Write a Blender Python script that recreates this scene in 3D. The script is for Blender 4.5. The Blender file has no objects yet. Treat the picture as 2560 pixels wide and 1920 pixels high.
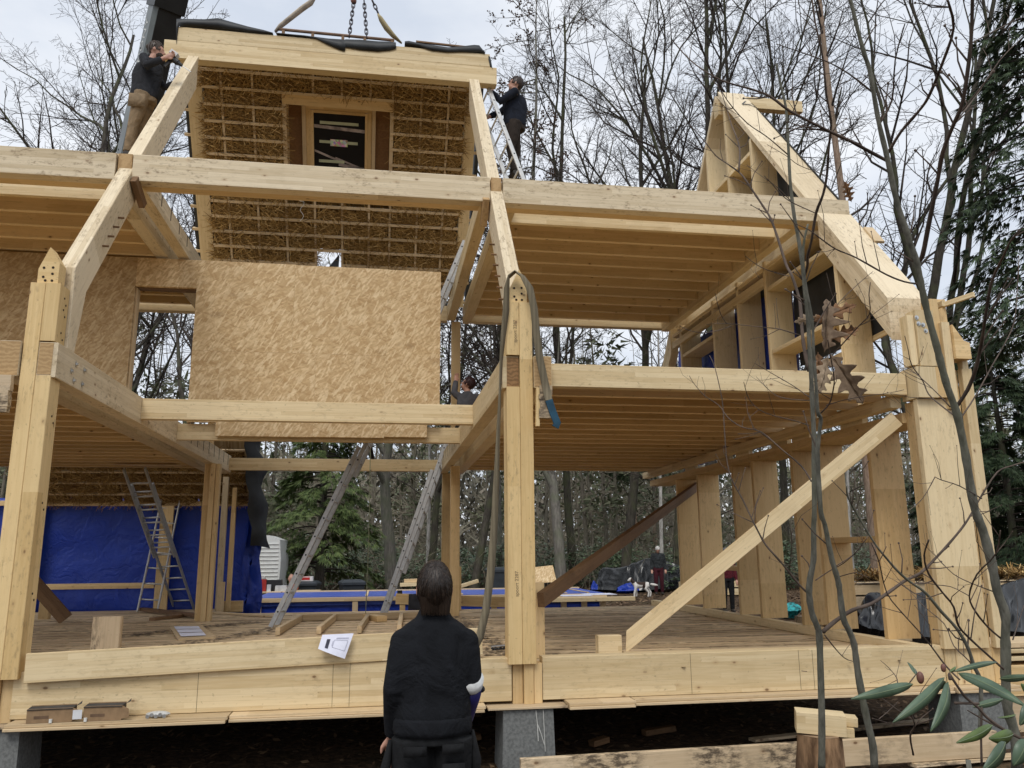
import bpy, bmesh, math, random
import numpy as np
from mathutils import Vector, Matrix, Quaternion, noise as mnoise
random.seed(7)
R_ = math.radians
SC = bpy.context.scene
COL = SC.collection

# ------------------------------------------------------------------ camera
FPX = 2020.0
CAM = Vector((-1.186, -6.9, 1.78))
RW = Matrix(((0.98742662, -0.02430853, 0.15619785),
             (-0.15786176, -0.20330682, 0.96630534),
             (-0.00826663, 0.97881328, 0.20458795)))      # columns: right, up, forward
cd = bpy.data.cameras.new('camera'); cam = bpy.data.objects.new('camera', cd); COL.objects.link(cam)
cd.sensor_fit = 'HORIZONTAL'; cd.sensor_width = 36.0; cd.lens = 36.0 * FPX / 2560.0
cd.clip_start = 0.05; cd.clip_end = 2000.0
r_, u_, f_ = RW.col[0], RW.col[1], RW.col[2]
cam.matrix_basis = Matrix(((r_.x, u_.x, -f_.x, CAM.x), (r_.y, u_.y, -f_.y, CAM.y), (r_.z, u_.z, -f_.z, CAM.z), (0, 0, 0, 1)))
SC.camera = cam

# ------------------------------------------------------------------ world and sun (overcast)
W = bpy.data.worlds.new('World'); SC.world = W; W.use_nodes = True
nt = W.node_tree; nt.nodes.clear()
_o = nt.nodes.new('ShaderNodeOutputWorld'); _b = nt.nodes.new('ShaderNodeBackground')
_s = nt.nodes.new('ShaderNodeTexSky'); _s.sky_type = 'NISHITA'; _s.sun_disc = False
SUN_EL, SUN_AZ = 52.0, 200.0            # azimuth measured from +Y towards +X
_s.sun_elevation = R_(SUN_EL); _s.sun_rotation = R_(SUN_AZ); _s.air_density = 1.0; _s.dust_density = 2.0
_tc = nt.nodes.new('ShaderNodeTexCoord'); _mp = nt.nodes.new('ShaderNodeMapping'); _mp.inputs['Scale'].default_value = (1.0, 1.0, 2.4)
_n1 = nt.nodes.new('ShaderNodeTexNoise'); _n1.inputs['Scale'].default_value = 2.6; _n1.inputs['Detail'].default_value = 6.0; _n1.inputs['Roughness'].default_value = 0.55
_r1 = nt.nodes.new('ShaderNodeValToRGB')
_r1.color_ramp.elements[0].position = 0.34; _r1.color_ramp.elements[0].color = (0.66, 0.72, 0.82, 1)
_r1.color_ramp.elements[1].position = 0.66; _r1.color_ramp.elements[1].color = (0.97, 0.99, 1.02, 1)
_ms = nt.nodes.new('ShaderNodeVectorMath'); _ms.operation = 'SCALE'; _ms.inputs['Scale'].default_value = 0.1
_mx = nt.nodes.new('ShaderNodeMix'); _mx.data_type = 'RGBA'; _mx.inputs[0].default_value = 0.88
L = nt.links.new
L(_tc.outputs['Generated'], _mp.inputs['Vector']); L(_mp.outputs['Vector'], _n1.inputs['Vector']); L(_n1.outputs['Fac'], _r1.inputs['Fac'])
L(_s.outputs['Color'], _ms.inputs[0]); L(_ms.outputs['Vector'], _mx.inputs[6]); L(_r1.outputs['Color'], _mx.inputs[7])
L(_mx.outputs[2], _b.inputs['Color']); _b.inputs['Strength'].default_value = 1.0; L(_b.outputs['Background'], _o.inputs['Surface'])
sl = bpy.data.lights.new('sun', 'SUN'); sl.energy = 1.5; sl.angle = R_(24); sl.color = (1.0, 0.965, 0.91)
sun = bpy.data.objects.new('sun', sl); COL.objects.link(sun)
_d = Vector((math.sin(R_(SUN_AZ)) * math.cos(R_(SUN_EL)), math.cos(R_(SUN_AZ)) * math.cos(R_(SUN_EL)), math.sin(R_(SUN_EL))))
sun.rotation_euler = _d.to_track_quat('Z', 'Y').to_euler(); sun.location = (0, -20, 30)
SC.view_settings.view_transform = 'Standard'; SC.view_settings.look = 'None'
SC.view_settings.exposure = 0.16; SC.view_settings.gamma = 1.0; SC.view_settings.use_curve_mapping = False
SC.render.engine = 'CYCLES'
SC.cycles.use_denoising = True
SC.cycles.max_bounces = 6; SC.cycles.diffuse_bounces = 4; SC.cycles.glossy_bounces = 2; SC.cycles.transmission_bounces = 3; SC.cycles.transparent_max_bounces = 6
SC.cycles.caustics_reflective = False; SC.cycles.caustics_refractive = False

# ------------------------------------------------------------------ pixel helpers (photo pixels, 2560 x 1920)
def ray(x, y):
    v = r_ * ((x - 1280.0) / FPX) + u_ * (-(y - 960.0) / FPX) + f_
    return v
def at_y(x, y, Y):
    d = ray(x, y); return CAM + d * ((Y - CAM.y) / d.y)
def at_z(x, y, Z):
    d = ray(x, y); return CAM + d * ((Z - CAM.z) / d.z)
def at_x(x, y, X):
    d = ray(x, y); return CAM + d * ((X - CAM.x) / d.x)
def at_d(x, y, dist):
    return CAM + ray(x, y) * dist

# ------------------------------------------------------------------ object helpers
def world_of(o):
    m = o.matrix_basis.copy()
    while o.parent: o = o.parent; m = o.matrix_basis @ m
    return m
def put(o, parent=None, M=None):
    COL.objects.link(o)
    if parent is not None: o.parent = parent
    if M is not None:
        o.matrix_basis = (world_of(parent).inverted() @ M) if parent is not None else M
    elif parent is not None:
        o.matrix_basis = world_of(parent).inverted()
    return o
def tag(o, label=None, cat=None, group=None, kind=None):
    if label: o['label'] = label
    if cat: o['category'] = cat
    if group: o['group'] = group
    if kind: o['kind'] = kind
    return o
def thing(name, loc, label, cat, group=None, rz=0.0):
    o = bpy.data.objects.new(name, None); o.empty_display_size = 0.1
    put(o, None, Matrix.Translation(Vector(loc)) @ Matrix.Rotation(rz, 4, 'Z'))
    return tag(o, label, cat, group)

class MB:
    def __init__(s): s.v = []; s.f = []
    def add(s, vs, fs):
        b = len(s.v); s.v.extend([tuple(p) for p in vs]); s.f.extend([tuple(b + i for i in f) for f in fs])
    def box(s, x0, x1, y0, y1, z0, z1, M=None):
        vs = [Vector((x, y, z)) for x in (x0, x1) for y in (y0, y1) for z in (z0, z1)]
        if M is not None: vs = [M @ p for p in vs]
        s.add(vs, [(0, 1, 3, 2), (4, 6, 7, 5), (0, 4, 5, 1), (2, 3, 7, 6), (0, 2, 6, 4), (1, 5, 7, 3)])
    def quad(s, a, b, c, d): s.add([a, b, c, d], [(0, 1, 2, 3)])
    def tri(s, a, b, c): s.add([a, b, c], [(0, 1, 2)])
    def prism(s, poly, y0, y1, M=None):           # poly in XZ, extruded along Y
        n = len(poly)
        vs = [Vector((p[0], y0, p[1])) for p in poly] + [Vector((p[0], y1, p[1])) for p in poly]
        if M is not None: vs = [M @ p for p in vs]
        s.add(vs, [tuple(range(n)), tuple(range(2 * n - 1, n - 1, -1))] + [(i, i + n, (i + 1) % n + n, (i + 1) % n) for i in range(n)])
    def tube(s, pts, rad, n=6, cap=True, flat=1.0, up=None):
        pts = [Vector(p) for p in pts]
        if not isinstance(rad, (list, tuple)): rad = [rad] * len(pts)
        b = len(s.v); k = len(pts)
        t = (pts[1] - pts[0]).normalized()
        a = Vector(up) if up is not None else (Vector((0, 0, 1)) if abs(t.z) < 0.9 else Vector((1, 0, 0)))
        nrm = (a - t * a.dot(t)).normalized()
        for i in range(k):
            if 0 < i < k - 1: t2 = (pts[i + 1] - pts[i - 1])
            elif i == 0: t2 = pts[1] - pts[0]
            else: t2 = pts[i] - pts[i - 1]
            if t2.length > 1e-9: t = t2.normalized()
            nrm = nrm - t * nrm.dot(t)
            nrm = nrm.normalized() if nrm.length > 1e-6 else t.orthogonal().normalized()
            bn = t.cross(nrm)
            for j in range(n):
                th = 2 * math.pi * j / n
                s.v.append(tuple(pts[i] + (nrm * (math.cos(th) * flat) + bn * math.sin(th)) * rad[i]))
        for i in range(k - 1):
            for j in range(n):
                a0 = b + i * n + j; a1 = b + i * n + (j + 1) % n
                s.f.append((a0, a1, a1 + n, a0 + n))
        if cap:
            s.f.append(tuple(b + j for j in range(n - 1, -1, -1)))
            s.f.append(tuple(b + (k - 1) * n + j for j in range(n)))
    def ball(s, c, r, n=10, m=7, sc=(1, 1, 1), M=None):
        c = Vector(c); b = len(s.v)
        P = []
        for i in range(1, m):
            ph = math.pi * i / m
            for j in range(n):
                th = 2 * math.pi * j / n
                P.append(Vector((math.sin(ph) * math.cos(th) * sc[0] * r, math.sin(ph) * math.sin(th) * sc[1] * r, math.cos(ph) * sc[2] * r)))
        P += [Vector((0, 0, r * sc[2])), Vector((0, 0, -r * sc[2]))]
        if M is not None: P = [M @ p for p in P]
        s.v.extend([tuple(c + p) for p in P]); T = b + (m - 1) * n
        for i in range(m - 2):
            for j in range(n):
                s.f.append((b + i * n + j, b + (i + 1) * n + j, b + (i + 1) * n + (j + 1) % n, b + i * n + (j + 1) % n))
        for j in range(n):
            s.f.append((T, b + j, b + (j + 1) % n)); s.f.append((T + 1, b + (m - 2) * n + (j + 1) % n, b + (m - 2) * n + j))
    def mesh(s, name, mat=None, smooth=False, fix=False):
        me = bpy.data.meshes.new(name); me.from_pydata(s.v, [], s.f)
        if smooth and len(s.v) < 12000:
            bm = bmesh.new(); bm.from_mesh(me); bmesh.ops.remove_doubles(bm, verts=bm.verts, dist=1e-5); bm.to_mesh(me); bm.free()
        if fix:
            bm = bmesh.new(); bm.from_mesh(me); bmesh.ops.recalc_face_normals(bm, faces=bm.faces); bm.to_mesh(me); bm.free()
        if smooth: me.shade_smooth()
        if mat is not None: me.materials.append(mat)
        me.update(); return me
    def build(s, name, mat=None, parent=None, smooth=False, fix=False, M=None):
        # vertices are world coordinates unless M is given (then local to M)
        return put(bpy.data.objects.new(name, s.mesh(name, mat, smooth, fix)), parent, M)
    def build_at(s, name, mat, loc, smooth=False, fix=False, parent=None):
        # world-space vertices re-based on loc
        l = Vector(loc); s.v = [tuple(Vector(p) - l) for p in s.v]
        return put(bpy.data.objects.new(name, s.mesh(name, mat, smooth, fix)), parent, Matrix.Translation(l))

def frame_of(x, up=(0, 0, 1)):
    x = Vector(x).normalized(); u = Vector(up)
    z = u - x * u.dot(x)
    z = z.normalized() if z.length > 1e-6 else x.orthogonal().normalized()
    y = z.cross(x)
    return Matrix(((x.x, y.x, z.x, 0), (x.y, y.y, z.y, 0), (x.z, y.z, z.z, 0), (0, 0, 0, 1)))
_tm = {}
def timber_mesh(Ln, w, h, ch, c0, c1, mat):
    key = (round(Ln, 3), round(w, 3), round(h, 3), ch, round(c0, 3), round(c1, 3), mat.name)
    if key in _tm: return _tm[key]
    hy, hz = w / 2, h / 2
    sec = [(-hy + ch, -hz), (hy - ch, -hz), (hy, -hz + ch), (hy, hz - ch), (hy - ch, hz), (-hy + ch, hz), (-hy, hz - ch), (-hy, -hz + ch)]
    m = MB(); vs = []
    for e, c in ((-Ln / 2, c0), (Ln / 2, c1)):
        vs += [(e + c * z, y, z) for y, z in sec]
    m.add(vs, [tuple(range(7, -1, -1)), tuple(range(8, 16))] + [(i, (i + 1) % 8, (i + 1) % 8 + 8, i + 8) for i in range(8)])
    me = m.mesh('timber', mat); _tm[key] = me
    return me
def timber(name, p0, p1, w, h, mat, parent=None, up=(0, 0, 1), ch=0.004, c0=0.0, c1=0.0):
    """beam along p0-p1 (centre line), w across, h along 'up'; c0/c1 skew the end cuts"""
    p0, p1 = Vector(p0), Vector(p1); x = p1 - p0
    M = Matrix.Translation((p0 + p1) / 2) @ frame_of(x, up)
    o = bpy.data.objects.new(name, timber_mesh(x.length, w, h, ch, c0, c1, mat))
    return put(o, parent, M)
def tbox(name, x0, x1, y0, y1, z0, z1, mat, parent=None, axis='X', ch=0.004):
    """axis-aligned timber with its grain along the given axis"""
    cx, cy, cz = (x0 + x1) / 2, (y0 + y1) / 2, (z0 + z1) / 2
    if axis == 'X': return timber(name, (x0, cy, cz), (x1, cy, cz), y1 - y0, z1 - z0, mat, parent, (0, 0, 1), ch)
    if axis == 'Y': return timber(name, (cx, y0, cz), (cx, y1, cz), x1 - x0, z1 - z0, mat, parent, (0, 0, 1), ch)
    return timber(name, (cx, cy, z0), (cx, cy, z1), x1 - x0, y1 - y0, mat, parent, (0, 1, 0), ch)

# ------------------------------------------------------------------ materials
class G:
    def __init__(s, name):
        s.m = bpy.data.materials.new(name); s.m.use_nodes = True; s.t = s.m.node_tree; s.t.nodes.clear()
        s.out = s.t.nodes.new('ShaderNodeOutputMaterial'); s.p = s.t.nodes.new('ShaderNodeBsdfPrincipled')
        s.t.links.new(s.p.outputs[0], s.out.inputs[0])
    def n(s, typ, ins=None, **kw):
        nd = s.t.nodes.new('ShaderNode' + typ)
        for k, v in kw.items(): setattr(nd, k, v)
        for k, v in (ins or {}).items(): s.put(nd.inputs[k], v)
        return nd
    def put(s, sock, v):
        if isinstance(v, bpy.types.NodeSocket): s.t.links.new(v, sock)
        elif isinstance(v, bpy.types.Node): s.t.links.new(v.outputs[0], sock)
        else: sock.default_value = v
    def math(s, op, a, b=0.0, c=0.0): return s.n('Math', {0: a, 1: b, 2: c}, operation=op).outputs[0]
    def mix(s, f, a, b, blend='MIX'):
        nd = s.n('Mix', data_type='RGBA', blend_type=blend); s.put(nd.inputs[0], f); s.put(nd.inputs[6], a); s.put(nd.inputs[7], b); return nd.outputs[2]
    def step(s, v, lo, hi): return s.n('MapRange', {0: v, 1: lo, 2: hi, 3: 0.0, 4: 1.0}, interpolation_type='SMOOTHSTEP').outputs[0]
    def set(s, **kw):
        for k, v in kw.items(): s.put(s.p.inputs[k.replace('_', ' ')], v)
        return s.m
    def bump(s, h, st=0.3, d=0.01):
        b = s.n('Bump', {'Height': h, 'Strength': st, 'Distance': d}); s.put(s.p.inputs['Normal'], b.outputs[0])
def c4(c): return (c[0], c[1], c[2], 1.0)
def plain(name, col, rough=0.6, var=0.15, sc=8.0, metal=0.0, bump=0.0, spec=0.4):
    g = G(name); tc = g.n('TexCoord').outputs['Object']
    nz = g.n('TexNoise', {'Vector': tc, 'Scale': sc, 'Detail': 5.0}).outputs['Fac']
    d = tuple(x * (1 - var) for x in col); l = tuple(min(1, x * (1 + var)) for x in col)
    colr = g.mix(g.step(nz, 0.3, 0.7), c4(d), c4(l))
    if bump: g.bump(nz, bump)
    return g.set(Base_Color=colr, Roughness=rough, Metallic=metal, Specular_IOR_Level=spec)
def wood(name, ca, cb, tv=(0.86, 1.1), lam=0.045, knots=1.0, dirt=0.25, dirtcol=(0.16, 0.11, 0.06), rough=0.62, line=0.25, seg=1.6, edge=0.0, dth=(0.5, 0.7)):
    g = G(name); tc = g.n('TexCoord').outputs['Object']; rnd = g.n('ObjectInfo').outputs['Random']
    off = g.n('CombineXYZ', {0: g.math('MULTIPLY', rnd, 37.0), 1: g.math('MULTIPLY', rnd, 3.0), 2: 0.0})
    v = g.n('VectorMath', {0: tc, 1: off.outputs[0]}, operation='ADD').outputs[0]
    sx = g.n('SeparateXYZ', {0: v})
    zl = g.math('DIVIDE', g.n('SeparateXYZ', {0: tc}).outputs[2], lam)
    idz = g.math('FLOOR', zl)
    idx = g.math('FLOOR', g.math('ADD', g.math('DIVIDE', sx.outputs[0], seg), g.math('MULTIPLY', idz, 0.37)))
    wn = g.n('TexWhiteNoise', {'Vector': g.n('CombineXYZ', {0: idx, 1: idz, 2: rnd}).outputs[0]}, noise_dimensions='3D').outputs['Value']
    gr = g.n('VectorMath', {0: v, 1: (1.1, 20.0, 20.0)}, operation='MULTIPLY').outputs[0]
    gv = g.n('VectorMath', {0: gr, 1: g.n('CombineXYZ', {0: g.math('MULTIPLY', wn, 9.0)}).outputs[0]}, operation='ADD').outputs[0]
    grain = g.n('TexNoise', {'Vector': gv, 'Scale': 2.2, 'Detail': 5.0, 'Distortion': 0.8}).outputs['Fac']
    big = g.n('TexNoise', {'Vector': v, 'Scale': 1.3, 'Detail': 3.0}).outputs['Fac']
    t = g.math('ADD', g.math('MULTIPLY', wn, 0.45), g.math('MULTIPLY', grain, 0.75))
    col = g.mix(g.step(t, 0.15, 0.95), c4(ca), c4(cb))
    # per-piece tone
    tone = g.n('MapRange', {0: rnd, 3: tv[0], 4: tv[1]}).outputs[0]
    col = g.mix(1.0, col, g.n('CombineXYZ', {0: tone, 1: tone, 2: tone}).outputs[0], 'MULTIPLY')
    # lamella joints
    fr = g.math('FRACT', zl); ed = g.math('MINIMUM', fr, g.math('SUBTRACT', 1.0, fr))
    ln = g.math('MULTIPLY', g.math('SUBTRACT', 1.0, g.step(ed, 0.0, 0.05)), line)
    col = g.mix(ln, col, c4(tuple(x * 0.55 for x in ca)))
    # knots
    kv = g.n('VectorMath', {0: v, 1: (5.0, 8.5, 8.5)}, operation='MULTIPLY').outputs[0]
    vo = g.n('TexVoronoi', {'Vector': kv, 'Scale': 1.0}); kd = vo.outputs['Distance']
    ksel = g.step(g.n('SeparateColor', {0: vo.outputs['Color']}).outputs[0], 0.5, 0.6)
    halo = g.math('MULTIPLY', g.math('MULTIPLY', g.math('SUBTRACT', 1.0, g.step(kd, 0.06, 0.26)), ksel), 0.3 * knots)
    core = g.math('MULTIPLY', g.math('MULTIPLY', g.math('SUBTRACT', 1.0, g.step(kd, 0.05, 0.12)), ksel), 0.78 * knots)
    col = g.mix(halo, col, (0.36, 0.2, 0.085, 1)); col = g.mix(core, col, (0.12, 0.055, 0.022, 1))
    # handling marks, dirt and water stains
    dn = g.n('TexNoise', {'Vector': g.n('VectorMath', {0: v, 1: (1.0, 2.6, 2.6)}, operation='MULTIPLY').outputs[0], 'Scale': 11.0, 'Detail': 8.0, 'Roughness': 0.7}).outputs['Fac']
    dm = g.math('MULTIPLY', g.math('MULTIPLY', g.step(dn, *dth), g.step(big, 0.4, 0.58)), dirt * 1.5)
    col = g.mix(dm, col, c4(dirtcol))
    # fine streaks
    stv = g.n('VectorMath', {0: v, 1: (2.5, 60.0, 60.0)}, operation='MULTIPLY').outputs[0]
    st = g.n('TexNoise', {'Vector': stv, 'Scale': 1.0, 'Detail': 2.0}).outputs['Fac']
    col = g.mix(g.math('MULTIPLY', g.step(st, 0.66, 0.76), 0.3), col, c4(tuple(x * 0.45 for x in ca)))
    sv = g.n('VectorMath', {0: v, 1: (0.7, 1.3, 1.3)}, operation='MULTIPLY').outputs[0]
    sk = g.n('TexNoise', {'Vector': sv, 'Scale': 34.0, 'Detail': 3.0}).outputs['Fac']
    col = g.mix(g.math('MULTIPLY', g.step(sk, 0.66, 0.74), 0.4), col, c4(tuple(x * 0.35 for x in ca)))
    sp_ = g.n('TexNoise', {'Vector': v, 'Scale': 2.3, 'Detail': 5.0, 'Roughness': 0.6}).outputs['Fac']
    col = g.mix(g.math('MULTIPLY', g.step(sp_, 0.5, 0.75), 0.22), col, c4((ca[0] * 0.62, ca[1] * 0.6, ca[2] * 0.55)))
    if edge:  # darkened board edges paint the shadow lines between boards, along with joint dirt
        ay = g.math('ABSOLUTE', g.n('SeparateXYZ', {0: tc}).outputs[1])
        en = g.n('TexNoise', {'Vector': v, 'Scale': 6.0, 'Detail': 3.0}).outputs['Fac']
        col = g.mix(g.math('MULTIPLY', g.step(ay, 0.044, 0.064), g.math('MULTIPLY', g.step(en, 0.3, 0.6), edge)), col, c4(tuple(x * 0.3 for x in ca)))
    g.bump(grain, 0.12, 0.004)
    return g.set(Base_Color=col, Roughness=rough, Specular_IOR_Level=0.3)

M = {}
M['glulam'] = wood('glulam spruce', (0.563, 0.418, 0.220), (0.744, 0.602, 0.371), dirt=0.22)
M['weather'] = wood('weathered spruce', (0.521, 0.414, 0.260), (0.704, 0.596, 0.422), dirt=0.6, dirtcol=(0.24, 0.17, 0.1), line=0.35)
M['warm'] = wood('warm spruce', (0.552, 0.373, 0.169), (0.723, 0.527, 0.277), lam=0.06, dirt=0.25)
M['joist'] = wood('joist spruce', (0.613, 0.448, 0.240), (0.762, 0.587, 0.355), lam=0.4, line=0.0, dirt=0.1, knots=1.1)
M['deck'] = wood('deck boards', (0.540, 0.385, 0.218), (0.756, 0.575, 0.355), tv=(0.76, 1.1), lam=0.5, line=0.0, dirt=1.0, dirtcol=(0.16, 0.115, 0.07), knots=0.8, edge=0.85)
M['column'] = wood('column spruce', (0.562, 0.383, 0.164), (0.732, 0.547, 0.281), lam=0.6, line=0.0, dirt=0.3, knots=1.0)
M['batten'] = wood('batten', (0.511, 0.378, 0.216), (0.661, 0.510, 0.321), lam=0.5, line=0.0, dirt=0.15)
M['brace'] = wood('brown brace', (0.13, 0.07, 0.032), (0.22, 0.125, 0.06), lam=0.5, line=0.0, dirt=0.4, dirtcol=(0.05, 0.03, 0.015))
M['muddy'] = wood('muddy board', (0.47, 0.35, 0.21), (0.66, 0.52, 0.35), lam=0.5, line=0.0, dirt=0.75, dirtcol=(0.12, 0.09, 0.06), dth=(0.4, 0.62))
def endgrain(name, ca, cb):
    g = G(name); tc = g.n('TexCoord').outputs['Object']
    w = g.n('TexWave', {'Vector': tc, 'Scale': 9.0, 'Distortion': 7.0, 'Detail': 3.0, 'Detail Scale': 2.0}, wave_type='RINGS').outputs['Fac']
    nz = g.n('TexNoise', {'Vector': tc, 'Scale': 30.0, 'Detail': 4.0}).outputs['Fac']
    return g.set(Base_Color=g.mix(g.math('MULTIPLY', g.math('ADD', w, nz), 0.5), c4(ca), c4(cb)), Roughness=0.8)
M['end'] = endgrain('end grain', (0.33, 0.2, 0.085), (0.55, 0.37, 0.18))
M['end_dark'] = endgrain('dark end grain', (0.12, 0.06, 0.02), (0.36, 0.2, 0.08))
def osb(name, k=1.0):
    g = G(name); tc = g.n('TexCoord').outputs['Object']; rnd = g.n('ObjectInfo').outputs['Random']
    sp = g.n('SeparateXYZ', {0: tc})
    p = g.n('CombineXYZ', {0: g.math('ADD', sp.outputs[0], g.math('MULTIPLY', rnd, 31.0)), 1: sp.outputs[2], 2: sp.outputs[1]}).outputs[0]
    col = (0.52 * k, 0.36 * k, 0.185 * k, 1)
    cols = [(0.68, 0.5, 0.28), (0.36, 0.22, 0.09), (0.78, 0.61, 0.37), (0.44, 0.28, 0.125), (0.82, 0.66, 0.42)]
    for i, (ang, sx, sy) in enumerate(((4, 9, 46), (-24, 10, 48), (30, 10, 48), (-70, 11, 50), (58, 11, 50))):
        mp = g.n('Mapping', {0: p, 'Rotation': (0, 0, R_(ang)), 'Scale': (1 / sx, 1 / sy, 1), 'Location': (i * 3.7, i * 1.9, 0)}, vector_type='TEXTURE').outputs[0]
        nz = g.n('TexNoise', {'Vector': mp, 'Scale': 0.5, 'Detail': 2.0}).outputs['Color']
        mp2 = g.n('VectorMath', {0: mp, 1: g.n('VectorMath', {0: nz, 1: (0.25, 0.25, 0.0)}, operation='MULTIPLY').outputs[0]}, operation='ADD').outputs[0]
        vo = g.n('TexVoronoi', {'Vector': mp2, 'Scale': 1.0}, voronoi_dimensions='2D')
        vc = g.n('SeparateColor', {0: vo.outputs['Color']})
        m = g.math('MULTIPLY', g.step(vc.outputs[0], 0.56, 0.6), g.math('MULTIPLY', vc.outputs[1], 0.62))
        col = g.mix(m, col, c4(tuple(x * k for x in cols[i])))
    big = g.n('TexNoise', {'Vector': p, 'Scale': 1.1, 'Detail': 4.0}).outputs['Fac']
    st = g.n('TexNoise', {'Vector': g.n('Mapping', {0: p, 'Scale': (1, 1.6, 1)}).outputs[0], 'Scale': 3.0, 'Detail': 7.0, 'Roughness': 0.65}).outputs['Fac']
    col = g.mix(g.math('MULTIPLY', g.math('MULTIPLY', g.step(st, 0.55, 0.72), g.step(big, 0.45, 0.6)), 0.45), col, (0.2, 0.115, 0.045, 1))
    return g.set(Base_Color=col, Roughness=0.65, Specular_IOR_Level=0.3)
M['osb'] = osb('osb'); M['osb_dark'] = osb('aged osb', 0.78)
def island(name, cols, rough=0.7, spec=0.3, trans=0.0):
    g = G(name); r = g.n('NewGeometry').outputs['Random Per Island']
    rp = g.n('ValToRGB', {0: r}); e = rp.color_ramp.elements
    e[0].position = 0.0; e[0].color = c4(cols[0]); e[1].position = 1.0; e[1].color = c4(cols[-1])
    for i, c in enumerate(cols[1:-1]): el = e.new((i + 1) / (len(cols) - 1)); el.color = c4(c)
    return g.set(Base_Color=rp.outputs[0], Roughness=rough, Specular_IOR_Level=spec)
M['strand'] = island('straw strands', [(0.1, 0.052, 0.015), (0.25, 0.14, 0.04), (0.42, 0.26, 0.085), (0.15, 0.082, 0.024), (0.31, 0.182, 0.052), (0.74, 0.52, 0.23)])
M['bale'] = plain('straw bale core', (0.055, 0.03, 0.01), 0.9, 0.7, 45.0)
def bark(name, ca, cb, moss=(0.1, 0.12, 0.05), mf=0.5, sc=14.0):
    g = G(name); tc = g.n('TexCoord').outputs['Object']
    v = g.n('VectorMath', {0: tc, 1: (1, 1, 0.22)}, operation='MULTIPLY').outputs[0]
    n1 = g.n('TexNoise', {'Vector': v, 'Scale': sc, 'Detail': 6.0, 'Roughness': 0.65}).outputs['Fac']
    n2 = g.n('TexNoise', {'Vector': tc, 'Scale': 1.7, 'Detail': 4.0}).outputs['Fac']
    col = g.mix(g.step(n1, 0.3, 0.7), c4(ca), c4(cb)); col = g.mix(g.math('MULTIPLY', g.step(n2, 0.42, 0.66), mf), col, c4(moss))
    g.bump(n1, 0.5, 0.02)
    return g.set(Base_Color=col, Roughness=0.85, Specular_IOR_Level=0.2)
M['bark'] = bark('dark bark', (0.035, 0.03, 0.024), (0.085, 0.075, 0.06), (0.075, 0.085, 0.04), 0.7)
M['bark_grey'] = bark('grey bark', (0.1, 0.092, 0.08), (0.2, 0.185, 0.16), (0.12, 0.14, 0.08), 0.5)
M['bark_pine'] = bark('pine bark', (0.17, 0.115, 0.08), (0.33, 0.24, 0.175), (0.2, 0.17, 0.12), 0.3, 20.0)
M['bark_birch'] = bark('birch bark', (0.2, 0.19, 0.17), (0.62, 0.6, 0.56), (0.1, 0.09, 0.08), 0.35, 9.0)
M['bark_sap'] = bark('sapling bark', (0.085, 0.085, 0.068), (0.2, 0.195, 0.16), (0.13, 0.135, 0.085), 0.4, 30.0)
M['twig'] = plain('twigs', (0.05, 0.04, 0.034), 0.9, 0.4, 2.0, spec=0.15)
M['twig_near'] = plain('near twigs', (0.1, 0.075, 0.06), 0.8, 0.4, 8.0, spec=0.2)
M['thuja'] = island('cypress sprays', [(0.04, 0.066, 0.021), (0.085, 0.125, 0.038), (0.14, 0.178, 0.058), (0.06, 0.095, 0.03)])
M['spruce'] = island('dark conifer needles', [(0.02, 0.036, 0.018), (0.04, 0.068, 0.03), (0.065, 0.092, 0.04), (0.028, 0.048, 0.023)])
M['rhodo'] = island('thicket leaves', [(0.035, 0.07, 0.03), (0.07, 0.13, 0.05), (0.12, 0.18, 0.075), (0.055, 0.1, 0.045), (0.17, 0.17, 0.08)], 0.45, 0.5)
M['larch'] = island('old larch cones', [(0.06, 0.035, 0.025), (0.1, 0.06, 0.04)])
M['litter'] = island('fallen leaves', [(0.07, 0.042, 0.024), (0.15, 0.09, 0.048), (0.24, 0.16, 0.09), (0.1, 0.06, 0.035)])
M['concrete'] = plain('concrete', (0.15, 0.155, 0.15), 0.75, 0.25, 40.0, bump=0.2)
M['steel'] = plain('zinc steel', (0.55, 0.56, 0.56), 0.35, 0.1, 20.0, metal=0.9)
M['alu'] = plain('aluminium', (0.60, 0.60, 0.585), 0.42, 0.08, 18.0, metal=0.55)
M['alu_old'] = plain('dull aluminium', (0.42, 0.425, 0.43), 0.5, 0.08, 18.0, metal=0.4)
M['black'] = plain('black paint', (0.012, 0.012, 0.013), 0.5, 0.3)
M['hole'] = plain('drilled hole', (0.03, 0.018, 0.01), 0.9, 0.2)
M['membrane'] = plain('black membrane', (0.022, 0.025, 0.028), 0.55, 0.35, 4.0, bump=0.25)
M['plastic_black'] = plain('black sheeting', (0.012, 0.013, 0.014), 0.24, 0.3, 5.0, bump=0.3, spec=0.6)
def tarp(name, col):
    g = G(name); tc = g.n('TexCoord').outputs['Object']
    n1 = g.n('TexNoise', {'Vector': tc, 'Scale': 2.4, 'Detail': 6.0, 'Distortion': 1.0}).outputs['Fac']
    n2 = g.n('TexNoise', {'Vector': tc, 'Scale': 9.0, 'Detail': 4.0}).outputs['Fac']
    vc = g.n('TexVoronoi', {'Vector': g.n('VectorMath', {0: tc, 1: n1}, operation='ADD').outputs[0], 'Scale': 1.6}, feature='DISTANCE_TO_EDGE').outputs['Distance']
    cr = g.math('MULTIPLY', g.step(vc, 0.0, 0.12), 0.09)
    g.bump(g.math('ADD', g.math('ADD', n1, cr), g.math('MULTIPLY', n2, 0.3)), 0.6, 0.06)
    return g.set(Base_Color=g.mix(g.step(n1, 0.3, 0.75), c4(tuple(x * 0.8 for x in col)), c4(col)), Roughness=0.42, Specular_IOR_Level=0.45)
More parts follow.
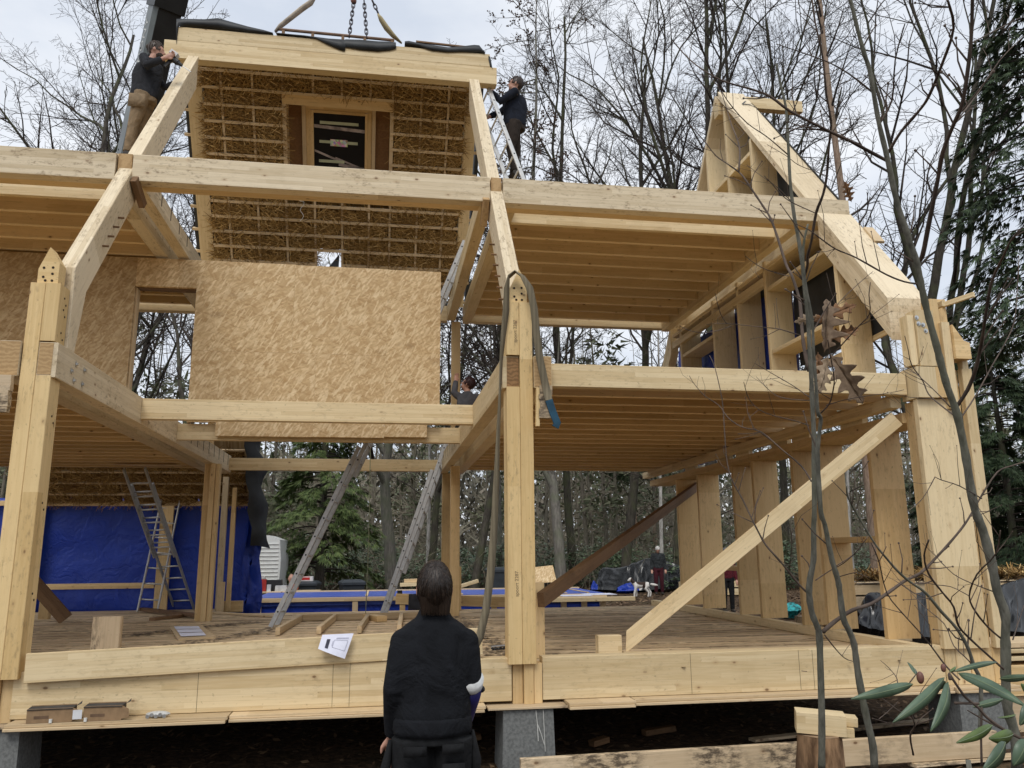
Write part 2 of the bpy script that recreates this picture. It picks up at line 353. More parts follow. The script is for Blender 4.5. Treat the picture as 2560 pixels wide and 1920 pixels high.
M['tarp'] = tarp('blue tarpaulin', (0.004, 0.035, 0.34)); M['tarp_wet'] = tarp('pale blue sheeting', (0.05, 0.10, 0.46))
# ================================================================== GROUND
def gh(x, y):
    t = min(1.0, max(0.0, (y - 9.0) / 14.0)); t = t * t * (3 - 2 * t)
    return 0.05 + 0.26 * t + 0.035 * mnoise.noise(Vector((x * 0.45, y * 0.45, 0.3))) + 0.012 * mnoise.noise(Vector((x * 2.1, y * 2.1, 4.0)))
def axis_pts(a, b, fine0, fine1, step, coarse):
    p = [fine0]
    while p[-1] < fine1: p.append(p[-1] + step)
    s = step
    while p[-1] < b: s *= coarse; p.append(p[-1] + s)
    q = [fine0]; s = step
    while q[-1] > a: s *= coarse; q.append(q[-1] - s)
    return sorted(set(q + p))
gx = axis_pts(-400, 400, -12, 14, 0.3, 1.25); gy = axis_pts(-60, 500, -5, 30, 0.3, 1.25)
m = MB(); nx = len(gx)
for yy in gy:
    for xx in gx: m.v.append((xx, yy, gh(xx, yy)))
for j in range(len(gy) - 1):
    for i in range(nx - 1): a = j * nx + i; m.f.append((a, a + 1, a + nx + 1, a + nx))
g = G('forest floor'); tc = g.n('TexCoord').outputs['Object']
n1 = g.n('TexNoise', {'Vector': tc, 'Scale': 0.8, 'Detail': 6.0}).outputs['Fac']; n2 = g.n('TexNoise', {'Vector': tc, 'Scale': 14.0, 'Detail': 8.0, 'Roughness': 0.7}).outputs['Fac']
vo = g.n('TexVoronoi', {'Vector': tc, 'Scale': 22.0}); vr = g.n('SeparateColor', {0: vo.outputs['Color']}).outputs[0]
col = g.mix(g.step(n2, 0.35, 0.7), (0.035, 0.023, 0.014, 1), (0.1, 0.066, 0.04, 1)); col = g.mix(g.math('MULTIPLY', g.step(vr, 0.6, 0.75), 0.55), col, (0.16, 0.1, 0.055, 1)); col = g.mix(g.math('MULTIPLY', g.step(n1, 0.55, 0.7), 0.35), col, (0.06, 0.055, 0.025, 1))
g.bump(g.math('ADD', n2, g.math('MULTIPLY', vr, 0.4)), 0.7, 0.05)
ground = m.build('ground', g.set(Base_Color=col, Roughness=0.95, Specular_IOR_Level=0.15), smooth=True); tag(ground, kind='structure')
# leaf litter and chips near the house and in the yard behind it
m = MB(); rg = random.Random(21)
def litter(n, x0, x1, y0, y1, s0, s1):
    for _ in range(n):
        x, y = rg.uniform(x0, x1), rg.uniform(y0, y1); z = gh(x, y) + rg.uniform(0.004, 0.02); a = rg.uniform(0, 6.28); s = rg.uniform(s0, s1)
        u = Vector((math.cos(a), math.sin(a), rg.uniform(-0.35, 0.35))) * s; v = Vector((-math.sin(a), math.cos(a), rg.uniform(-0.35, 0.35))) * s * rg.uniform(0.3, 0.6); c = Vector((x, y, z))
        m.add([c - u, c - v * 0.8, c + u, c + v], [(0, 1, 2, 3)])
litter(5200, -6, 7, -3.5, 2.5, 0.02, 0.06); litter(7000, 3, 16, 12, 28, 0.04, 0.1)
tag(m.build('leaf_litter', M['litter']), 'brown fallen leaves and wood chips strewn over the bare ground', 'leaves', kind='stuff')

# ================================================================== TREES
def grow(rg, p, d, ln, r, lvl, st, out):
    n = max(3, int(ln / st['seg'])) if lvl < 3 else 3
    pts, rad = [p.copy()], [r]; q = p.copy(); d = d.normalized()
    tipr = st['tip'] if lvl >= st['max'] else max(st['tip'], r * st['taper'][min(lvl, len(st['taper']) - 1)])
    kids = []
    for i in range(n):
        w = st['wander'][min(lvl, len(st['wander']) - 1)]
        d = (d + Vector((rg.gauss(0, w), rg.gauss(0, w), rg.gauss(0, w) * 0.6 + st['up'][min(lvl, len(st['up']) - 1)]))).normalized()
        q = q + d * (ln / n); f = (i + 1) / n
        pts.append(q.copy()); rad.append(r + (tipr - r) * f); kids.append((f, q.copy(), d.copy(), rad[-1]))
    out.append((lvl, pts, rad))
    if lvl >= st['max']: return
    k = st['kids'][min(lvl, len(st['kids']) - 1)]; k = max(1, int(round(k * rg.uniform(0.8, 1.2))))
    f0 = st['start'][min(lvl, len(st['start']) - 1)]
    for j in range(k):
        f = f0 + (1 - f0) * ((j + rg.random()) / k); i = min(n - 1, int(f * n)); ff, q0, d0, r0 = kids[i]
        base = pts[i].lerp(pts[i + 1], rg.random())
        an = R_(st['ang'][min(lvl, len(st['ang']) - 1)]) * rg.uniform(0.75, 1.25)
        ax = d0.orthogonal().normalized(); ax.rotate(Quaternion(d0, rg.uniform(0, 6.28)))
        nd = d0.copy(); nd.rotate(Quaternion(ax, an))
        l2 = ln * st['len'][min(lvl, len(st['len']) - 1)] * rg.uniform(0.6, 1.1) * (1.15 - 0.55 * f)
        grow(rg, base, nd, l2, min(r0 * 0.75, r * st['rad'][min(lvl, len(st['rad']) - 1)] * (1.1 - 0.4 * f)), lvl + 1, st, out)
OAK = dict(seg=1.0, tip=0.0078, taper=[0.25, 0.2, 0.25, 0.4], wander=[0.07, 0.16, 0.2, 0.22], up=[0.03, 0.07, 0.05, 0.02], kids=[10, 8, 7, 6], start=[0.25, 0.18, 0.12, 0.1], ang=[42, 42, 46, 50], len=[0.5, 0.5, 0.48, 0.5], rad=[0.5, 0.5, 0.5, 0.6], max=4)
BEECH = dict(OAK, kids=[11, 8, 7, 6], ang=[34, 36, 42, 46], up=[0.03, 0.1, 0.06, 0.03], wander=[0.04, 0.12, 0.18, 0.2], start=[0.22, 0.15, 0.12, 0.1])
LARCH = dict(seg=0.9, tip=0.0085, taper=[0.12, 0.15, 0.3], wander=[0.015, 0.09, 0.15], up=[0.05, 0.015, 0.0], kids=[40, 9, 5], start=[0.3, 0.15, 0.1], ang=[78, 48, 50], len=[0.17, 0.36, 0.4], rad=[0.22, 0.45, 0.6], max=3)
POLE = dict(seg=1.2, tip=0.014, taper=[0.25, 0.2, 0.3], wander=[0.025, 0.14, 0.2], up=[0.03, 0.06, 0.02], kids=[15, 6, 4], start=[0.25, 0.2, 0.1], ang=[52, 45, 48], len=[0.26, 0.45, 0.5], rad=[0.3, 0.5, 0.6], max=3)
MULTI = dict(OAK, kids=[6, 7, 7, 6], start=[0.12, 0.25, 0.2, 0.1], ang=[24, 36, 44, 50], len=[0.85, 0.45, 0.42, 0.45], rad=[0.72, 0.45, 0.5, 0.6])
NS = {0: 10, 1: 7, 2: 5, 3: 3, 4: 3}
def tree(name, label, base, h, r, st, seed, group, bk='bark', lean=(0, 0), split=1, cat='tree', cones=None, thick=1.0):
    rg = random.Random(seed); out = []; base = Vector(base)
    grow(rg, Vector((0, 0, -0.2)), Vector((lean[0], lean[1], 1)), h, r, 0, dict(st, tip=st['tip'] * thick), out)
    o = thing(name, base, label, cat, group); tr, cr = MB(), MB()
    for (lv, pts, rad) in out: (tr if lv <= split else cr).tube(pts, rad, NS[min(lv, 4)], cap=False)
    T_ = Matrix.Translation(base)
    if tr.v: tr.build('trunk', M[bk], o, smooth=True, M=T_)
    if cr.v: cr.build('crown', M['twig'], o, M=T_)
    if cones:
        m = MB()
        for (lv, pts, rad) in out:
            if lv >= 2:
                for p in pts[1:]:
                    if rg.random() < 0.5: m.ball(p, rg.uniform(0.02, 0.045), 4, 3)
        m.build('cone_cluster', M['larch'], o, M=T_)
    return o
def gpos(px, Y): p = at_y(px, 1400, Y); return (p.x, Y, gh(p.x, Y))
TG = 'bare trees around the building site'
for i, (px, Y, h, r, st, bk, lean, lab) in enumerate((
    (60, 24, 19.0, 0.24, OAK, 'bark', (0.02, 0), 'bare spreading oak at the far left edge of the photo'),
    (230, 27, 18.5, 0.2, BEECH, 'bark', (0.0, 0), 'bare slim tree just left of the crane boom'),
    (275, 31, 20.0, 0.19, BEECH, 'bark', (0.02, 0), 'bare tree standing right behind the crane boom'),
    (135, 30, 17.0, 0.19, OAK, 'bark', (-0.02, 0), 'bare twiggy tree between the left edge oak and the crane'),
    (415, 22, 10.5, 0.22, MULTI, 'bark', (0.0, 0), 'bare forked tree seen through the doorway of the osb wall'),
    (1325, 24, 19.5, 0.19, LARCH, 'bark_grey', (-0.01, 0), 'tall bare larch behind the man on the right hand ladder'),
    (1250, 29, 15.0, 0.14, LARCH, 'bark_grey', (0.0, 0), 'smaller bare larch left of the tall larch'),
    (1430, 28, 20.0, 0.2, BEECH, 'bark', (0.03, 0), 'bare fan shaped tree right of the tall larch'),
    (1560, 26, 19.0, 0.24, BEECH, 'bark', (0.05, 0), 'bare many stemmed tree above the middle of the right bay'),
    (1690, 25, 20.5, 0.22, BEECH, 'bark', (0.02, 0), 'bare tree left of the gable peak'),
    (1790, 24, 21.0, 0.24, BEECH, 'bark', (0.0, 0), 'bare tree right behind the gable peak'),
    (1960, 27, 20.0, 0.2, BEECH, 'bark', (0.04, 0), 'bare tree right of the gable peak'),
    (2085, 23, 17.0, 0.17, OAK, 'bark', (-0.03, 0), 'bare thin tree close to the left of the pine trunk'),
    (2330, 20, 17.0, 0.26, MULTI, 'bark', (0.06, 0), 'bare mossy multi stemmed oak right of the corner column'),
    (2430, 24, 18.0, 0.22, MULTI, 'bark', (0.04, 0), 'bare tree near the right edge in front of the dark conifer'),
    (1405, 21, 10.0, 0.22, OAK, 'bark_grey', (0.01, 0), 'stout grey trunk standing behind the right bay'),
    (1180, 23, 11.0, 0.17, OAK, 'bark', (0.03, 0), 'leaning dark tree behind the grey jumper man'),
    (985, 24, 10.5, 0.25, OAK, 'bark_grey', (0.0, 0), 'thick brown trunk behind the second long ladder'),
    (1070, 26, 10.5, 0.17, OAK, 'bark', (0.09, 0), 'dark trunk leaning right behind the back tie beam'))):
    tree('bare_tree', lab, gpos(px, Y), h * 1.33, r * 0.95, st, 300 + i, TG, bk, lean, cones=(st is LARCH))
# pine with a clean brown trunk
rgp = random.Random(77)
def foliage_blob(m, c, rx, rz, n, rg, s=0.1, droop=0.0):
    for _ in range(n):
        while True:
            v = Vector((rg.uniform(-1, 1), rg.uniform(-1, 1), rg.uniform(-1, 1)))
            if 0.25 < v.length < 1: break
        p = Vector(c) + Vector((v.x * rx, v.y * rx, v.z * rz)); d = Vector((v.x, v.y, v.z * 0.6 - droop)).normalized() + Vector((rg.gauss(0, .3), rg.gauss(0, .3), rg.gauss(0, .3)))
        d.normalize(); w = d.orthogonal().normalized(); w.rotate(Quaternion(d, rg.uniform(0, 6.28)))
        l = s * rg.uniform(0.6, 1.4); w *= l * 0.16
        m.tri(p - w, p + w, p + d * l)
def pine(px, Y, h, r, seed, label, crown=True, group='pine trees'):
    rg = random.Random(seed); out = []; grow(rg, Vector((0, 0, -0.2)), Vector((0, 0, 1)), h, r, 0, dict(POLE, kids=[22, 4, 3], max=2, start=[0.25, 0.3], len=[0.09 if h > 20 else 0.17, 0.5], wander=[0.008, 0.15]), out)
    b = Vector(gpos(px, Y)); o = thing('pine_tree', b, label, 'tree', group); T_ = Matrix.Translation(b)
    tr, cr = MB(), MB()
    for (lv, pts, rad) in out: (tr if lv == 0 else cr).tube(pts, rad, NS[min(lv, 4)], cap=False)
    tr.build('trunk', M['bark_pine'], o, smooth=True, M=T_); cr.build('crown', M['twig'], o, M=T_)
    if crown:
        m = MB()
        for (lv, pts, rad) in out:
            if lv >= 1 and pts[-1].z > h * (0.8 if h > 20 else 0.55): foliage_blob(m, pts[-1], 0.55, 0.35, 130, rg, 0.22)
        if m.v: m.build('needles', M['spruce'], o, M=T_)
pine(2190, 16, 27.0, 0.17, 41, 'straight pine with pinkish brown bark rising right of the gable')
pine(1590, 44, 11.0, 0.2, 42, 'round topped dark pine far behind the right bay')
pine(1640, 47, 12.0, 0.2, 43, 'second dark pine far behind the right bay, right of the first')
# drooping conifers
def conifer(name, label, base, h, rad, n, seed, mat, z0=0.6, size=0.3, trunk=0.14, group=None, lean=0.0, side=0.0):
    rg = random.Random(seed); b = Vector(base); o = thing(name, b, label, 'tree', group); T_ = Matrix.Translation(b)
    t, br, lf = MB(), MB(), MB(); t.tube([(0, 0, -0.2), (0.03, 0, h * 0.5), (0.0, 0.02, h)], [trunk, trunk * 0.7, 0.02], 9, cap=False)
    nb = int(h * 11)
    for i in range(nb):
        f = (i + rg.random()) / nb; z = z0 + (h - z0) * f; R = rad * (1 - f) ** 0.75 * rg.uniform(0.7, 1.12) + 0.15
        a = rg.uniform(0, 6.28); d = Vector((math.cos(a), math.sin(a), 0)); P = []
        for k in range(6):
            u = k / 5; P.append(Vector((0, 0, z)) + d * (R * u) + Vector((0, 0, 0.25 * R * u - 0.55 * R * u * u)))
        br.tube(P, [0.03, 0.024, 0.018, 0.012, 0.008, 0.005], 4, cap=False)
        for q in range(int(n * (0.35 + 0.65 * R / rad))):
            u = rg.uniform(0.25, 1.0) ** 0.7; k = min(4, int(u * 5)); p = P[k].lerp(P[k + 1], u * 5 - k); sd = Vector((-d.y, d.x, 0))
            off = rg.uniform(-1, 1) * R * 0.26 * (1.15 - 0.5 * u); p = p + sd * off + Vector((0, 0, -abs(off) * 0.35 + rg.uniform(-0.08, 0.05)))
            e = (d * rg.uniform(0.3, 1.0) + sd * (off / max(0.1, R * 0.26)) * 0.8 + Vector((0, 0, rg.uniform(-1.1, -0.1)))).normalized(); l = size * rg.uniform(0.6, 1.35)
            w = e.cross(Vector((rg.uniform(-.5, .5), rg.uniform(-.5, .5), 1))).normalized()
            for s in (-0.5, -0.18, 0.16, 0.5):     # small fan of leaf blades
                e2 = (e + w * s).normalized(); ww = w * l * 0.075
                lf.tri(p - ww, p + ww, p + e2 * l * (1 - abs(s) * 0.35))
    t.build('trunk', M['bark'], o, smooth=True, M=T_); br.build('branches', M['twig'], o, M=T_); lf.build('foliage', M[mat], o, M=T_)
    return o
b = gpos(800, 20); conifer('cypress_tree', 'bushy yellow green cypress behind the middle bay', b, 8.6, 2.1, 95, 51, 'thuja', 0.9, 0.27, 0.16)
conifer('cedar_tree', 'dark drooping cedar at the upper right edge', (14.9, 9.0, gh(14.9, 9.0)), 18.0, 3.5, 48, 52, 'spruce', 6.6, 0.32, 0.22)
conifer('spruce_tree', 'dark spruce behind the sapling at the right edge', gpos(2540, 18), 9.5, 2.6, 75, 53, 'spruce', 0.3, 0.38, 0.15, 'dark spruces at the right')
conifer('spruce_tree', 'dark spruce just right of the corner column', gpos(2420, 23), 10.5, 2.6, 70, 54, 'spruce', 0.3, 0.4, 0.15, 'dark spruces at the right')
conifer('spruce_tree', 'dark spruce beyond the right hand frame edge', gpos(2680, 20), 11.5, 2.8, 60, 55, 'spruce', 0.3, 0.4, 0.15, 'dark spruces at the right')
# birches
for i, (px, Y, lab) in enumerate(((1068, 27, 'thin white birch stem right of the second long ladder'), (1655, 24, 'white birch stem beside the far left gable stud'), (2130, 22, 'white birch stem seen between the gable studs'), (1800, 26, 'pale grey birch stem behind the left gable studs'))):
    tree('birch_tree', lab, gpos(px, Y), 13.0, 0.085, dict(POLE, wander=[0.02, 0.15, 0.2]), 500 + i, 'birches behind the house', 'bark_birch', split=0)
# woodland behind: stems and undergrowth that read as one mass
rg = random.Random(99); sm, tw, nd, lv_ = MB(), MB(), MB(), MB()
for i in range(330):
    Y = rg.uniform(34, 78); X = rg.uniform(-0.72, 0.95) * (Y + 7); h = rg.uniform(10, 19); r = rg.uniform(0.04, 0.13); b = Vector((X, Y, gh(X, Y) - 0.1)); ln = Vector((rg.gauss(0, 0.03), rg.gauss(0, .02), 1))
    sm.tube([b, b + ln * h * 0.5 + Vector((rg.gauss(0, .15), 0, 0)), b + ln * h], [r, r * 0.7, 0.02], 6, cap=False)
    for k in range(20):
        f = rg.uniform(0.06, 0.98); p = b + ln * h * f; a = rg.uniform(0, 6.28); L_ = rg.uniform(0.8, 2.6) * (1.15 - f * 0.6); d = Vector((math.cos(a), math.sin(a), rg.uniform(-0.15, 0.7)))
        q = p + d * L_ * 0.5 + Vector((0, 0, rg.uniform(-.1, .2))); e = p + d * L_ + Vector((0, 0, rg.uniform(-.3, .3))); tw.tube([p, q, e], [0.028, 0.018, 0.008], 3, cap=False)
        for _ in range(3):
            d2 = (d + Vector((rg.gauss(0, .7), rg.gauss(0, .7), rg.gauss(0, .5)))).normalized(); tw.tube([q, q + d2 * rg.uniform(0.4, 1.3)], [0.014, 0.006], 3, cap=False)
    if rg.random() < 0.45:
        for k in range(10): foliage_blob(nd, b + ln * h * rg.uniform(0.12, 0.95) + Vector((rg.uniform(-1.2, 1.2), rg.uniform(-1, 1), 0)), 1.0, 0.5, 34, rg, 0.5)
WD = thing('woodland', (0, 50, 0.3), 'dim mixed woodland closing the view behind the site', 'woodland'); WD['kind'] = 'stuff'
sm.build('stems', bark('woodland bark', (0.13, 0.112, 0.088), (0.22, 0.195, 0.155), (0.15, 0.155, 0.09), 0.4), WD, smooth=True); tw.build('branches', plain('woodland twigs', (0.2, 0.172, 0.13), 0.95, 0.4, 1.0, spec=0.1), WD); nd.build('needles', island('woodland needles', [(0.075, 0.09, 0.05), (0.12, 0.135, 0.075), (0.165, 0.165, 0.1)]), WD)  # lightened bark, twigs and needles: distance haze put into the colours
# far wooded bank that closes the horizon
m = MB(); rg = random.Random(12)
for k in range(42000):
    Y = rg.uniform(70, 96); X = rg.uniform(-1.1, 1.2) * Y; z = (rg.random() ** 1.25) * (12.5 + 2.5 * math.sin(X * 0.13) + 1.5 * math.sin(X * 0.41))
    c = Vector((X, Y, z)); d = Vector((rg.gauss(0, .5), rg.gauss(0, .3), rg.uniform(0.2, 1))).normalized(); w = d.orthogonal().normalized() * rg.uniform(0.1, 0.35); l = rg.uniform(0.7, 2.2); m.tri(c - w, c + w, c + d * l)
tag(m.build('far_wood', island('far wood', [(0.15, 0.142, 0.105), (0.215, 0.2, 0.15), (0.185, 0.16, 0.125)])), 'dim far wood on the horizon behind the tree stems', 'wood', kind='stuff')  # pale tones carry the haze of the distance in the colour
# rhododendron and laurel thicket along the edge of the yard
m = MB(); rg = random.Random(31)
def thicket(n, px0, px1, Y0, Y1, hmax, size):
    for _ in range(n):
        Y = rg.uniform(Y0, Y1); px = rg.uniform(px0, px1); p = at_y(px, 1400, Y); x = p.x
        hm = hmax * (0.55 + 0.5 * mnoise.noise(Vector((x * 0.35, Y * 0.3, 2.0))) + 0.25 * mnoise.noise(Vector((x * 1.1, Y, 7.0))))
        if hm < 0.2: continue
        z = gh(x, Y) + hm * rg.random() ** 0.6; c = Vector((x, Y, z)); a = rg.uniform(0, 6.28); s = size * rg.uniform(0.7, 1.3)
        for k in range(5):
            d = Vector((math.cos(a + k * 1.26), math.sin(a + k * 1.26), rg.uniform(-0.5, 0.35))).normalized(); w = d.cross(Vector((rg.uniform(-.4, .4), rg.uniform(-.4, .4), 1))).normalized() * s * 0.17
            m.add([c, c + d * s * 0.5 + w, c + d * s, c + d * s * 0.5 - w], [(0, 1, 2, 3)])
thicket(7500, 560, 1720, 27, 34, 2.7, 0.2); thicket(3600, 1660, 2560, 22, 29, 2.2, 0.2); thicket(1600, -100, 700, 26, 31, 2.2, 0.2)
tag(m.build('rhododendron_thicket', M['rhodo']), 'green rhododendron thicket along the edge of the yard', 'thicket', kind='stuff')
m = MB()
for k in range(900):
    Y = rg.uniform(23, 40); p = at_y(rg.uniform(600, 2500), 1400, Y); b = Vector((p.x, Y, gh(p.x, Y))); P = [b]; d = Vector((rg.gauss(0, .4), rg.gauss(0, .3), 1))
    for j in range(4): d = d + Vector((rg.gauss(0, .25), rg.gauss(0, .25), 0)); P.append(P[-1] + d * rg.uniform(0.3, 1.1))
    m.tube(P, [0.014, 0.011, 0.008, 0.006, 0.004], 3, cap=False)
tag(m.build('undergrowth_stems', plain('pale undergrowth', (0.17, 0.15, 0.11), 0.9, 0.4)), 'thin bare undergrowth stems in front of the wood', 'undergrowth', kind='stuff')
# foundation blocks
def block(xc, w, label):
    m = MB(); z0 = gh(xc, 0) - 0.15; m.box(xc - w / 2 - 0.012, xc + w / 2 + 0.012, -0.085, 0.36, z0, 0.5); b = bpy.data.objects.new('foundation_block', None)
    m = MB(); vs = []
    for (z, k) in ((z0, 0.015), (0.535, 0.0), (0.543, -0.01)):
        vs += [(xc - w / 2 - k, -0.07 - k, z), (xc + w / 2 + k, -0.07 - k, z), (xc + w / 2 + k, 0.36 + k, z), (xc - w / 2 - k, 0.36 + k, z)]
    m.add(vs, [(3, 2, 1, 0), (8, 9, 10, 11)] + [(i + 4 * j, (i + 1) % 4 + 4 * j, (i + 1) % 4 + 4 * (j + 1), i + 4 * (j + 1)) for j in range(2) for i in range(4)])
    o = m.build_at('foundation_block', M['concrete'], (xc, 0.1, z0), fix=True)
    return tag(o, label, 'concrete block', 'concrete foundation blocks')
block(-3.98, 0.42, 'concrete foundation block under the left front column, at the lower left corner'); fbC = block(0.03, 0.41, 'concrete foundation block with pale drips under the centre column'); block(4.12, 0.46, 'concrete foundation block under the right hand gable corner'); 
lime = plain('lime drips', (0.5, 0.5, 0.47), 0.9, 0.2)
for pts in ([(0.09, 0.53), (0.1, 0.43), (0.105, 0.3)], [(0.15, 0.535), (0.155, 0.4), (0.16, 0.22)], [(0.1, 0.43), (0.13, 0.35), (0.155, 0.27)], [(0.06, 0.18), (0.065, 0.1)], [(0.08, 0.16), (0.085, 0.1)]):
    m = MB(); m.tube([(x, -0.0775 - 0.015 * (0.54 - z) / 0.5, z) for x, z in pts], 0.004, 5); m.build('lime_drip', lime, fbC)
# ================================================================== THE HOUSE
H = thing('timber_house', (0, 0, 0.55), 'unfinished timber frame house of pale glulam beams with straw and osb infill', 'house')
DZ = 0.80                    # finished deck level
XL, XC, XR, XLL = -3.97, 0.0, 4.0, -7.94
def bolt(p, d, parent, r=0.017, mat='steel'):
    m = MB(); d = Vector(d).normalized(); p = Vector(p)
    m.tube([p, p + d * 0.006], r * 1.35, 10); m.tube([p + d * 0.006, p + d * 0.02], r * 0.7, 6)
    return m.build('bolt', M[mat], parent)
def hole(p, parent, r=0.011, d=(0, -1, 0)):
    m = MB(); p = Vector(p); d = Vector(d); m.tube([p - d * 0.001, p + d * 0.0025], r, 8)
    return m.build('bolt_hole', M['hole'], parent)

# --- main columns (front row)
def column(xc, s, full=True):
    z0, z1, pz0, pz1 = 0.88, 4.0, 3.22, 3.505
    c = tbox('column', xc - s * 0.117 if s > 0 else xc + 0.001, xc - 0.001 if s > 0 else xc + 0.117, 0.0, 0.2, z0, z1, M['column'], H, 'Z')
    a, b = (xc + 0.001, xc + 0.117) if s > 0 else (xc - 0.117, xc - 0.001)
    tbox('plank', a, b, 0.0, 0.2, z0, pz0 - 0.002, M['column'], c, 'Z')
    tbox('plank', a, b, 0.0, 0.2, pz1 + 0.002, z1, M['column'], c, 'Z')
    for (u0, u1, y) in ((-0.075, 0.012, 0.07), (0.016, 0.098, 0.035), (0.102, 0.172, 0.05)):
        x0, x1 = (xc + u0, xc + u1) if s < 0 else (xc - u1, xc - u0)
        tbox('base_post', x0, x1, y, 0.2, 0.562, 0.878, M['warm'], c, 'Z')
    m = MB(); m.prism([(-0.082, z1 + 0.001), (0.078, z1 + 0.001), (0.078, 4.19), (-0.008 * s, 4.325), (-0.082, 4.13)], 0.03, 0.17, Matrix.Translation((xc, 0, 0)))
    m.build('tenon', M['column'], c, fix=True)
    for (u, z) in ((-0.04, 4.14), (0.03, 4.145), (-0.038, 4.06), (0.032, 4.03), (0.03, 4.09), (-0.02, 4.03)):
        hole((xc + u, 0.03, z), c)
    for (u, z) in ((0.119, 3.8), (0.119, 3.6), (0.119, 3.9), (0.119, 2.9), (0.119, 2.2), (0.119, 1.5)):
        hole((xc + u, 0.1, z), c, 0.009, (1, 0, 0)); hole((xc + u, 0.14, z - 0.05), c, 0.009, (1, 0, 0))
    return c
cL = column(XL, +1); cC = column(XC, -1); cLL = column(XLL, +1)
def text_mesh(body, size, mat, **kw):
    tx = bpy.data.curves.new('letters', 'FONT'); tx.body = body; tx.size = size; tx.extrude = 0.0004
    for k, v in kw.items(): setattr(tx, k, v)
    ob = bpy.data.objects.new('letters', tx); me = bpy.data.meshes.new_from_object(ob); me.materials.clear(); me.materials.append(mat); bpy.data.objects.remove(ob); return me
tx = text_mesh('spoort 2287', 0.042, plain('stamp ink', (0.2, 0.14, 0.08), 0.9, 0.2))
to = bpy.data.objects.new('timber_stamp', tx)
put(to, cC, Matrix.Translation((-0.025, -0.0012, 3.62)) @ Matrix.Rotation(R_(-90), 4, 'Y') @ Matrix.Rotation(R_(90), 4, 'X'))
put(bpy.data.objects.new('timber_stamp', tx), cC, Matrix.Translation((-0.03, -0.0012, 1.42)) @ Matrix.Rotation(R_(-90), 4, 'Y') @ Matrix.Rotation(R_(90), 4, 'X'))

# --- paired cross beams (along Y) at both storeys
def pair(xc, s, z0, z1, y0, y1, mat, y0o=None):
    h = []
    for (u0, u1) in ((0.004, 0.148), (-0.285, -0.125)):
        a, b = (xc + u0, xc + u1) if s > 0 else (xc - u1, xc - u0)
        inner = u0 > 0
        h.append(tbox('cross_beam', a, b, y0 if inner else (y0o if y0o is not None else y0), y1, z0, z1, M[mat], H, 'Y'))
    return h
bL = pair(XL, +1, 3.205, 3.495, 0.003, 7.95, 'weather', -0.02); bC = pair(XC, -1, 3.21, 3.5, 0.03, 8.0, 'glulam', -0.015); bLL = pair(XLL, +1, 3.205, 3.495, 0.003, 7.95, 'weather')
m = MB(); m.box(XL + 0.008, XL + 0.112, 0.0, 0.0028, 3.225, 3.49); m.build('beam_end', M['end'], bL[0])
m = MB(); m.box(XL - 0.282, XL - 0.128, -0.0225, -0.0203, 3.21, 3.49); m.build('beam_end', M['end'], bL[1])
m = MB(); m.box(-0.112, -0.006, 0.026, 0.0298, 3.226, 3.49); m.build('beam_end', M['end_dark'], bC[0])
m = MB(); m.box(0.128, 0.282, -0.0175, -0.0153, 3.22, 3.49); m.build('beam_end', M['end'], bC[1])
for (y, z) in ((0.42, 3.41), (0.62, 3.40), (0.33, 3.33), (0.4, 3.26), (0.6, 3.27)): bolt((XL + 0.149, y, z), (1, 0, 0), bL[0], 0.02)
for (y, z) in ((0.1, 3.46), (0.1, 3.27)): bolt((-0.149, y, z), (-1, 0, 0), bC[0], 0.018)
for b_, xf, sg in ((bL[0], XL + 0.148, 1), (bC[0], -0.148, -1)):          # notches sawn for the joists that are still missing
    for k in range(9):
        y = 4.45 + 0.4 * k
        m = MB(); m.box(xf - 0.002, xf + 0.0025 * sg if sg > 0 else xf + 0.002, y - 0.012, y + 0.012, 3.33, 3.492)
        m = MB(); x0, x1 = sorted((xf, xf + sg * 0.0025)); m.box(x0, x1, y - 0.012, y + 0.012, 3.31, 3.494); m.build('notch', M['hole'], b_)
def wane(name, x0, x1, z0, z1, y0=-0.07, y1=-0.022):
    m = MB(); n = 7
    for i in range(n):
        a = z0 + (z1 - z0) * i / n; b = z0 + (z1 - z0) * (i + 1) / n; j = random.uniform(-0.008, 0.008)
        m.box(x0 + j, x1 + random.uniform(-0.006, 0.006), y0 + random.uniform(-0.008, 0.006), y1, a, b)
    return m.build(name, M['muddy'], H)
wane('bark_edge_block', -4.235, -4.115, 2.9, 3.2, -0.08); wane('bark_edge_block', 0.16, 0.275, 2.93, 3.22, -0.08)
timber('hanging_batten', (0.145, -0.04, 2.86), (0.155, -0.045, 3.2), 0.035, 0.05, M['column'], H, (0, 1, 0))
aL = pair(XL, +1, 5.70, 5.95, 1.685, 6.48, 'weather'); aC = pair(XC, -1, 5.70, 5.95, 1.685, 6.48, 'glulam'); aLL = pair(XLL, +1, 5.70, 5.95, 1.685, 6.48, 'weather')
for k in range(4):
    y = 2.5 + 0.43 * k
    m = MB(); m.box(XL + 0.1482, XL + 0.1505, y - 0.012, y + 0.012, 5.8, 5.949); m.build('notch', M['hole'], aL[0])

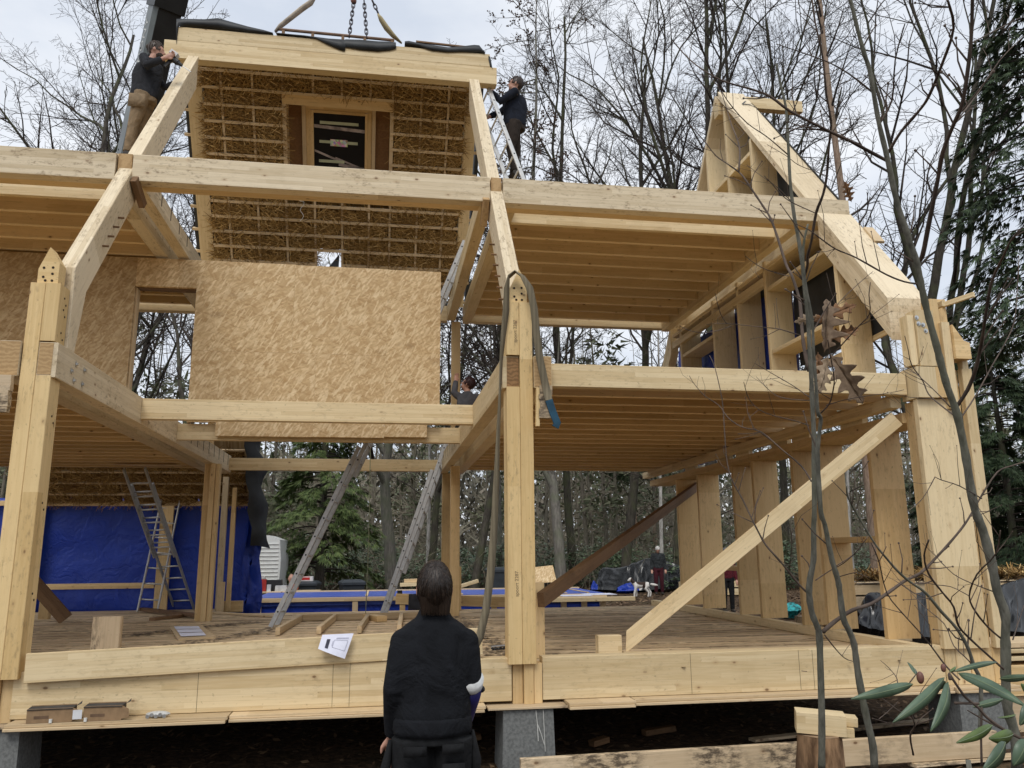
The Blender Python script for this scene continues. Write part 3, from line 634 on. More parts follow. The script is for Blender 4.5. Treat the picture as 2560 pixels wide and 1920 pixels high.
# --- plinth beams, sole plate, deck
for (x0, x1, nm) in ((-7.82, -4.10, 0), (-3.9, -0.085, 1), (0.178, 3.88, 2)):
    p = tbox('plinth_beam', x0, x1, 0.06, 0.2, 0.585, 0.925, M['glulam'], H, 'X')
    m = MB()
    for q in (0.35, 0.62, 0.655):
        xx = x0 + (x1 - x0) * q; m.box(xx - 0.0012, xx + 0.0012, 0.0586, 0.0602, 0.59, 0.92)
    m.build('pencil_line', M['hole'], p)
for (x0, x1, y0) in ((-7.8, -4.25, -0.1), (-3.86, -2.3, -0.12), (-2.29, -0.32, -0.09), (0.36, 0.92, -0.12), (0.93, 3.86, -0.06), (3.87, 4.5, -0.08)):
    tbox('sole_plate', x0, x1, y0, 0.28, 0.558, 0.582, M['batten'], H, 'X', 0.002)
    tbox('sole_plate', x0 - 0.0, x1 - 0.012, y0 - 0.025, 0.25, 0.536, 0.556, M['batten'], H, 'X', 0.002)
for (x0, x1) in ((-4.24, -3.78), (-0.3, 0.35)): tbox('bearing_plate', x0, x1, -0.1, 0.3, 0.545, 0.561, M['muddy'], H, 'X', 0.002)
m = MB(); m.box(-7.9, 3.84, 0.21, 7.98, 0.66, 0.772); deck = m.build('deck', M['warm'], H)
m = MB(); m.box(-9.6, -4.1, 7.985, 9.72, 0.66, 0.772); m.build('deck_slab', M['warm'], deck)
rng = random.Random(3); y = 0.21; row = 0
_bl = {}
while y < 7.95:
    w = 0.142; x = -7.9 + rng.uniform(-1.4, 0)
    while x < 3.84:
        Ln = rng.choice((2.7, 3.3, 3.9, 4.5)); a = max(x, -7.9); b = min(x + Ln, 3.84)
        if b - a > 0.25:
            z = DZ + rng.uniform(-0.006, 0.006)
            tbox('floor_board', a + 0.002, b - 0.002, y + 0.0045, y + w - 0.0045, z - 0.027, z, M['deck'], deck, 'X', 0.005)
        x += Ln
    y += w; row += 1
y = 7.99
while y < 9.65:
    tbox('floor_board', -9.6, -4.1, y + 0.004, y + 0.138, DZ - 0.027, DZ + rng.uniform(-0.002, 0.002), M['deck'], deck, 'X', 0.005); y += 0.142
# rim behind and at the gable side
tbox('plinth_beam', -4.0, 3.84, 7.99, 8.13, 0.5, 0.792, M['warm'], H, 'X')
tbox('gable_sill', 3.85, 4.3, 0.28, 8.1, 0.56, 0.8, M['warm'], H, 'Y'); tbox('gable_sill', 3.84, 3.95, 0.3, 8.1, 0.802, 0.9, M['glulam'], H, 'Y')
for (a, b) in ((0.42, 0.8), (0.92, 1.9), (2.02, 2.45), (2.57, 3.55), (3.67, 4.2), (4.32, 5.55), (5.67, 6.5)):
    tbox('noggin', 3.96, 4.2, a, b, 0.802, 0.86, M['warm'], H, 'Y')

# --- first floor: front beams, joists, boards
Y1 = [0.1 + 0.416 * k for k in range(19)]
def bay(x0, x1, ys, z0, z1, mat='joist', w=0.06, front='glulam'):
    for i, y in enumerate(ys):
        tbox('floor_beam' if i == 0 else 'joist', x0, x1, y, y + (0.1 if i == 0 else w), z0, z1, M[front if i == 0 else mat], H, 'X')
bay(0.288, 3.835, Y1, 3.25, 3.462); bay(-7.785, -4.26, Y1, 3.25, 3.462)
for (x0, x1) in ((0.29, 3.83), (-7.78, -4.262)):
    y = 0.22
    while y < 7.6:
        tbox('ceiling_board', x0, x1, y, min(y + 1.18, 7.66), 3.464, 3.486, M['joist'], H, 'X', 0.002); y += 1.185
for (y, z0, z1) in ((2.4, 3.255, 3.485), (4.02, 3.25, 3.46), (7.78, 3.235, 3.445)):
    tbox('tie_beam', XL + 0.15, -0.15, y, y + 0.1, z0, z1, M['glulam'], H, 'X')
m = MB(); m.quad((-5.55, 7.1, 3.2485), (-4.55, 7.1, 3.2485), (-4.5, 7.42, 3.2485), (-5.2, 7.42, 3.2485)); m.build('floor_hatch', M['batten'], H)
# gable side floor beams
tbox('side_beam', 3.72, 3.835, 0.21, 7.95, 3.14, 3.2485, M['glulam'], H, 'Y'); tbox('wall_plate', 3.86, 4.25, 0.25, 7.95, 3.0, 3.1, M['warm'], H, 'Y')
# --- attic floor
YA = [2.17 + 0.432 * k for k in range(10)]
def bayA(x0, x1):
    for i, y in enumerate(YA): tbox('joist', x0, x1, y, y + 0.06, 5.7, 5.895, M['glulam' if i == 0 else 'joist'], H, 'X')
    y = 2.17
    while y < 6.3: tbox('ceiling_board', x0, x1, y, y + 1.04, 5.897, 5.918, M['joist'], H, 'X', 0.002); y += 1.045
bayA(0.29, 3.7); bayA(-7.785, -4.262)
tbox('side_beam', 3.705, 3.83, 1.69, 6.48, 5.64, 5.896, M['glulam'], H, 'Y')
# --- purlins
for (x0, x1) in ((-7.87, -4.0), (-3.83, -0.075), (0.075, 4.27)):
    tbox('purlin', x0, x1, 1.4, 1.54, 5.6, 5.895, M['weather'], H, 'X'); tbox('purlin', x0 + 0.06, x1 - 0.1, 1.542, 1.68, 5.605, 5.89, M['warm'], H, 'X')
for x0, x1 in ((XL - 0.02, XL + 0.13), (-0.065, 0.065)):
    tbox('purlin_block', x0 + 0.006, x1 - 0.006, 1.425, 1.6, 5.61, 5.905, M['end'], H, 'Z')
for (x0, x1) in ((0.14, 4.1), (-3.83, -0.14), (-7.8, -4.1)):
    tbox('purlin', x0, x1, 6.5, 6.64, 5.70, 5.97, M['glulam'], H, 'X')
# --- front rafters
TH = math.atan(1.25)
def ztop(y): return 3.96 + 1.25 * y
def rafter(xc, mat='weather'):
    m = MB()
    poly = [(0.205, 3.498), (0.205, ztop(0.205)), (3.67, ztop(3.67)), (3.67, ztop(3.67) - 0.5), (0.5, ztop(0.5) - 0.5), (0.37, 3.498)]
    # local frame: x along the slope so that the grain follows the rafter
    A = Matrix.Translation((xc, 0.205, 3.5)) @ frame_of((0, math.cos(TH), math.sin(TH)), (1, 0, 0))
    Ai = A.inverted(); n = len(poly)
    vs = [Ai @ Vector((xc - 0.07, p[0], p[1])) for p in poly] + [Ai @ Vector((xc + 0.07, p[0], p[1])) for p in poly]
    m.add(vs, [tuple(range(n)), tuple(range(2 * n - 1, n - 1, -1))] + [(i, i + n, (i + 1) % n + n, (i + 1) % n) for i in range(n)])
    r = m.build('rafter', M[mat], H, fix=True, M=A)
    bm_ = r.modifiers.new('edge', 'BEVEL'); bm_.width = 0.005; bm_.segments = 1
    return r
rL = rafter(-3.9); rC = rafter(0.0)
for i in range(4):                                             # oak pegs sticking out of the rafters
    y = 0.78 + 0.115 * i; z = ztop(y) - 0.3
    m = MB(); m.tube([(-3.83, y, z), (-3.775, y, z)], 0.011, 8); m.build('peg', M['brace'], rL)
for i in range(6):
    y = 0.42 + 0.13 * i; z = ztop(y) - 0.33
    m = MB(); m.tube([(-0.07, y, z), (-0.125, y, z)], 0.011, 8); m.build('peg', M['brace'], rC)
# small corbels under the front purlin joints
timber('corbel', (-3.79, 1.36, 5.60), (-3.76, 1.62, 5.42), 0.06, 0.1, M['brace'], H); timber('corbel', (-0.12, 1.38, 5.63), (-0.125, 1.6, 5.40), 0.07, 0.09, M['end'], H)
# --- ridge
rb = tbox('ridge_beam', -4.3, 0.335, 3.68, 3.82, 8.5, 8.77, M['glulam'], H, 'X'); rb2 = tbox('ridge_beam', -4.14, 0.235, 3.684, 3.82, 8.773, 8.985, M['glulam'], H, 'X')
# --- back posts
tbox('post', -3.86, -3.78, 6.42, 6.56, DZ, 3.203, M['warm'], H, 'Z'); tbox('post', -3.775, -3.715, 6.44, 6.58, DZ, 3.2, M['warm'], H, 'Z'); tbox('post', -3.96, -3.87, 6.5, 6.64, DZ, 5.69, M['warm'], H, 'Z')
tbox('post', -4.06, -3.96, 8.6, 8.7, DZ, 3.19, M['weather'], H, 'Z'); tbox('post_foot', -4.0, -3.88, 8.42, 8.46, DZ + 0.005, 1.32, M['batten'], H, 'Z')
tbox('post', -0.06, 0.09, 6.5, 6.62, 3.52, 5.69, M['warm'], H, 'Z'); tbox('post', -0.1, 0.1, 7.82, 7.94, DZ, 3.205, M['warm'], H, 'Z')
tbox('post', -0.06, 0.09, 6.47, 6.6, DZ, 3.2, M['warm'], H, 'Z')
for z in (4.6, 4.85, 5.1, 4.4): bolt((-0.06, 6.56, z), (-1, 0, 0), H, 0.012)
tbox('post_block', 0.11, 0.24, 7.7, 7.82, DZ + 0.005, 1.55, M['warm'], H, 'Z'); tbox('post_block', 0.245, 0.37, 0.9, 1.0, DZ + 0.005, 1.5, M['warm'], H, 'Z')
timber('hanging_shim', (0.16, 7.8, 2.72), (0.16, 7.8, 3.2), 0.08, 0.05, M['brace'], H, (0, 1, 0))
# --- braces
timber('brace', at_x(1352, 1500, 0.3), at_y(1770, 1196, 7.3), 0.07, 0.135, M['brace'], H, (0, 0, 1))
b0 = at_z(1565, 1605, DZ + 0.13); b1 = at_x(2240, 1048, 3.78)
timber('brace', b0, b1, 0.06, 0.155, M['glulam'], H, (0, 0, 1), c0=0.9)
tbox('brace_block', b0.x - 0.29, b0.x - 0.06, b0.y - 0.06, b0.y + 0.05, DZ + 0.004, DZ + 0.2, M['glulam'], H, 'X'); tbox('floor_batten', b0.x - 0.05, 3.7, b0.y - 0.1, b0.y - 0.02, DZ + 0.004, DZ + 0.05, M['batten'], H, 'X')
timber('brace', at_z(165, 1548, DZ + 0.06), at_y(70, 1440, 6.5), 0.08, 0.2, M['brace'], H); tbox('brace_block', -6.55, -6.4, 7.5, 7.62, DZ + 0.004, 1.12, M['warm'], H, 'Z')
tbox('upright_offcut', -3.85, -3.6, 1.55, 1.64, DZ + 0.004, 1.22, M['muddy'], H, 'Z')

# --- osb partition with its doorway
OW = tbox('osb_wall', -8.0, -4.46, 3.93, 3.985, 5.275, 5.668, M['osb_dark'], H, 'X', 0.001)
def panel(x0, x1, z0, z1, mat='osb'):
    return tbox('osb_panel', x0 + 0.0006, x1 - 0.0006, 3.925, 3.985, z0 + 0.0006, z1 - 0.0006, M[mat], OW, 'X', 0.001)
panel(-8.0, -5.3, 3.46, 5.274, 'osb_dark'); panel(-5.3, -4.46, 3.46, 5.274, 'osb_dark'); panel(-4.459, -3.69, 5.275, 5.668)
for (x0, x1, z0, z1) in ((-3.69, -2.42, 4.42, 5.668), (-2.42, -1.17, 4.42, 5.662), (-1.17, -0.435, 4.05, 5.658), (-3.69, -3.33, 3.47, 4.42), (-3.33, -2.1, 3.292, 4.42), (-2.1, -1.17, 3.295, 4.42), (-1.17, -0.6, 3.31, 4.05), (-0.6, -0.435, 3.5, 4.05)):
    panel(x0, x1, z0, z1)
for (x, a, b) in ((-4.46, 3.47, 5.27), (-3.69, 3.47, 5.27)):
    tbox('door_jamb', x - 0.014, x + 0.014, 3.987, 4.12, a, b, M['batten'], OW, 'Z')
tbox('door_head', -4.47, -3.68, 3.987, 4.12, 5.262, 5.29, M['brace'], OW, 'X')
for x in (-7.2, -6.4, -5.5, -2.8, -2.0, -1.2, -0.5): tbox('wall_stud', x, x + 0.06, 3.987, 4.1, 3.5, 5.66, M['batten'], OW, 'Z')

# --- straw filled roof element (far slope)
SP0 = Vector((0, 4.2, 6.2 + 1.25 * 2.3)); SV = Vector((0, 1, -1.25)).normalized(); SN = Vector((0, 1.25, 1)).normalized()
def sp(u, v, d=0.0): return Vector((u, SP0.y, SP0.z)) + SV * v + SN * d
SF = Matrix(((1, 0, 0, 0), (0, SV.y, SN.y, 0), (0, SV.z, SN.z, 0), (0, 0, 0, 1)))      # x=u, y=v, z=outwards
def slab(name, u0, u1, v0, v1, d0, d1, mat, parent):
    m = MB(); m.box(-(u1 - u0) / 2, (u1 - u0) / 2, -(v1 - v0) / 2, (v1 - v0) / 2, -(d1 - d0) / 2, (d1 - d0) / 2)
    c = sp((u0 + u1) / 2, (v0 + v1) / 2, (d0 + d1) / 2)
    if v1 - v0 > u1 - u0:
        m = MB(); m.box(-(v1 - v0) / 2, (v1 - v0) / 2, -(u1 - u0) / 2, (u1 - u0) / 2, -(d1 - d0) / 2, (d1 - d0) / 2)
        return m.build(name, mat, parent, M=Matrix.Translation(c) @ SF @ Matrix.Rotation(R_(90), 4, 'Z'))
    return m.build(name, mat, parent, M=Matrix.Translation(c) @ SF)
V1 = 3.85
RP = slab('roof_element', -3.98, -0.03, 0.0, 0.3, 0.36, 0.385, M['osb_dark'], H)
for (u0, u1, v0, v1) in ((-3.98, -2.77, 0.3, V1), (-1.19, -0.03, 0.3, V1), (-2.77, -1.19, 0.3, 0.72), (-2.77, -1.19, 2.1, 2.98), (-2.77, -2.37, 2.981, V1), (-1.92, -1.19, 2.981, V1)):
    slab('roof_sheathing', u0, u1, v0, v1, 0.362, 0.385, M['osb_dark'], RP)
slab('side_rail', -4.2, -3.985, -0.1, 6.3, 0.03, 0.36, M['glulam'], RP); slab('side_rail', -0.025, 0.15, -0.1, V1 + 0.1, 0.03, 0.36, M['glulam'], RP)
slab('side_membrane', -4.26, -4.21, -0.1, 3.9, 0.1, 0.5, M['membrane'], RP); slab('side_membrane', 0.19, 0.24, 0.3, V1, 0.1, 0.5, M['membrane'], RP)
for k in range(9):
    slab('batten_end', -4.3, -4.2, 0.55 + 0.37 * k, 0.59 + 0.37 * k, 0.06, 0.12, M['batten'], RP); slab('batten_end', 0.15, 0.22, 0.9 + 0.37 * k, 0.94 + 0.37 * k, 0.06, 0.12, M['batten'], RP)
# bale prototypes: a rough core plus loose strands
def bale_mesh(seed, du, dv, n):
    rg = random.Random(seed); m = MB(); nx, ny = 6, 4
    P = [[Vector((-du / 2 + du * i / nx, -dv / 2 + dv * j / ny, (0.005 + rg.uniform(-0.03, 0.02)) if 0 < i < nx and 0 < j < ny else -0.02)) for i in range(nx + 1)] for j in range(ny + 1)]
    b = len(m.v)
    for j in range(ny + 1):
        for i in range(nx + 1): m.v.append(tuple(P[j][i]))
    for j in range(ny):
        for i in range(nx): a = b + j * (nx + 1) + i; m.f.append((a, a + nx + 1, a + nx + 2, a + 1))
    k = len(m.f)
    for q in range(n):
        c = Vector((rg.uniform(-du, du) * 0.47, rg.uniform(-dv, dv) * 0.43, rg.uniform(0.0, 0.045) if rg.random() < 0.86 else rg.uniform(0.04, 0.085)))
        an = rg.gauss(0, 0.75) + (0.0 if rg.random() < 0.65 else rg.uniform(0, 3.14)); ln = rg.uniform(0.06, 0.22); t = Vector((math.cos(an), math.sin(an), rg.uniform(-0.45, 0.45))).normalized()
        s = t.cross(Vector((0, 0, 1))).normalized() * rg.uniform(0.0022, 0.0055)
        e = c + t * ln; mid = (c + e) / 2 + Vector((0, 0, -rg.uniform(0, 0.015)))
        m.add([c - s, c + s, mid + s, mid - s, e + s * 0.6, e - s * 0.6], [(0, 1, 2, 3), (3, 2, 4, 5)])
    me = m.mesh('straw_bale', M['bale']); me.materials.append(M['strand'])
    for i, p in enumerate(me.polygons):
        if i >= k: p.material_index = 1
    return me
BALES = [bale_mesh(100 + i, 0.42, 0.225, 330) for i in range(6)]; BALES_S = [bale_mesh(200 + i, 0.26, 0.225, 210) for i in range(3)]
US = [-3.98, -3.7, -3.25, -2.81, -2.36, -1.93, -1.5, -1.16, -0.72, -0.3, -0.03]; VS = [0.085 + 0.2445 * k for k in range(16)]
rg = random.Random(5)
for j in range(len(VS) - 1):
    for i in range(len(US) - 1):
        u0, u1, v0, v1 = US[i], US[i + 1], VS[j], VS[j + 1]
        if -2.85 < u0 and u1 < -1.1 and 0.5 < v0 < 2.05: continue
        if j >= 12 and i == 4: continue
        small = u1 - u0 < 0.36
        o = bpy.data.objects.new('straw_bale', rg.choice(BALES_S if small else BALES))
        sx = (u1 - u0 - 0.02) / (0.26 if small else 0.42)
        put(o, RP, Matrix.Translation(sp((u0 + u1) / 2, (v0 + v1) / 2, 0.03)) @ SF @ Matrix.Diagonal((sx * rg.choice((-1, 1)), rg.choice((-1, 1)), -1, 1)))
        m = None
for j, v in enumerate(VS[1:-1]):
    if 0.7 < v < 2.05:
        slab('batten', -3.98, -2.775, v - 0.02, v + 0.02, -0.036, 0.006, M['batten'], RP); slab('batten', -1.185, -0.03, v - 0.02, v + 0.02, -0.036, 0.006, M['batten'], RP)
    elif j + 1 > 12: slab('batten', -3.98, -2.36, v - 0.02, v + 0.02, -0.036, 0.006, M['batten'], RP); slab('batten', -1.93, -0.03, v - 0.02, v + 0.02, -0.036, 0.006, M['batten'], RP)
    else: slab('batten', -3.98, -0.03, v - 0.02, v + 0.02, -0.036, 0.006, M['batten'], RP)
for u in US[1:-1]:
    if -2.7 < u < -1.2:
        slab('counter_batten', u - 0.017, u + 0.017, 0.05, 0.56, -0.012, 0.045, M['batten'], RP); slab('counter_batten', u - 0.017, u + 0.017, 2.05, V1, -0.012, 0.045, M['batten'], RP)
    else: slab('counter_batten', u - 0.017, u + 0.017, 0.05, V1, -0.012, 0.046, M['batten'], RP)
# roof window in its lined opening
slab('window_lintel', -2.82, -1.14, 0.58, 0.74, -0.015, 0.3, M['warm'], RP)
slab('window_jamb', -2.82, -2.765, 0.742, 2.1, -0.015, 0.3, M['batten'], RP); slab('window_jamb', -1.195, -1.14, 0.742, 2.1, -0.015, 0.3, M['batten'], RP)
slab('window_sill', -2.82, -1.14, 2.1, 2.16, -0.015, 0.3, M['warm'], RP)
for (a_, b_) in ((-2.8, -2.47), (-1.51, -1.16)): slab('reveal_backing', a_, b_, 0.7, 2.15, 0.342, 0.36, M['osb_dark'], RP)
lin = plain('fibreboard', (0.2, 0.105, 0.045), 0.85, 0.12, 30.0)
slab('reveal_board', -2.76, -2.55, 0.745, 2.09, 0.285, 0.3, lin, RP); slab('reveal_board', -1.42, -1.2, 0.745, 2.09, 0.285, 0.3, lin, RP)
slab('mullion', -2.56, -2.5, 0.745, 2.09, 0.24, 0.284, M['batten'], RP); slab('mullion', -1.475, -1.42, 0.745, 2.09, 0.24, 0.284, M['batten'], RP)
WF = slab('window_frame', -2.5, -1.48, 0.75, 0.83, 0.27, 0.34, M['warm'], RP)
for (a, b, c, d, e0) in ((-2.5, -2.43, 0.832, 2.09, 0.27), (-1.55, -1.48, 0.832, 2.09, 0.27), (-2.43, -2.385, 0.84, 2.09, 0.262), (-1.585, -1.55, 0.84, 2.09, 0.262), (-2.385, -1.585, 0.832, 0.875, 0.262)):
    slab('window_bar', a, b, c, d, e0, 0.34, M['warm'], RP)
g = G('window glass'); gl = g.set(Base_Color=(0.012, 0.012, 0.013, 1), Roughness=0.08, Specular_IOR_Level=0.35)
slab('window_pane', -2.386, -1.584, 0.872, 2.09, 0.3, 0.31, gl, RP)
tape = plain('pale green tape', (0.42, 0.46, 0.33), 0.7, 0.1)
for (a, b, v) in ((-2.29, -1.69, 1.02), (-2.3, -1.7, 1.315), (-2.31, -1.91, 1.62)): slab('tape_strip', a, b, v - 0.022, v + 0.022, 0.294, 0.299, tape, RP)
g = G('glazing label'); tcc = g.n('TexCoord').outputs['Object']; vr = g.n('TexVoronoi', {'Vector': tcc, 'Scale': 26.0}); 
slab('glazing_label', -2.13, -1.86, 1.27, 1.375, 0.287, 0.293, g.set(Base_Color=g.mix(0.55, (0.6, 0.56, 0.4, 1), vr.outputs['Color']), Roughness=0.5), RP)
wrap = plain('loose wrapping film', (0.3, 0.26, 0.26), 0.4, 0.4, 9.0)
for (a, b, va, vb, th) in ((-2.38, -1.59, 1.08, 1.12, 0.05), (-2.38, -1.95, 1.46, 1.62, 0.035), (-2.0, -1.59, 1.66, 1.72, 0.05), (-2.05, -1.6, 1.56, 1.72, 0.03)):
    m = MB(); m.quad(sp(a, va - th / 2, 0.2985), sp(b, vb - th / 2, 0.2985), sp(b, vb + th / 2, 0.2985), sp(a, va + th / 2, 0.2985)); m.build('wrapping_strip', wrap, RP)
# loose twine hanging from the roof element
m = MB(); pts = [sp(-2.55, 2.2, -0.03) + Vector((0.03 * math.sin(i * 1.3), -0.01, -0.045 * i)) for i in range(9)]; m.tube(pts, 0.004, 5); m.ball(sp(-2.57, 2.2, -0.03), 0.03, 7, 5, (1.4, 0.6, 0.6)); m.build('twine', plain('white twine', (0.7, 0.67, 0.6), 0.8), RP)
# torn membrane flap under the element
m = MB(); a = at_y(815, 676, 6.2); b = at_y(849, 634, 6.2); c = at_y(846, 680, 6.2); m.tri(a, b, c); m.tri(at_y(849, 634, 6.25), at_y(884, 676, 6.25), at_y(868, 676, 6.2)); m.build('membrane_flap', M['membrane'], RP)

# lower straw roof element over the left bay
def sp2(u, v, d=0.0): return Vector((u, 6.7, 5.95)) + SV * v + SN * d
LP = None
rgb = random.Random(8)
m = MB(); m.box(-2.05, 2.05, 2.75, 4.3, -0.012, 0.012)
LP = m.build('eaves_element', M['osb_dark'], H, M=Matrix.Translation(sp2(-5.75, 0.0, 0.4)) @ SF)
for j in range(12, 17):
    for i in range(9):
        u0 = -7.75 + 0.45 * i; v0 = 0.2445 * j
        if u0 + 0.45 > -3.6: continue
        o = bpy.data.objects.new('straw_bale', rgb.choice(BALES)); put(o, LP, Matrix.Translation(sp2(u0 + 0.22, v0 + 0.12, 0.05)) @ SF @ Matrix.Diagonal((rgb.choice((-1, 1)), 1, -1, 1)))
    m = MB(); m.box(-2.05, 2.05, -0.016, 0.016, -0.02, 0.02); m.build('batten', M['batten'], LP, M=Matrix.Translation(sp2(-5.75, 0.2445 * j, 0.02)) @ SF)
m = MB(); m.box(-1.6, 1.6, -0.03, 0.03, -0.18, 0.18); m.build('side_rail', M['weather'], LP, M=Matrix.Translation(sp2(-3.66, 2.8, 0.2)) @ SF @ Matrix.Rotation(R_(90), 4, 'Z'))
m = MB(); n = 14
P = []
for i in range(n + 1):
    t = i / n; z = 4.2 - 2.25 * t; xw = -3.6 + 0.12 * t * t + 0.03 * math.sin(i * 1.7); y = 8.1 + 0.8 * t
    P.append([Vector((xw - 0.05, y, z)), Vector((xw + 0.12 + 0.05 * math.sin(i * 2.1), y + 0.15, z)), Vector((xw + 0.2 + 0.06 * math.cos(i * 1.3), y + 0.5, z - 0.05)), Vector((xw + 0.1, y + 0.9, z))])
for i in range(n):
    for j in range(3): m.quad(P[i][j], P[i][j + 1], P[i + 1][j + 1], P[i + 1][j])
m.build('eaves_membrane', M['membrane'], LP, smooth=True)
# --- back wall of the left bay: rail, studs (tarpaulin is its own thing)
tbox('wall_rail', -9.6, -3.62, 9.28, 9.38, 2.7, 2.79, M['warm'], H, 'X')
for (a, b, y0, y1) in ((-7.55, -7.3, 9.2, 9.27), (-5.25, -5.02, 9.2, 9.27)): tbox('wall_stud', a, b, y0, y1, DZ + 0.003, 2.698, M['warm'], H, 'Z')
tbox('wall_stud', -3.9, -3.82, 8.7, 8.78, DZ + 0.003, 3.0, M['warm'], H, 'Z'); tbox('wall_rail', -7.28, -5.27, 9.21, 9.25, 1.2, 1.3, M['warm'], H, 'X')
tbox('floor_block', -4.0, -3.62, 8.8, 8.9, 0.78, 0.97, M['warm'], H, 'X')

# --- gable wall on the right
GX0, GX1 = 3.87, 4.23
for y in (0.85, 1.95, 2.5, 3.6, 4.25, 5.6, 6.55): tbox('stud', GX0, GX1, y, y + 0.065, 0.902, 2.998, M['warm'], H, 'Z')
for (y0, y1, z) in ((0.915, 1.945, 1.86), (4.32, 5.59, 1.5)): tbox('noggin', GX0 + 0.02, GX1 - 0.02, y0, y1, z, z + 0.06, M['warm'], H, 'Y')
tbox('noggin', 3.6, 4.25, 1.98, 2.0, 2.25, 2.33, M['warm'], H, 'X')
for y in (0.85, 1.95, 2.5, 3.6, 4.25, 5.6): tbox('blocking', GX0 - 0.01, GX0 + 0.05, y + 0.07, y + 0.5, 3.1, 3.24, M['glulam'], H, 'Y')
# upper storey studs up to the roof line
def ystud(y, z0, z1=None, x0=GX0, x1=GX1, mat='glulam', t=0.065):
    zt = min(ztop(y), ztop(7.9 - y)) - 0.12
    return tbox('stud', x0, x1, y, y + t, z0, zt if z1 is None else z1, M[mat], H, 'Z')
for y in (1.14,): ystud(y, 3.3)
for y in (2.83, 3.7, 4.6, 6.0): ystud(y, 3.3, 5.63)
for (y0, y1, z) in ((1.21, 2.82, 4.33), (1.21, 2.82, 5.2), (4.67, 5.99, 5.05)):
    tbox('noggin', GX0 + 0.01, GX1 - 0.01, y0, y1, z, z + 0.055, M['glulam'], H, 'Y')
tbox('wall_plate', GX0, GX1, 1.7, 6.4, 5.5, 5.56, M['glulam'], H, 'Y'); tbox('wall_plate', 4.12, 4.2, 1.7, 6.48, 5.562, 5.9, M['glulam'], H, 'Y'); tbox('wall_plate', 3.86, 3.93, 2.9, 6.4, 5.3, 5.42, M['glulam'], H, 'Y'); tbox('wall_plate', 3.84, 3.9, 0.25, 7.9, 3.26, 3.3, M['glulam'], H, 'Y')
# attic gable studs and boards
for y in (2.95, 3.72, 4.45): ystud(y, 5.9)
tbox('collar_board', GX0 + 0.005, GX1, 3.02, 3.715, 7.3, 7.36, M['glulam'], H, 'Y'); tbox('collar_board', GX0 + 0.005, GX1, 3.79, 4.445, 7.3, 7.36, M['glulam'], H, 'Y')
# roof plates of the gable
def slope(name, x0, x1, ya, yb, t, mat, back=False, drop=0.0):
    A = Vector(((x0 + x1) / 2, ya, ztop(ya))); B = Vector(((x0 + x1) / 2, yb, ztop(yb)))
    if back: A.y, B.y = 7.9 - A.y, 7.9 - B.y
    d = (B - A).normalized(); n = Vector((1, 0, 0)).cross(d)
    if n.z < 0: n = -n
    return timber(name, A - n * (t / 2 + drop), B - n * (t / 2 + drop), x1 - x0, t, M[mat], H, n, c0=1.25, c1=1.25)
slope('roof_plate', 3.86, 4.29, 1.42, 3.86, 0.075, 'weather'); slope('roof_plate', 3.86, 4.29, 1.45, 3.86, 0.075, 'weather', True)
slope('rafter', 3.85, 4.29, 0.16, 1.3, 0.28, 'weather')
slope('rafter', 3.86, 4.0, 0.3, 1.3, 0.3, 'glulam', True)
tbox('ridge_beam', 3.98, 5.28, 3.9, 4.02, 8.6, 8.79, M['glulam'], H, 'X'); tbox('ridge_block', 3.84, 3.975, 3.87, 4.03, 8.42, 8.63, M['glulam'], H, 'X')
timber('roof_offcut', (4.33, 0.98, 5.2), (4.34, 1.18, 5.45), 0.12, 0.03, M['batten'], H, (0, -0.78, 0.62)); 
m = MB(); m.box(4.292, 4.3, 0.0, 3.0, -0.05, 0.02); A = Matrix.Translation((0, 1.5, ztop(1.5))) @ Matrix(((1, 0, 0, 0), (0, math.cos(TH), -math.sin(TH), 0), (0, math.sin(TH), math.cos(TH), 0), (0, 0, 0, 1)))
m.build('edge_membrane', M['membrane'], H, M=A)
def curl(pts, w, name='membrane_strip'):
    m = MB()
    for i in range(len(pts) - 1):
        a, b = Vector(pts[i]), Vector(pts[i + 1]); o = Vector((0, w * 0.8, w * 0.6)); m.quad(a, b, b + o, a + o)
    return m.build(name, M['membrane'], H, smooth=True)
curl([at_y(1858, 260, 3.55), at_y(1866, 254, 3.55), at_y(1880, 258, 3.55), at_y(1893, 270, 3.5), at_y(1905, 285, 3.4)], 0.06)
curl([at_y(1913, 350, 2.85), at_y(1922, 356, 2.85), at_y(1945, 358, 2.8), at_y(1965, 349, 2.8), at_y(1998, 362, 2.8), at_y(1985, 372, 2.75)], 0.08)
# weather sheets on the outside of the gable
def sheet(name, x, y0, y1, zfun0, zfun1, mat, n=10, k=5):
    m = MB(); P = []
    for i in range(n + 1):
        y = y0 + (y1 - y0) * i / n; P.append([(x + 0.02 * math.sin(3.1 * y + 2 * j), y, zfun0(y) + (zfun1(y) - zfun0(y)) * j / k) for j in range(k + 1)])
    for i in range(n):
        for j in range(k): m.quad(P[i][j], P[i + 1][j], P[i + 1][j + 1], P[i][j + 1])
    return m.build(name, mat, H, smooth=True)
sheet('gable_membrane', 4.27, 0.25, 2.835, lambda y: 4.12 + 0.02 * y, lambda y: ztop(y) - 0.06, M['membrane'])
sheet('gable_membrane', 4.27, 2.836, 3.9, lambda y: 5.4, lambda y: ztop(y) - 0.08, M['membrane'])
sheet('gable_tarpaulin', 4.262, 2.84, 7.2, lambda y: 3.25, lambda y: 5.45, M['tarp'])
timber('batten', (4.25, -0.02, 4.16), (4.25, 2.4, 4.06), 0.03, 0.06, M['glulam'], H); timber('batten', (4.45, -0.2, 4.2), (4.27, 0.28, 4.17), 0.03, 0.05, M['glulam'], H)
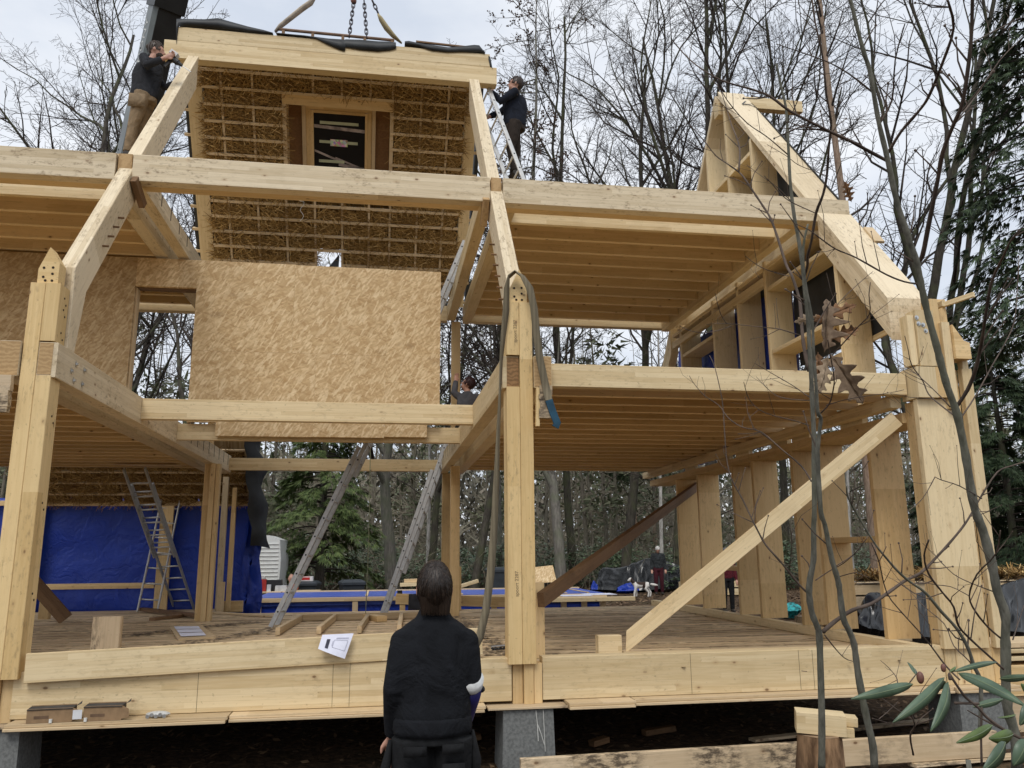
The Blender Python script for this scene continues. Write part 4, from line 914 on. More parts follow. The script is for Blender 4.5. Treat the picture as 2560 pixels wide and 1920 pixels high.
# front corner of the gable: stacked boards
cR = tbox('column', 3.86, 4.31, 0.0, 0.065, 0.9, 3.195, M['glulam'], H, 'Z')
tbox('plank', 4.313, 4.36, 0.05, 0.12, 0.9, 3.5, M['warm'], cR, 'Z'); tbox('plank', 4.363, 4.47, -0.02, 0.05, 0.9, 3.5, M['glulam'], cR, 'Z'); tbox('plank', 3.9, 4.3, 0.07, 0.25, 0.9, 3.19, M['warm'], cR, 'Z')
for (a, b, y0, y1, z0, z1, mt) in ((3.845, 4.05, -0.06, 0.2, 3.2, 3.5, 'glulam'), (4.053, 4.16, -0.05, 0.2, 3.205, 3.505, 'warm'), (3.83, 3.9, -0.03, 0.1, 3.52, 4.02, 'glulam'), (3.903, 4.1, -0.055, 0.1, 3.51, 4.07, 'glulam'), (4.103, 4.19, -0.02, 0.12, 3.51, 4.2, 'warm'), (4.165, 4.25, -0.07, 0.05, 3.1, 3.95, 'glulam'), (4.2, 4.37, 0.1, 0.16, 3.5, 4.24, 'warm'), (4.375, 4.44, -0.02, 0.05, 3.5, 3.6, 'glulam')):
    tbox('corner_board', a, b, y0, y1, z0, z1, M[mt], cR, 'Z')
m = MB(); m.prism([(4.255, 3.58), (4.42, 3.58), (4.42, 3.74), (4.36, 3.76), (4.255, 3.92)], -0.1, 0.08); m.build('corner_block', M['warm'], cR, fix=True)
for (u, v) in ((2291, 794), (2296, 809), (2307, 812), (2314, 827)): bolt(at_y(u, v, -0.056), (0, -1, 0), cR, 0.016)
for (a, b) in ((3.885, 3.99), (3.993, 4.13), (4.133, 4.24), (4.243, 4.36), (4.363, 4.47)): tbox('base_post', a, b, 0.03 + 0.02 * random.random(), 0.2, 0.585, 0.898, M['glulam' if a < 4.1 else 'warm'], cR, 'Z')

# --- membrane folded over the ridge
def drape(name, px, Y, w, parent):
    """px: list of (x, ytop, ybot) photo pixels on the front face of the ridge"""
    m = MB(); F = []
    for (x, yt, yb) in px:
        a = at_y(x, yt, Y - 0.015); b = at_y(x, yb, Y - 0.015)
        F.append([a + Vector((0, w, 0.015)), a + Vector((0, w * 0.4, 0.02)), a, (a + b) / 2 + Vector((0, -0.015, 0)), b, b + Vector((0, 0.012, 0.012))])
    for i in range(len(F) - 1):
        for j in range(5): m.quad(F[i][j], F[i + 1][j], F[i + 1][j + 1], F[i][j + 1])
    return m.build(name, M['membrane'], parent, smooth=True)
drape('ridge_membrane', [(441, 47, 110), (446, 47, 66), (470, 47, 63), (510, 48, 66), (545, 45, 70), (580, 55, 75), (620, 66, 80), (660, 75, 84), (682, 82, 84)], 3.685, 0.35, H)
drape('ridge_membrane', [(690, 82, 84), (760, 88, 92), (790, 92, 97), (820, 96, 112), (850, 98, 125), (862, 99, 128), (864, 98, 118), (900, 99, 125), (945, 103, 129), (975, 104, 126), (990, 106, 122)], 3.684, 0.35, H)
drape('ridge_membrane', [(1012, 103, 112), (1022, 102, 112), (1050, 108, 117), (1080, 112, 127), (1120, 118, 131), (1150, 116, 130), (1185, 112, 131), (1198, 113, 131), (1212, 130, 134)], 3.684, 0.35, H)
drape('ridge_membrane', [(1221, 138, 150), (1226, 142, 172), (1231, 172, 175)], 3.70, 0.3, H)
timber('ridge_batten', at_y(1040, 104, 3.9), at_y(1200, 122, 3.9), 0.03, 0.03, M['brace'], H)

# ================================================================== LIFTING GEAR, CRANE
RL = thing('spreader_rail', at_y(845, 86, 3.95), 'thin brown spreader rail on short feet lying along the house ridge', 'rail')
a = at_y(697, 73, 3.95); b = at_y(986, 101, 3.95)
m = MB(); m.tube([a, b], 0.022, 8); m.build('rail', plain('rusty brown paint', (0.2, 0.12, 0.075), 0.6, 0.2), RL)
for t in (0.04, 0.29, 0.55, 0.74, 0.98):
    p = a.lerp(b, t); m = MB(); m.box(p.x - 0.02, p.x + 0.02, p.y - 0.02, p.y + 0.02, p.z - 0.1, p.z - 0.02); m.build('foot', M['brace'], RL)
def chain(name, pts, label):
    o = thing(name, pts[0], label, 'chain', 'lifting chains above the ridge'); steel = M['chain']
    for i in range(len(pts) - 1):
        A, B = Vector(pts[i]), Vector(pts[i + 1]); n = max(1, int((B - A).length / 0.07))
        for k in range(n):
            p = A.lerp(B, (k + 0.5) / n); F = Matrix.Translation(p) @ frame_of(B - A) @ Matrix.Rotation(R_(90) * (k % 2), 4, 'X')
            put(bpy.data.objects.new('link', LINK), o, F)
    return o
M['chain'] = plain('dark chain', (0.075, 0.07, 0.08), 0.45, 0.3, metal=0.6)
m = MB(); ring = [(0.038 * math.cos(t) + (0.014 if math.cos(t) > 0 else -0.014), 0.022 * math.sin(t), 0) for t in [2 * math.pi * i / 12 for i in range(13)]]; m.tube(ring, 0.009, 6); LINK = m.mesh('link', M['chain'], True)
HK = at_y(905, -160, 3.95)
chain('lifting_chain', [at_y(873, 92, 3.95), at_y(884, 8, 3.95), HK], 'left of two steel chains rising from the spreader rail')
chain('lifting_chain', [at_y(917, 95, 3.95), at_y(910, 0, 3.95), HK], 'right of two steel chains rising from the spreader rail')
chain('lifting_chain', [at_y(946, 34, 3.95), at_y(930, 0, 3.95), HK], 'short chain on top of the khaki webbing sling')
m = MB(); m.tube([at_y(882, -6, 3.95), at_y(886, 8, 3.95)], [0.05, 0.03], 8); m.ball(at_y(884, 2, 3.95), 0.045, 8, 6)
tag(m.build_at('lifting_shackle', plain('red brown shackle', (0.2, 0.09, 0.07), 0.5), at_y(884, 2, 3.95), True), 'reddish shackle on the chain at the top edge of the photo', 'shackle')
def sling(name, pts, ws, label, mat):
    m = MB(); m.tube(pts, ws, 8, flat=0.55); return tag(m.build_at(name, mat, pts[0], True), label, 'sling')
sling('lifting_sling', [at_y(688, 79, 3.95), at_y(700, 66, 3.95), at_y(725, 46, 3.95), at_y(755, 22, 3.95), at_y(778, 6, 3.95), at_y(790, -12, 3.95), HK], [0.03, 0.05, 0.055, 0.06, 0.06, 0.04, 0.03], 'grubby white padded sling rising from the left end of the spreader rail', plain('grubby sling', (0.42, 0.36, 0.29), 0.85, 0.25))
sling('lifting_sling', [at_y(945, 36, 3.95), at_y(952, 48, 3.95), at_y(965, 68, 3.95), at_y(982, 88, 3.95), at_y(1004, 108, 3.95)], [0.025, 0.06, 0.07, 0.055, 0.02], 'khaki webbing sling at the right of the spreader rail', plain('khaki webbing', (0.34, 0.28, 0.15), 0.8, 0.2))

CR = thing('crane', (-9.3, 14.6, 0.2), 'dark grey green telescopic crane boom lettered in white behind the left of the house', 'crane')
p0 = at_y(333, 379, 10.6); p1 = at_y(413, 20, 9.2); bd = (p1 - p0).normalized()
foot = p0 + bd * (-(p0.z - 1.6) / bd.z); tip = p0 + bd * 9.0; un = Vector((0.52, -0.85, 0))
BF = Matrix.Translation(foot) @ frame_of(bd, un); BLn = (tip - foot).length
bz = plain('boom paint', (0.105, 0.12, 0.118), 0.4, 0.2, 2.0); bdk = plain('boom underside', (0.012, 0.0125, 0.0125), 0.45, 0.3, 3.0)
m = MB(); hy, hz = 0.27, 0.31
sec = [(-hy, -hz * 0.8), (-hy * 0.7, -hz), (hy * 0.7, -hz), (hy, -hz * 0.8), (hy, hz * 0.6), (hy * 0.72, hz), (-hy * 0.72, hz), (-hy, hz * 0.6)]
vs = [(0, y, z) for y, z in sec] + [(BLn, y, z) for y, z in sec]
m.add(vs, [tuple(range(7, -1, -1)), tuple(range(8, 16))] + [(i, (i + 1) % 8, (i + 1) % 8 + 8, i + 8) for i in range(8)])
boom = m.build('boom', bz, CR, fix=True, M=BF)
m = MB(); m.box(0, BLn - 0.01, -hy * 0.99, hy * 0.7, hz + 0.001, hz + 0.012); m.build('underside_shade', bdk, boom, M=BF)  # near-black sheet: the underside's shade and dark paint put into its colour
for k in range(7):
    m = MB(); m.tube([(8.2 + 1.1 * k, hy + 0.001, -0.12), (8.2 + 1.1 * k, hy + 0.01, -0.12)], 0.02, 8); m.build('rivet', M['black'], boom, M=BF)
tl = text_mesh('ANTHONY', 0.3, plain('white lettering', (0.6, 0.61, 0.58), 0.7, 0.1), space_character=1.15, align_y='CENTER')
dl = (at_y(322, 235, 10.1) - foot).dot(bd)
put(bpy.data.objects.new('lettering', tl), boom, BF @ Matrix.Translation((dl, hy + 0.004, -0.05)) @ Matrix.Rotation(R_(-90), 4, 'X'))
q = (p1 - foot).dot(bd)
m = MB(); m.box(q - 0.05, q + 0.5, -hy - 0.05, hy + 0.03, -hz - 0.04, hz + 0.06); m.build('boom_collar', bdk, boom, M=BF)
a = at_y(446, 15, 9.3); m = MB(); m.tube([at_y(462, -20, 9.2), at_y(449, 45, 9.3), at_y(441, 100, 9.4), at_y(436, 200, 9.4)], 0.012, 5); m.build('cable', M['chain'], CR)
m = MB(); m.tube([a, at_y(452, 24, 9.3), at_y(459, 22, 9.3)], 0.018, 6); m.build('cable_guide', M['chain'], CR)
m = MB(); m.box(-0.9, 0.9, -0.9, 0.9, 0.0, 1.0); m.box(-0.6, 0.6, -0.6, 0.6, 1.0, 1.9); m.build('turret', bz, CR, M=Matrix.Translation((foot.x, foot.y, 0.0)))
# ================================================================== OBJECTS
def wave_sheet(name, A, B, C_, D, nu, nv, amp, mat, parent=None, seed=0, freq=6.0):
    """cloth quad A(top left) B(top right) C(bottom right) D(bottom left) with folds"""
    A, B, C_, D = map(Vector, (A, B, C_, D)); n = (B - A).cross(D - A).normalized(); P = []
    m = MB()
    for j in range(nv + 1):
        v = j / nv
        for i in range(nu + 1):
            u = i / nu; p = A.lerp(B, u).lerp(D.lerp(C_, u), v)
            w = mnoise.noise(Vector((u * freq, v * freq * 0.5, seed))) + 0.5 * mnoise.noise(Vector((u * freq * 3, v * freq, seed + 5)))
            m.v.append(tuple(p + n * w * amp))
    for j in range(nv):
        for i in range(nu): a = j * (nu + 1) + i; m.f.append((a, a + 1, a + nu + 2, a + nu + 1))
    loc = (C_ + D) / 2; m.v = [tuple(Vector(p) - loc) for p in m.v]
    o = put(bpy.data.objects.new(name, m.mesh(name, mat, True)), parent, Matrix.Translation(loc))
    s = o.modifiers.new('thickness', 'SOLIDIFY'); s.thickness = 0.004
    return o
o = wave_sheet('blue_tarpaulin', (-9.7, 9.44, 2.85), (-3.62, 9.44, 2.85), (-3.5, 9.5, 0.7), (-9.7, 9.46, 0.72), 56, 16, 0.05, M['tarp'], seed=1)
tag(o, 'large blue tarpaulin closing the back of the left bay', 'tarpaulin')
m = MB(); P = []
for i in range(15):
    t = i / 14; P.append([Vector((-3.7 + 0.05 * math.sin(j * 2.4 + i * 0.5) + 0.05 * j, 9.2 + 0.03 * math.cos(j * 3.1 + i * 0.7) + 0.02 * j, 2.75 - 2.05 * t)) for j in range(7)])
for i in range(14):
    for j in range(6): m.quad(P[i][j], P[i][j + 1], P[i + 1][j + 1], P[i + 1][j])
m.build('loose_edge', M['tarp'], o, smooth=True)

# --- ladders
RUNG = {}
def ladder(label, foot, top, side, w, mat='alu', rail=(0.026, 0.065), sp=0.28, over=None, group='aluminium ladders', holes=False):
    foot, top = Vector(foot), Vector(top); d = top - foot; L_ = d.length; d.normalize(); s = Vector(side); s = (s - d * s.dot(d)).normalized()
    o = thing('ladder', foot, label, 'ladder', group)
    def sect(f0, f1, off):
        nrm = s.cross(d)
        for k in (-1, 1):
            r = timber('rail', foot + d * f0 + s * (w / 2 * k) + nrm * off, foot + d * f1 + s * (w / 2 * k) + nrm * off, rail[0], rail[1], M[mat], o, nrm, 0.006)
            if holes:
                q = f0 + 0.22
                while q < f1 - 0.1:
                    for kk in (-1, 1):
                        c = foot + d * q + s * (w / 2 * k) + nrm * off; mm = MB(); mm.tube([c + s * (kk * rail[0] * 0.5 - kk * 0.001), c + s * (kk * (rail[0] * 0.5 + 0.002))], 0.013, 8); mm.build('rung_hole', M['black'], r)
                    q += sp
        q = f0 + 0.22
        while q < f1 - 0.1:
            c = foot + d * q + nrm * off; mm = RUNG.get(w)
            if mm is None:
                mb = MB(); mb.tube([(-w / 2, 0, 0), (w / 2, 0, 0)], 0.014, 8); mm = RUNG[w] = mb.mesh('rung', M['alu'], True)
            put(bpy.data.objects.new('rung', mm), o, Matrix.Translation(c) @ frame_of(s)); q += sp
    if over:
        sect(0, over[1], 0.0); sect(over[0], L_, 0.07)
    else: sect(0, L_, 0.0)
    return o
def lad_px(label, f, t, Yf, Yt, side, w, **k):
    F = at_y(f[0], f[1], Yf); T_ = at_y(t[0], t[1], Yt); return ladder(label, F, T_, side, w, **k)
F = at_z(684, 1566, DZ); T_ = at_y(925, 1075, F.y); ladder('long extension ladder standing on the deck, left of the man in front', F, T_ + (T_ - F) * 0.06, (0.12, 1, 0), 0.38, mat='alu_old', over=(2.35, 2.75), holes=True)
F = at_z(958, 1538, DZ); T_ = at_y(1108, 1110, 7.25); ladder('extension ladder behind the man in front, leaning on the centre cross beam', F, T_ + (T_ - F) * 0.08, (0.2, 1, 0), 0.38, mat='alu_old', over=(0.75, 2.5), holes=True)
a = at_y(1098, 768, 5.3); b = at_y(1160, 620, 5.0); a = a + (a - b) * 0.9; ladder('white ladder partly hidden by the right edge of the osb wall', a, b + (b - a) * 0.05, (0.15, 1, 0), 0.36, holes=True)
F = at_y(1287, 447, 3.4); T_ = at_y(1203, 222, 4.05); d = (T_ - F); F2 = F - d * ((F.z - 5.93) / d.z); ladder('ladder with a man on it at the right end of the ridge', F2, T_, (-0.3, 0.95, 0), 0.36, holes=True)
ladder('dull ladder leaning up to the ceiling in front of the blue tarpaulin', at_z(461, 1523, DZ), at_y(340, 1165, 7.4), (1, -0.15, 0), 0.36, mat='alu_old', over=(1.35, 2.9))
ladder('bright ladder standing against the blue tarpaulin', at_z(368, 1531, DZ), at_y(427, 1250, 9.25), (1, 0.05, 0), 0.33)

# --- webbing strap over the centre column
def ribbon(m, pts, w, th=0.006, twist=None):
    F = []
    for i, p in enumerate(pts):
        p = Vector(p); t = (Vector(pts[min(i + 1, len(pts) - 1)]) - Vector(pts[max(i - 1, 0)])).normalized()
        a = twist[i] if twist else 0.0; s = Vector((math.cos(a), math.sin(a), 0)); s = s - t * s.dot(t)
        s = s.normalized() if s.length > 1e-4 else Vector((0, 1, 0)); n = s.cross(t).normalized()
        F.append([p - s * w / 2 - n * th, p + s * w / 2 - n * th, p + s * w / 2 + n * th, p - s * w / 2 + n * th])
    for i in range(len(F) - 1):
        for j in range(4): m.quad(F[i][j], F[i][(j + 1) % 4], F[i + 1][(j + 1) % 4], F[i + 1][j])
    m.quad(*F[0]); m.quad(*F[-1][::-1])
g = G('olive webbing'); tcw = g.n('TexCoord').outputs['Object']; w1 = g.n('TexWave', {'Vector': tcw, 'Scale': 9.0, 'Distortion': 0.5}, bands_direction='X').outputs['Fac']; n1 = g.n('TexNoise', {'Vector': tcw, 'Scale': 12.0, 'Detail': 4.0}).outputs['Fac']
strap = g.set(Base_Color=g.mix(g.math('MULTIPLY', g.math('ADD', w1, n1), 0.5), (0.1, 0.082, 0.05, 1), (0.2, 0.165, 0.105, 1)), Roughness=0.9)
px = [(1372, 1000, -.1), (1362, 955, -.1), (1350, 900, -.11), (1342, 840, -.11), (1335, 770, -.1), (1324, 720, -.1), (1306, 690, -.08), (1288, 679, -.05), (1272, 692, -.04), (1267, 722, -.05), (1265, 775, -.045), (1258, 840, -.05), (1253, 900, -.06), (1250, 980, -.07), (1245, 1100, -.12), (1240, 1220, -.18), (1234, 1340, -.25), (1226, 1440, -.32), (1214, 1530, -.42), (1200, 1590, -.5), (1175, 1640, -.58), (1150, 1700, -.6), (1130, 1790, -.5)]
m = MB(); ribbon(m, [at_y(*p) for p in px], 0.068, 0.004, [0.15] * 6 + [0.6, 1.0, 1.2, 0.7] + [0.5, 0.8, 1.1, 1.2, 1.0, 0.7, 0.5, 0.4] + [0.5] * 5)
so = m.build_at('lifting_strap', strap, at_y(1288, 679, -.05), True); tag(so, 'olive webbing strap slung over the top of the centre column', 'strap')
m = MB(); ribbon(m, [at_y(1372, 1000, -.1), at_y(1382, 1030, -.1), at_y(1393, 1058, -.1), at_y(1388, 1068, -.1)], 0.064, 0.007); m.build('blue_end_sleeve', plain('blue sleeve', (0.015, 0.06, 0.1), 0.8, 0.3), so)

# --- planks, papers, frames on the deck
o = timber('loose_plank', (-3.81, 0.028, 0.955), (-0.33, 0.09, 1.062), 0.05, 0.215, M['glulam'], None, (0, 0.05, 1)); tag(o, 'long pale plank leaning along the top of the front plinth', 'plank')
paper = plain('white paper', (0.74, 0.75, 0.86), 0.7, 0.04)
def pv(u, v, s, t): return at_y(u + s, v + t, -0.03)
m = MB(); Q = [at_y(806 - 65, 1586, -.03), at_y(882, 1583 - 12, .0), at_y(862, 1646, -.06), at_y(797 - 65 + 60, 1622, -.06)]
a, b, c, d_ = at_y(806, 1587, -0.005), at_y(884, 1583, 0.0), at_y(862, 1647, -0.035), at_y(795, 1622, -0.04)
for i in range(6):
    for j in range(6):
        f = lambda u, v: a.lerp(b, u).lerp(d_.lerp(c, u), v) + Vector((0, -0.02 * math.sin(u * 3.1) * v, 0))
        m.quad(f(i / 6, j / 6), f((i + 1) / 6, j / 6), f((i + 1) / 6, (j + 1) / 6), f(i / 6, (j + 1) / 6))
po = m.build_at('plan_sheet', paper, d_); tag(po, 'white paper plan hanging over the leaning plank beside the man in front', 'paper'); 
ink = plain('plan ink', (0.25, 0.25, 0.34), 0.8, 0.1); dark = plain('dark plan table', (0.06, 0.06, 0.09), 0.8, 0.3)
def F_(u, v): return a.lerp(b, u).lerp(d_.lerp(c, u), v) + Vector((0, -0.02 * math.sin(u * 3.1) * v - 0.0035, 0))
m = MB(); m.quad(F_(.2, .28), F_(.31, .27), F_(.32, .8), F_(.21, .8)); m.build('plan_table', dark, po)
m = MB()
for (u0, v0, u1, v1) in ((.45, .3, .9, .3), (.45, .68, .9, .72), (.45, .3, .45, .68), (.9, .3, .9, .72), (.5, .2, .9, .18), (.5, .24, .9, .22), (.42, .36, .42, .62)):
    p, q = F_(u0, v0), F_(u1, v1); n_ = Vector((0, 0, 0.0012)) if abs(u1 - u0) > abs(v1 - v0) else Vector((0.0012, 0, 0)); m.quad(p - n_, q - n_, q + n_, p + n_)
m.build('plan_lines', ink, po)
PB = thing('paper_board', at_z(487, 1582, DZ), 'plywood board with white papers lying on the deck', 'board'); 
q = [at_z(426, 1566, DZ + 0.03), at_z(506, 1564, DZ + 0.03), at_z(540, 1591, DZ + 0.03), at_z(447, 1597, DZ + 0.03)]
m = MB(); m.add(q + [p - Vector((0, 0, 0.027)) for p in q], [(0, 1, 2, 3), (7, 6, 5, 4), (0, 4, 5, 1), (1, 5, 6, 2), (2, 6, 7, 3), (3, 7, 4, 0)]); m.build('board', M['batten'], PB, fix=True)
for k in range(3):
    f0, f1 = 0.05 + 0.3 * k, 0.3 + 0.3 * k; m = MB(); e = Vector((0, 0, 0.006 + 0.002 * k)); L0 = q[0].lerp(q[1], .1); R0 = q[0].lerp(q[1], .85); L1 = q[3].lerp(q[2], .08); R1 = q[3].lerp(q[2], .75)
    m.quad(L0.lerp(L1, f0) + e, R0.lerp(R1, f0 + .03) + e, R0.lerp(R1, f1 + .03) + e, L0.lerp(L1, f1) + e); m.build('paper', paper, PB)
FR = thing('batten_frame', (-1.6, 5.0, DZ), 'wooden frame of battens lying on the deck behind the leaning plank', 'frame')
tbox('batten', -2.35, -0.1, 6.05, 6.11, DZ + 0.004, DZ + 0.1, M['batten'], FR, 'X')
for x in (-2.36, -1.86, -1.36, -0.86, -0.3): timber('batten', (x - 0.06, 3.9, DZ + 0.05), (x + 0.02, 6.04, DZ + 0.05), 0.055, 0.09, M['batten'], FR)
for (p0, p1, w, h, mat, lab) in (
    (at_z(180, 1628, DZ + 0.02), at_z(300, 1610, DZ + 0.02), 0.12, 0.035, 'batten', 'short board offcut on the deck near the left column'),
    (at_z(380, 1548, DZ + 0.03), at_z(468, 1537, DZ + 0.03), 0.1, 0.05, 'brace', 'dark brown offcut lying before the back post'),
    (at_z(355, 1523, DZ + 0.05), at_z(505, 1540, DZ + 0.05), 0.1, 0.06, 'brace', 'brown plank lying behind the back post on the left'),
    (at_z(530, 1531, DZ + 0.02), at_z(690, 1541, DZ + 0.02), 0.1, 0.03, 'batten', 'thin pale lath on the deck behind the left ladder foot'),
    (at_z(915, 1541, DZ + 0.045), at_z(955, 1547, DZ + 0.045), 0.16, 0.08, 'warm', 'short timber block at the foot of the second long ladder')):
    tag(timber('offcut', p0, p1, w, h, M[mat]), lab, 'offcut', 'offcuts lying on the deck')
TB = thing('trestle_beam', at_y(1120, 1510, 8.6), 'horizontal timber beam behind the man in front, at the back of the deck', 'beam')
p0, p1 = at_y(990, 1497, 8.7), at_y(1262, 1505, 8.5); timber('beam', p0, p1, 0.12, 0.19, M['warm'], TB); 
for t in (0.06, 0.9): c = p0.lerp(p1, t); tbox('leg', c.x - 0.05, c.x + 0.05, c.y - 0.05, c.y + 0.05, gh(c.x, c.y), c.z - 0.1, M['warm'], TB, 'Z')
c = at_y(1000, 1483, 8.7); m = MB(); m.box(c.x - 0.05, c.x + 0.04, c.y - 0.05, c.y + 0.05, c.z - 0.06, c.z + 0.05); m.build('clamp', M['black'], TB)
o = wave_sheet('black_cloth', at_y(1022, 1485, 8.55), at_y(1062, 1484, 8.55), at_y(1066, 1526, 8.5), at_y(1020, 1525, 8.5), 8, 8, 0.03, plain('black fabric', (0.02, 0.02, 0.025), 0.9, 0.3), seed=4); tag(o, 'black jacket hung over the beam behind the man in front', 'jacket')
CL = thing('drill_auger', at_z(1250, 1618, DZ), 'steel auger bit and black grip lying on the deck beside the centre column', 'tool')
p0, p1 = at_z(1229, 1617, DZ + 0.02), at_z(1268, 1613, DZ + 0.02); m = MB(); m.tube([p0, p1], 0.012, 8); m.build('bit', M['steel'], CL); 
m = MB(); p0, p1 = at_z(1230, 1623, DZ + 0.018), at_z(1268, 1620, DZ + 0.018); m.tube([p0.lerp(p1, i / 12) + Vector((0, 0.012 * math.sin(i * 1.9), 0.008 * math.cos(i * 1.9))) for i in range(13)], 0.013, 6); m.build('grip', M['black'], CL)
m = MB(); m.tube([at_y(926, 1108, 6.9), at_y(924, 1250, 6.9), at_y(920, 1400, 6.9), at_y(913, 1552, 6.9)], 0.007, 5); tag(m.build_at('hanging_cord', plain('green cord', (0.2, 0.22, 0.14), 0.8), at_y(913, 1552, 6.9)), 'thin green cord hanging straight down between the two long ladders', 'cord')
# cardboard boxes and fixings on the sole plate
card = plain('cardboard', (0.27, 0.175, 0.095), 0.85, 0.12, 20.0); cdark = plain('dark carton side', (0.05, 0.045, 0.042), 0.7, 0.3); lab_ = plain('carton label', (0.62, 0.63, 0.65), 0.6, 0.1); pr = plain('carton print', (0.14, 0.085, 0.05), 0.8, 0.2)
def carton(x0, x1, z0, h, yaw, label, flaps=True):
    o = thing('cardboard_box', ((x0 + x1) / 2, -0.06, z0), label, 'box', 'torn cardboard boxes on the plinth ledge', yaw); W2 = (x1 - x0) / 2; T_ = world_of(o)
    m = MB(); m.box(-W2, W2, -0.05, -0.046, 0, h); m.box(-W2, W2, 0.046, 0.05, 0, h * 1.1); m.box(-W2, W2, -0.046, 0.046, 0, 0.004); m.build('carton', card, o, M=T_)
    m = MB(); m.box(-W2, W2, -0.046, 0.045, h * 0.97, h * 1.02); m.build('lid', cdark, o, M=T_ @ Matrix.Rotation(R_(6), 4, 'X'))
    m = MB(); m.box(W2 - 0.004, W2, -0.045, 0.045, 0, h); m.build('end', cdark, o, M=T_)
    m = MB(); m.box(-W2 + 0.05, -W2 + 0.15, -0.052, -0.0505, 0.03, 0.05); m.build('print', pr, o, M=T_)
    if flaps:
        m = MB(); m.add([(W2, -0.05, 0.01), (W2 + 0.06, -0.07, 0.02), (W2 + 0.055, -0.075, h * 0.8), (W2, -0.05, h)], [(0, 1, 2, 3)]); m.build('flap', card, o, M=T_)
        m = MB(); m.add([(W2, 0.05, h), (W2 + 0.04, 0.03, h * 1.35), (W2 + 0.05, -0.02, h * 1.2), (W2, -0.045, h)], [(0, 1, 2, 3)]); m.build('flap', cdark, o, M=T_)
    return o
b1 = carton(-3.72, -3.41, 0.584, 0.1, 0.06, 'left of two torn cardboard boxes on the plinth ledge, with a white label'); b2 = carton(-3.33, -3.06, 0.584, 0.105, -0.02, 'right of two torn cardboard boxes on the plinth ledge, flaps open')
m = MB(); m.box(0.162, 0.225, -0.075, -0.0735, 0.02, 0.085); m.build('label', lab_, b1, M=world_of(b1))
m = MB(); m.add([(-2.86 - 0.1, -0.08, 0.585), (-2.8, -0.07, 0.585), (-2.72, -0.03, 0.6), (-2.76, 0.02, 0.65), (-2.86, 0.03, 0.64)], [(0, 1, 2, 3, 4)])
bag = plain('clear plastic bag', (0.5, 0.5, 0.48), 0.2, 0.2)
m = MB(); m.ball((-2.82, -0.04, 0.605), 0.06, 10, 6, (1.5, 0.7, 0.4)); bo = m.build_at('fixings_bag', bag, (-2.82, -0.04, 0.584)); tag(bo, 'clear plastic bag of washers on the ledge right of the boxes', 'bag')
for k in range(5): m = MB(); m.tube([(-2.88 + 0.03 * k, -0.1, 0.6 + 0.01 * (k % 2)), (-2.88 + 0.03 * k, -0.106, 0.6 + 0.01 * (k % 2))], 0.014, 8); m.build('washer', M['steel'], bo)
for (x, lab) in ((-3.55, 'small white plastic cap under the left cardboard box'), (-3.31, 'small white plastic cap between the two cardboard boxes')):
    m = MB(); m.tube([(x, -0.115, 0.584), (x, -0.115, 0.61)], 0.012, 8); tag(m.build_at('plastic_cap', plain('white cap', (0.7, 0.7, 0.66), 0.5), (x, -0.115, 0.584)), lab, 'cap', 'white plastic caps')

# mud and sawdust trodden over the deck
m = MB(); rg = random.Random(71)
for (A, B, wd, n) in ((at_z(300, 1592, DZ), at_z(640, 1556, DZ), 0.16, 420), (at_z(430, 1618, DZ), at_z(690, 1572, DZ), 0.2, 300), (at_z(1150, 1545, DZ), at_z(1262, 1648, DZ), 0.22, 620), (at_z(1270, 1660, DZ), at_z(2250, 1625, DZ), 0.3, 240), (at_z(700, 1640, DZ), at_z(1250, 1600, DZ), 0.5, 200)):
    for _ in range(n):
        p = A.lerp(B, rg.random()) + Vector((rg.gauss(0, wd * .5), rg.gauss(0, wd), 0)); p.z = DZ + 0.009 + rg.uniform(0, .003); a = rg.uniform(0, 6.28); s = rg.uniform(.008, .05); u = Vector((math.cos(a), math.sin(a), 0)) * s; w = Vector((-math.sin(a), math.cos(a), 0)) * s * rg.uniform(.3, .9); m.add([p - u, p - w, p + u * .8, p + w * 1.1], [(0, 1, 2, 3)])
tag(m.build('trodden_mud', island('trodden mud', [(0.1, 0.075, 0.05), (0.17, 0.125, 0.08), (0.24, 0.175, 0.11)])), 'trails of trodden mud and sawdust across the deck', 'mud', kind='stuff')
# --- on the ground in front
o = timber('ground_board', at_y(1301, 1932, -0.5), at_y(2490, 1858, -0.45), 0.05, 0.2, M['muddy'], None, (0, 0, 1)); tag(o, 'long muddy board with boot prints lying on edge in the foreground', 'board')
o = timber('ground_board', at_z(1880, 1850, 0.1), at_z(2330, 1800, 0.1), 0.1, 0.025, M['muddy'], None); tag(o, 'thin dark board on the ground under the right bay', 'board')
o = timber('ground_board', at_z(2280, 1912, 0.08), at_z(2560, 1888, 0.08), 0.1, 0.03, M['muddy'], None); tag(o, 'thin board on the leaf litter at the bottom right corner', 'board')
for (u, v, w, lab) in ((1650, 1830, 0.16, 'wood offcut in the dark under the right bay'), (1500, 1858, 0.08, 'small chip of wood right of the concrete block'), (1180, 1850, 0.07, 'brown block in the shade beside the man in front')):
    p = at_z(u, v, 0.1); tag(timber('ground_offcut', p - Vector((w, 0, 0)), p + Vector((w, 0.06, 0.02)), 0.09, 0.05, M['brace']), lab, 'offcut', 'offcuts on the ground')
ST = thing('tree_stump', (1.92, -1.2, gh(1.92, -1.2)), 'sawn tree stump with peeling bark in the right foreground', 'stump'); z0 = gh(1.92, -1.2)
m = MB(); n = 22; rg = random.Random(4); R0 = [0.155 * (1 + 0.08 * rg.uniform(-1, 1)) for _ in range(n)]; zt = 0.505; lv = [(z0 - 0.1, 1.5), (z0 + 0.06, 1.28), (z0 + 0.18, 1.12), (zt - 0.06, 1.0), (zt, 0.97)]
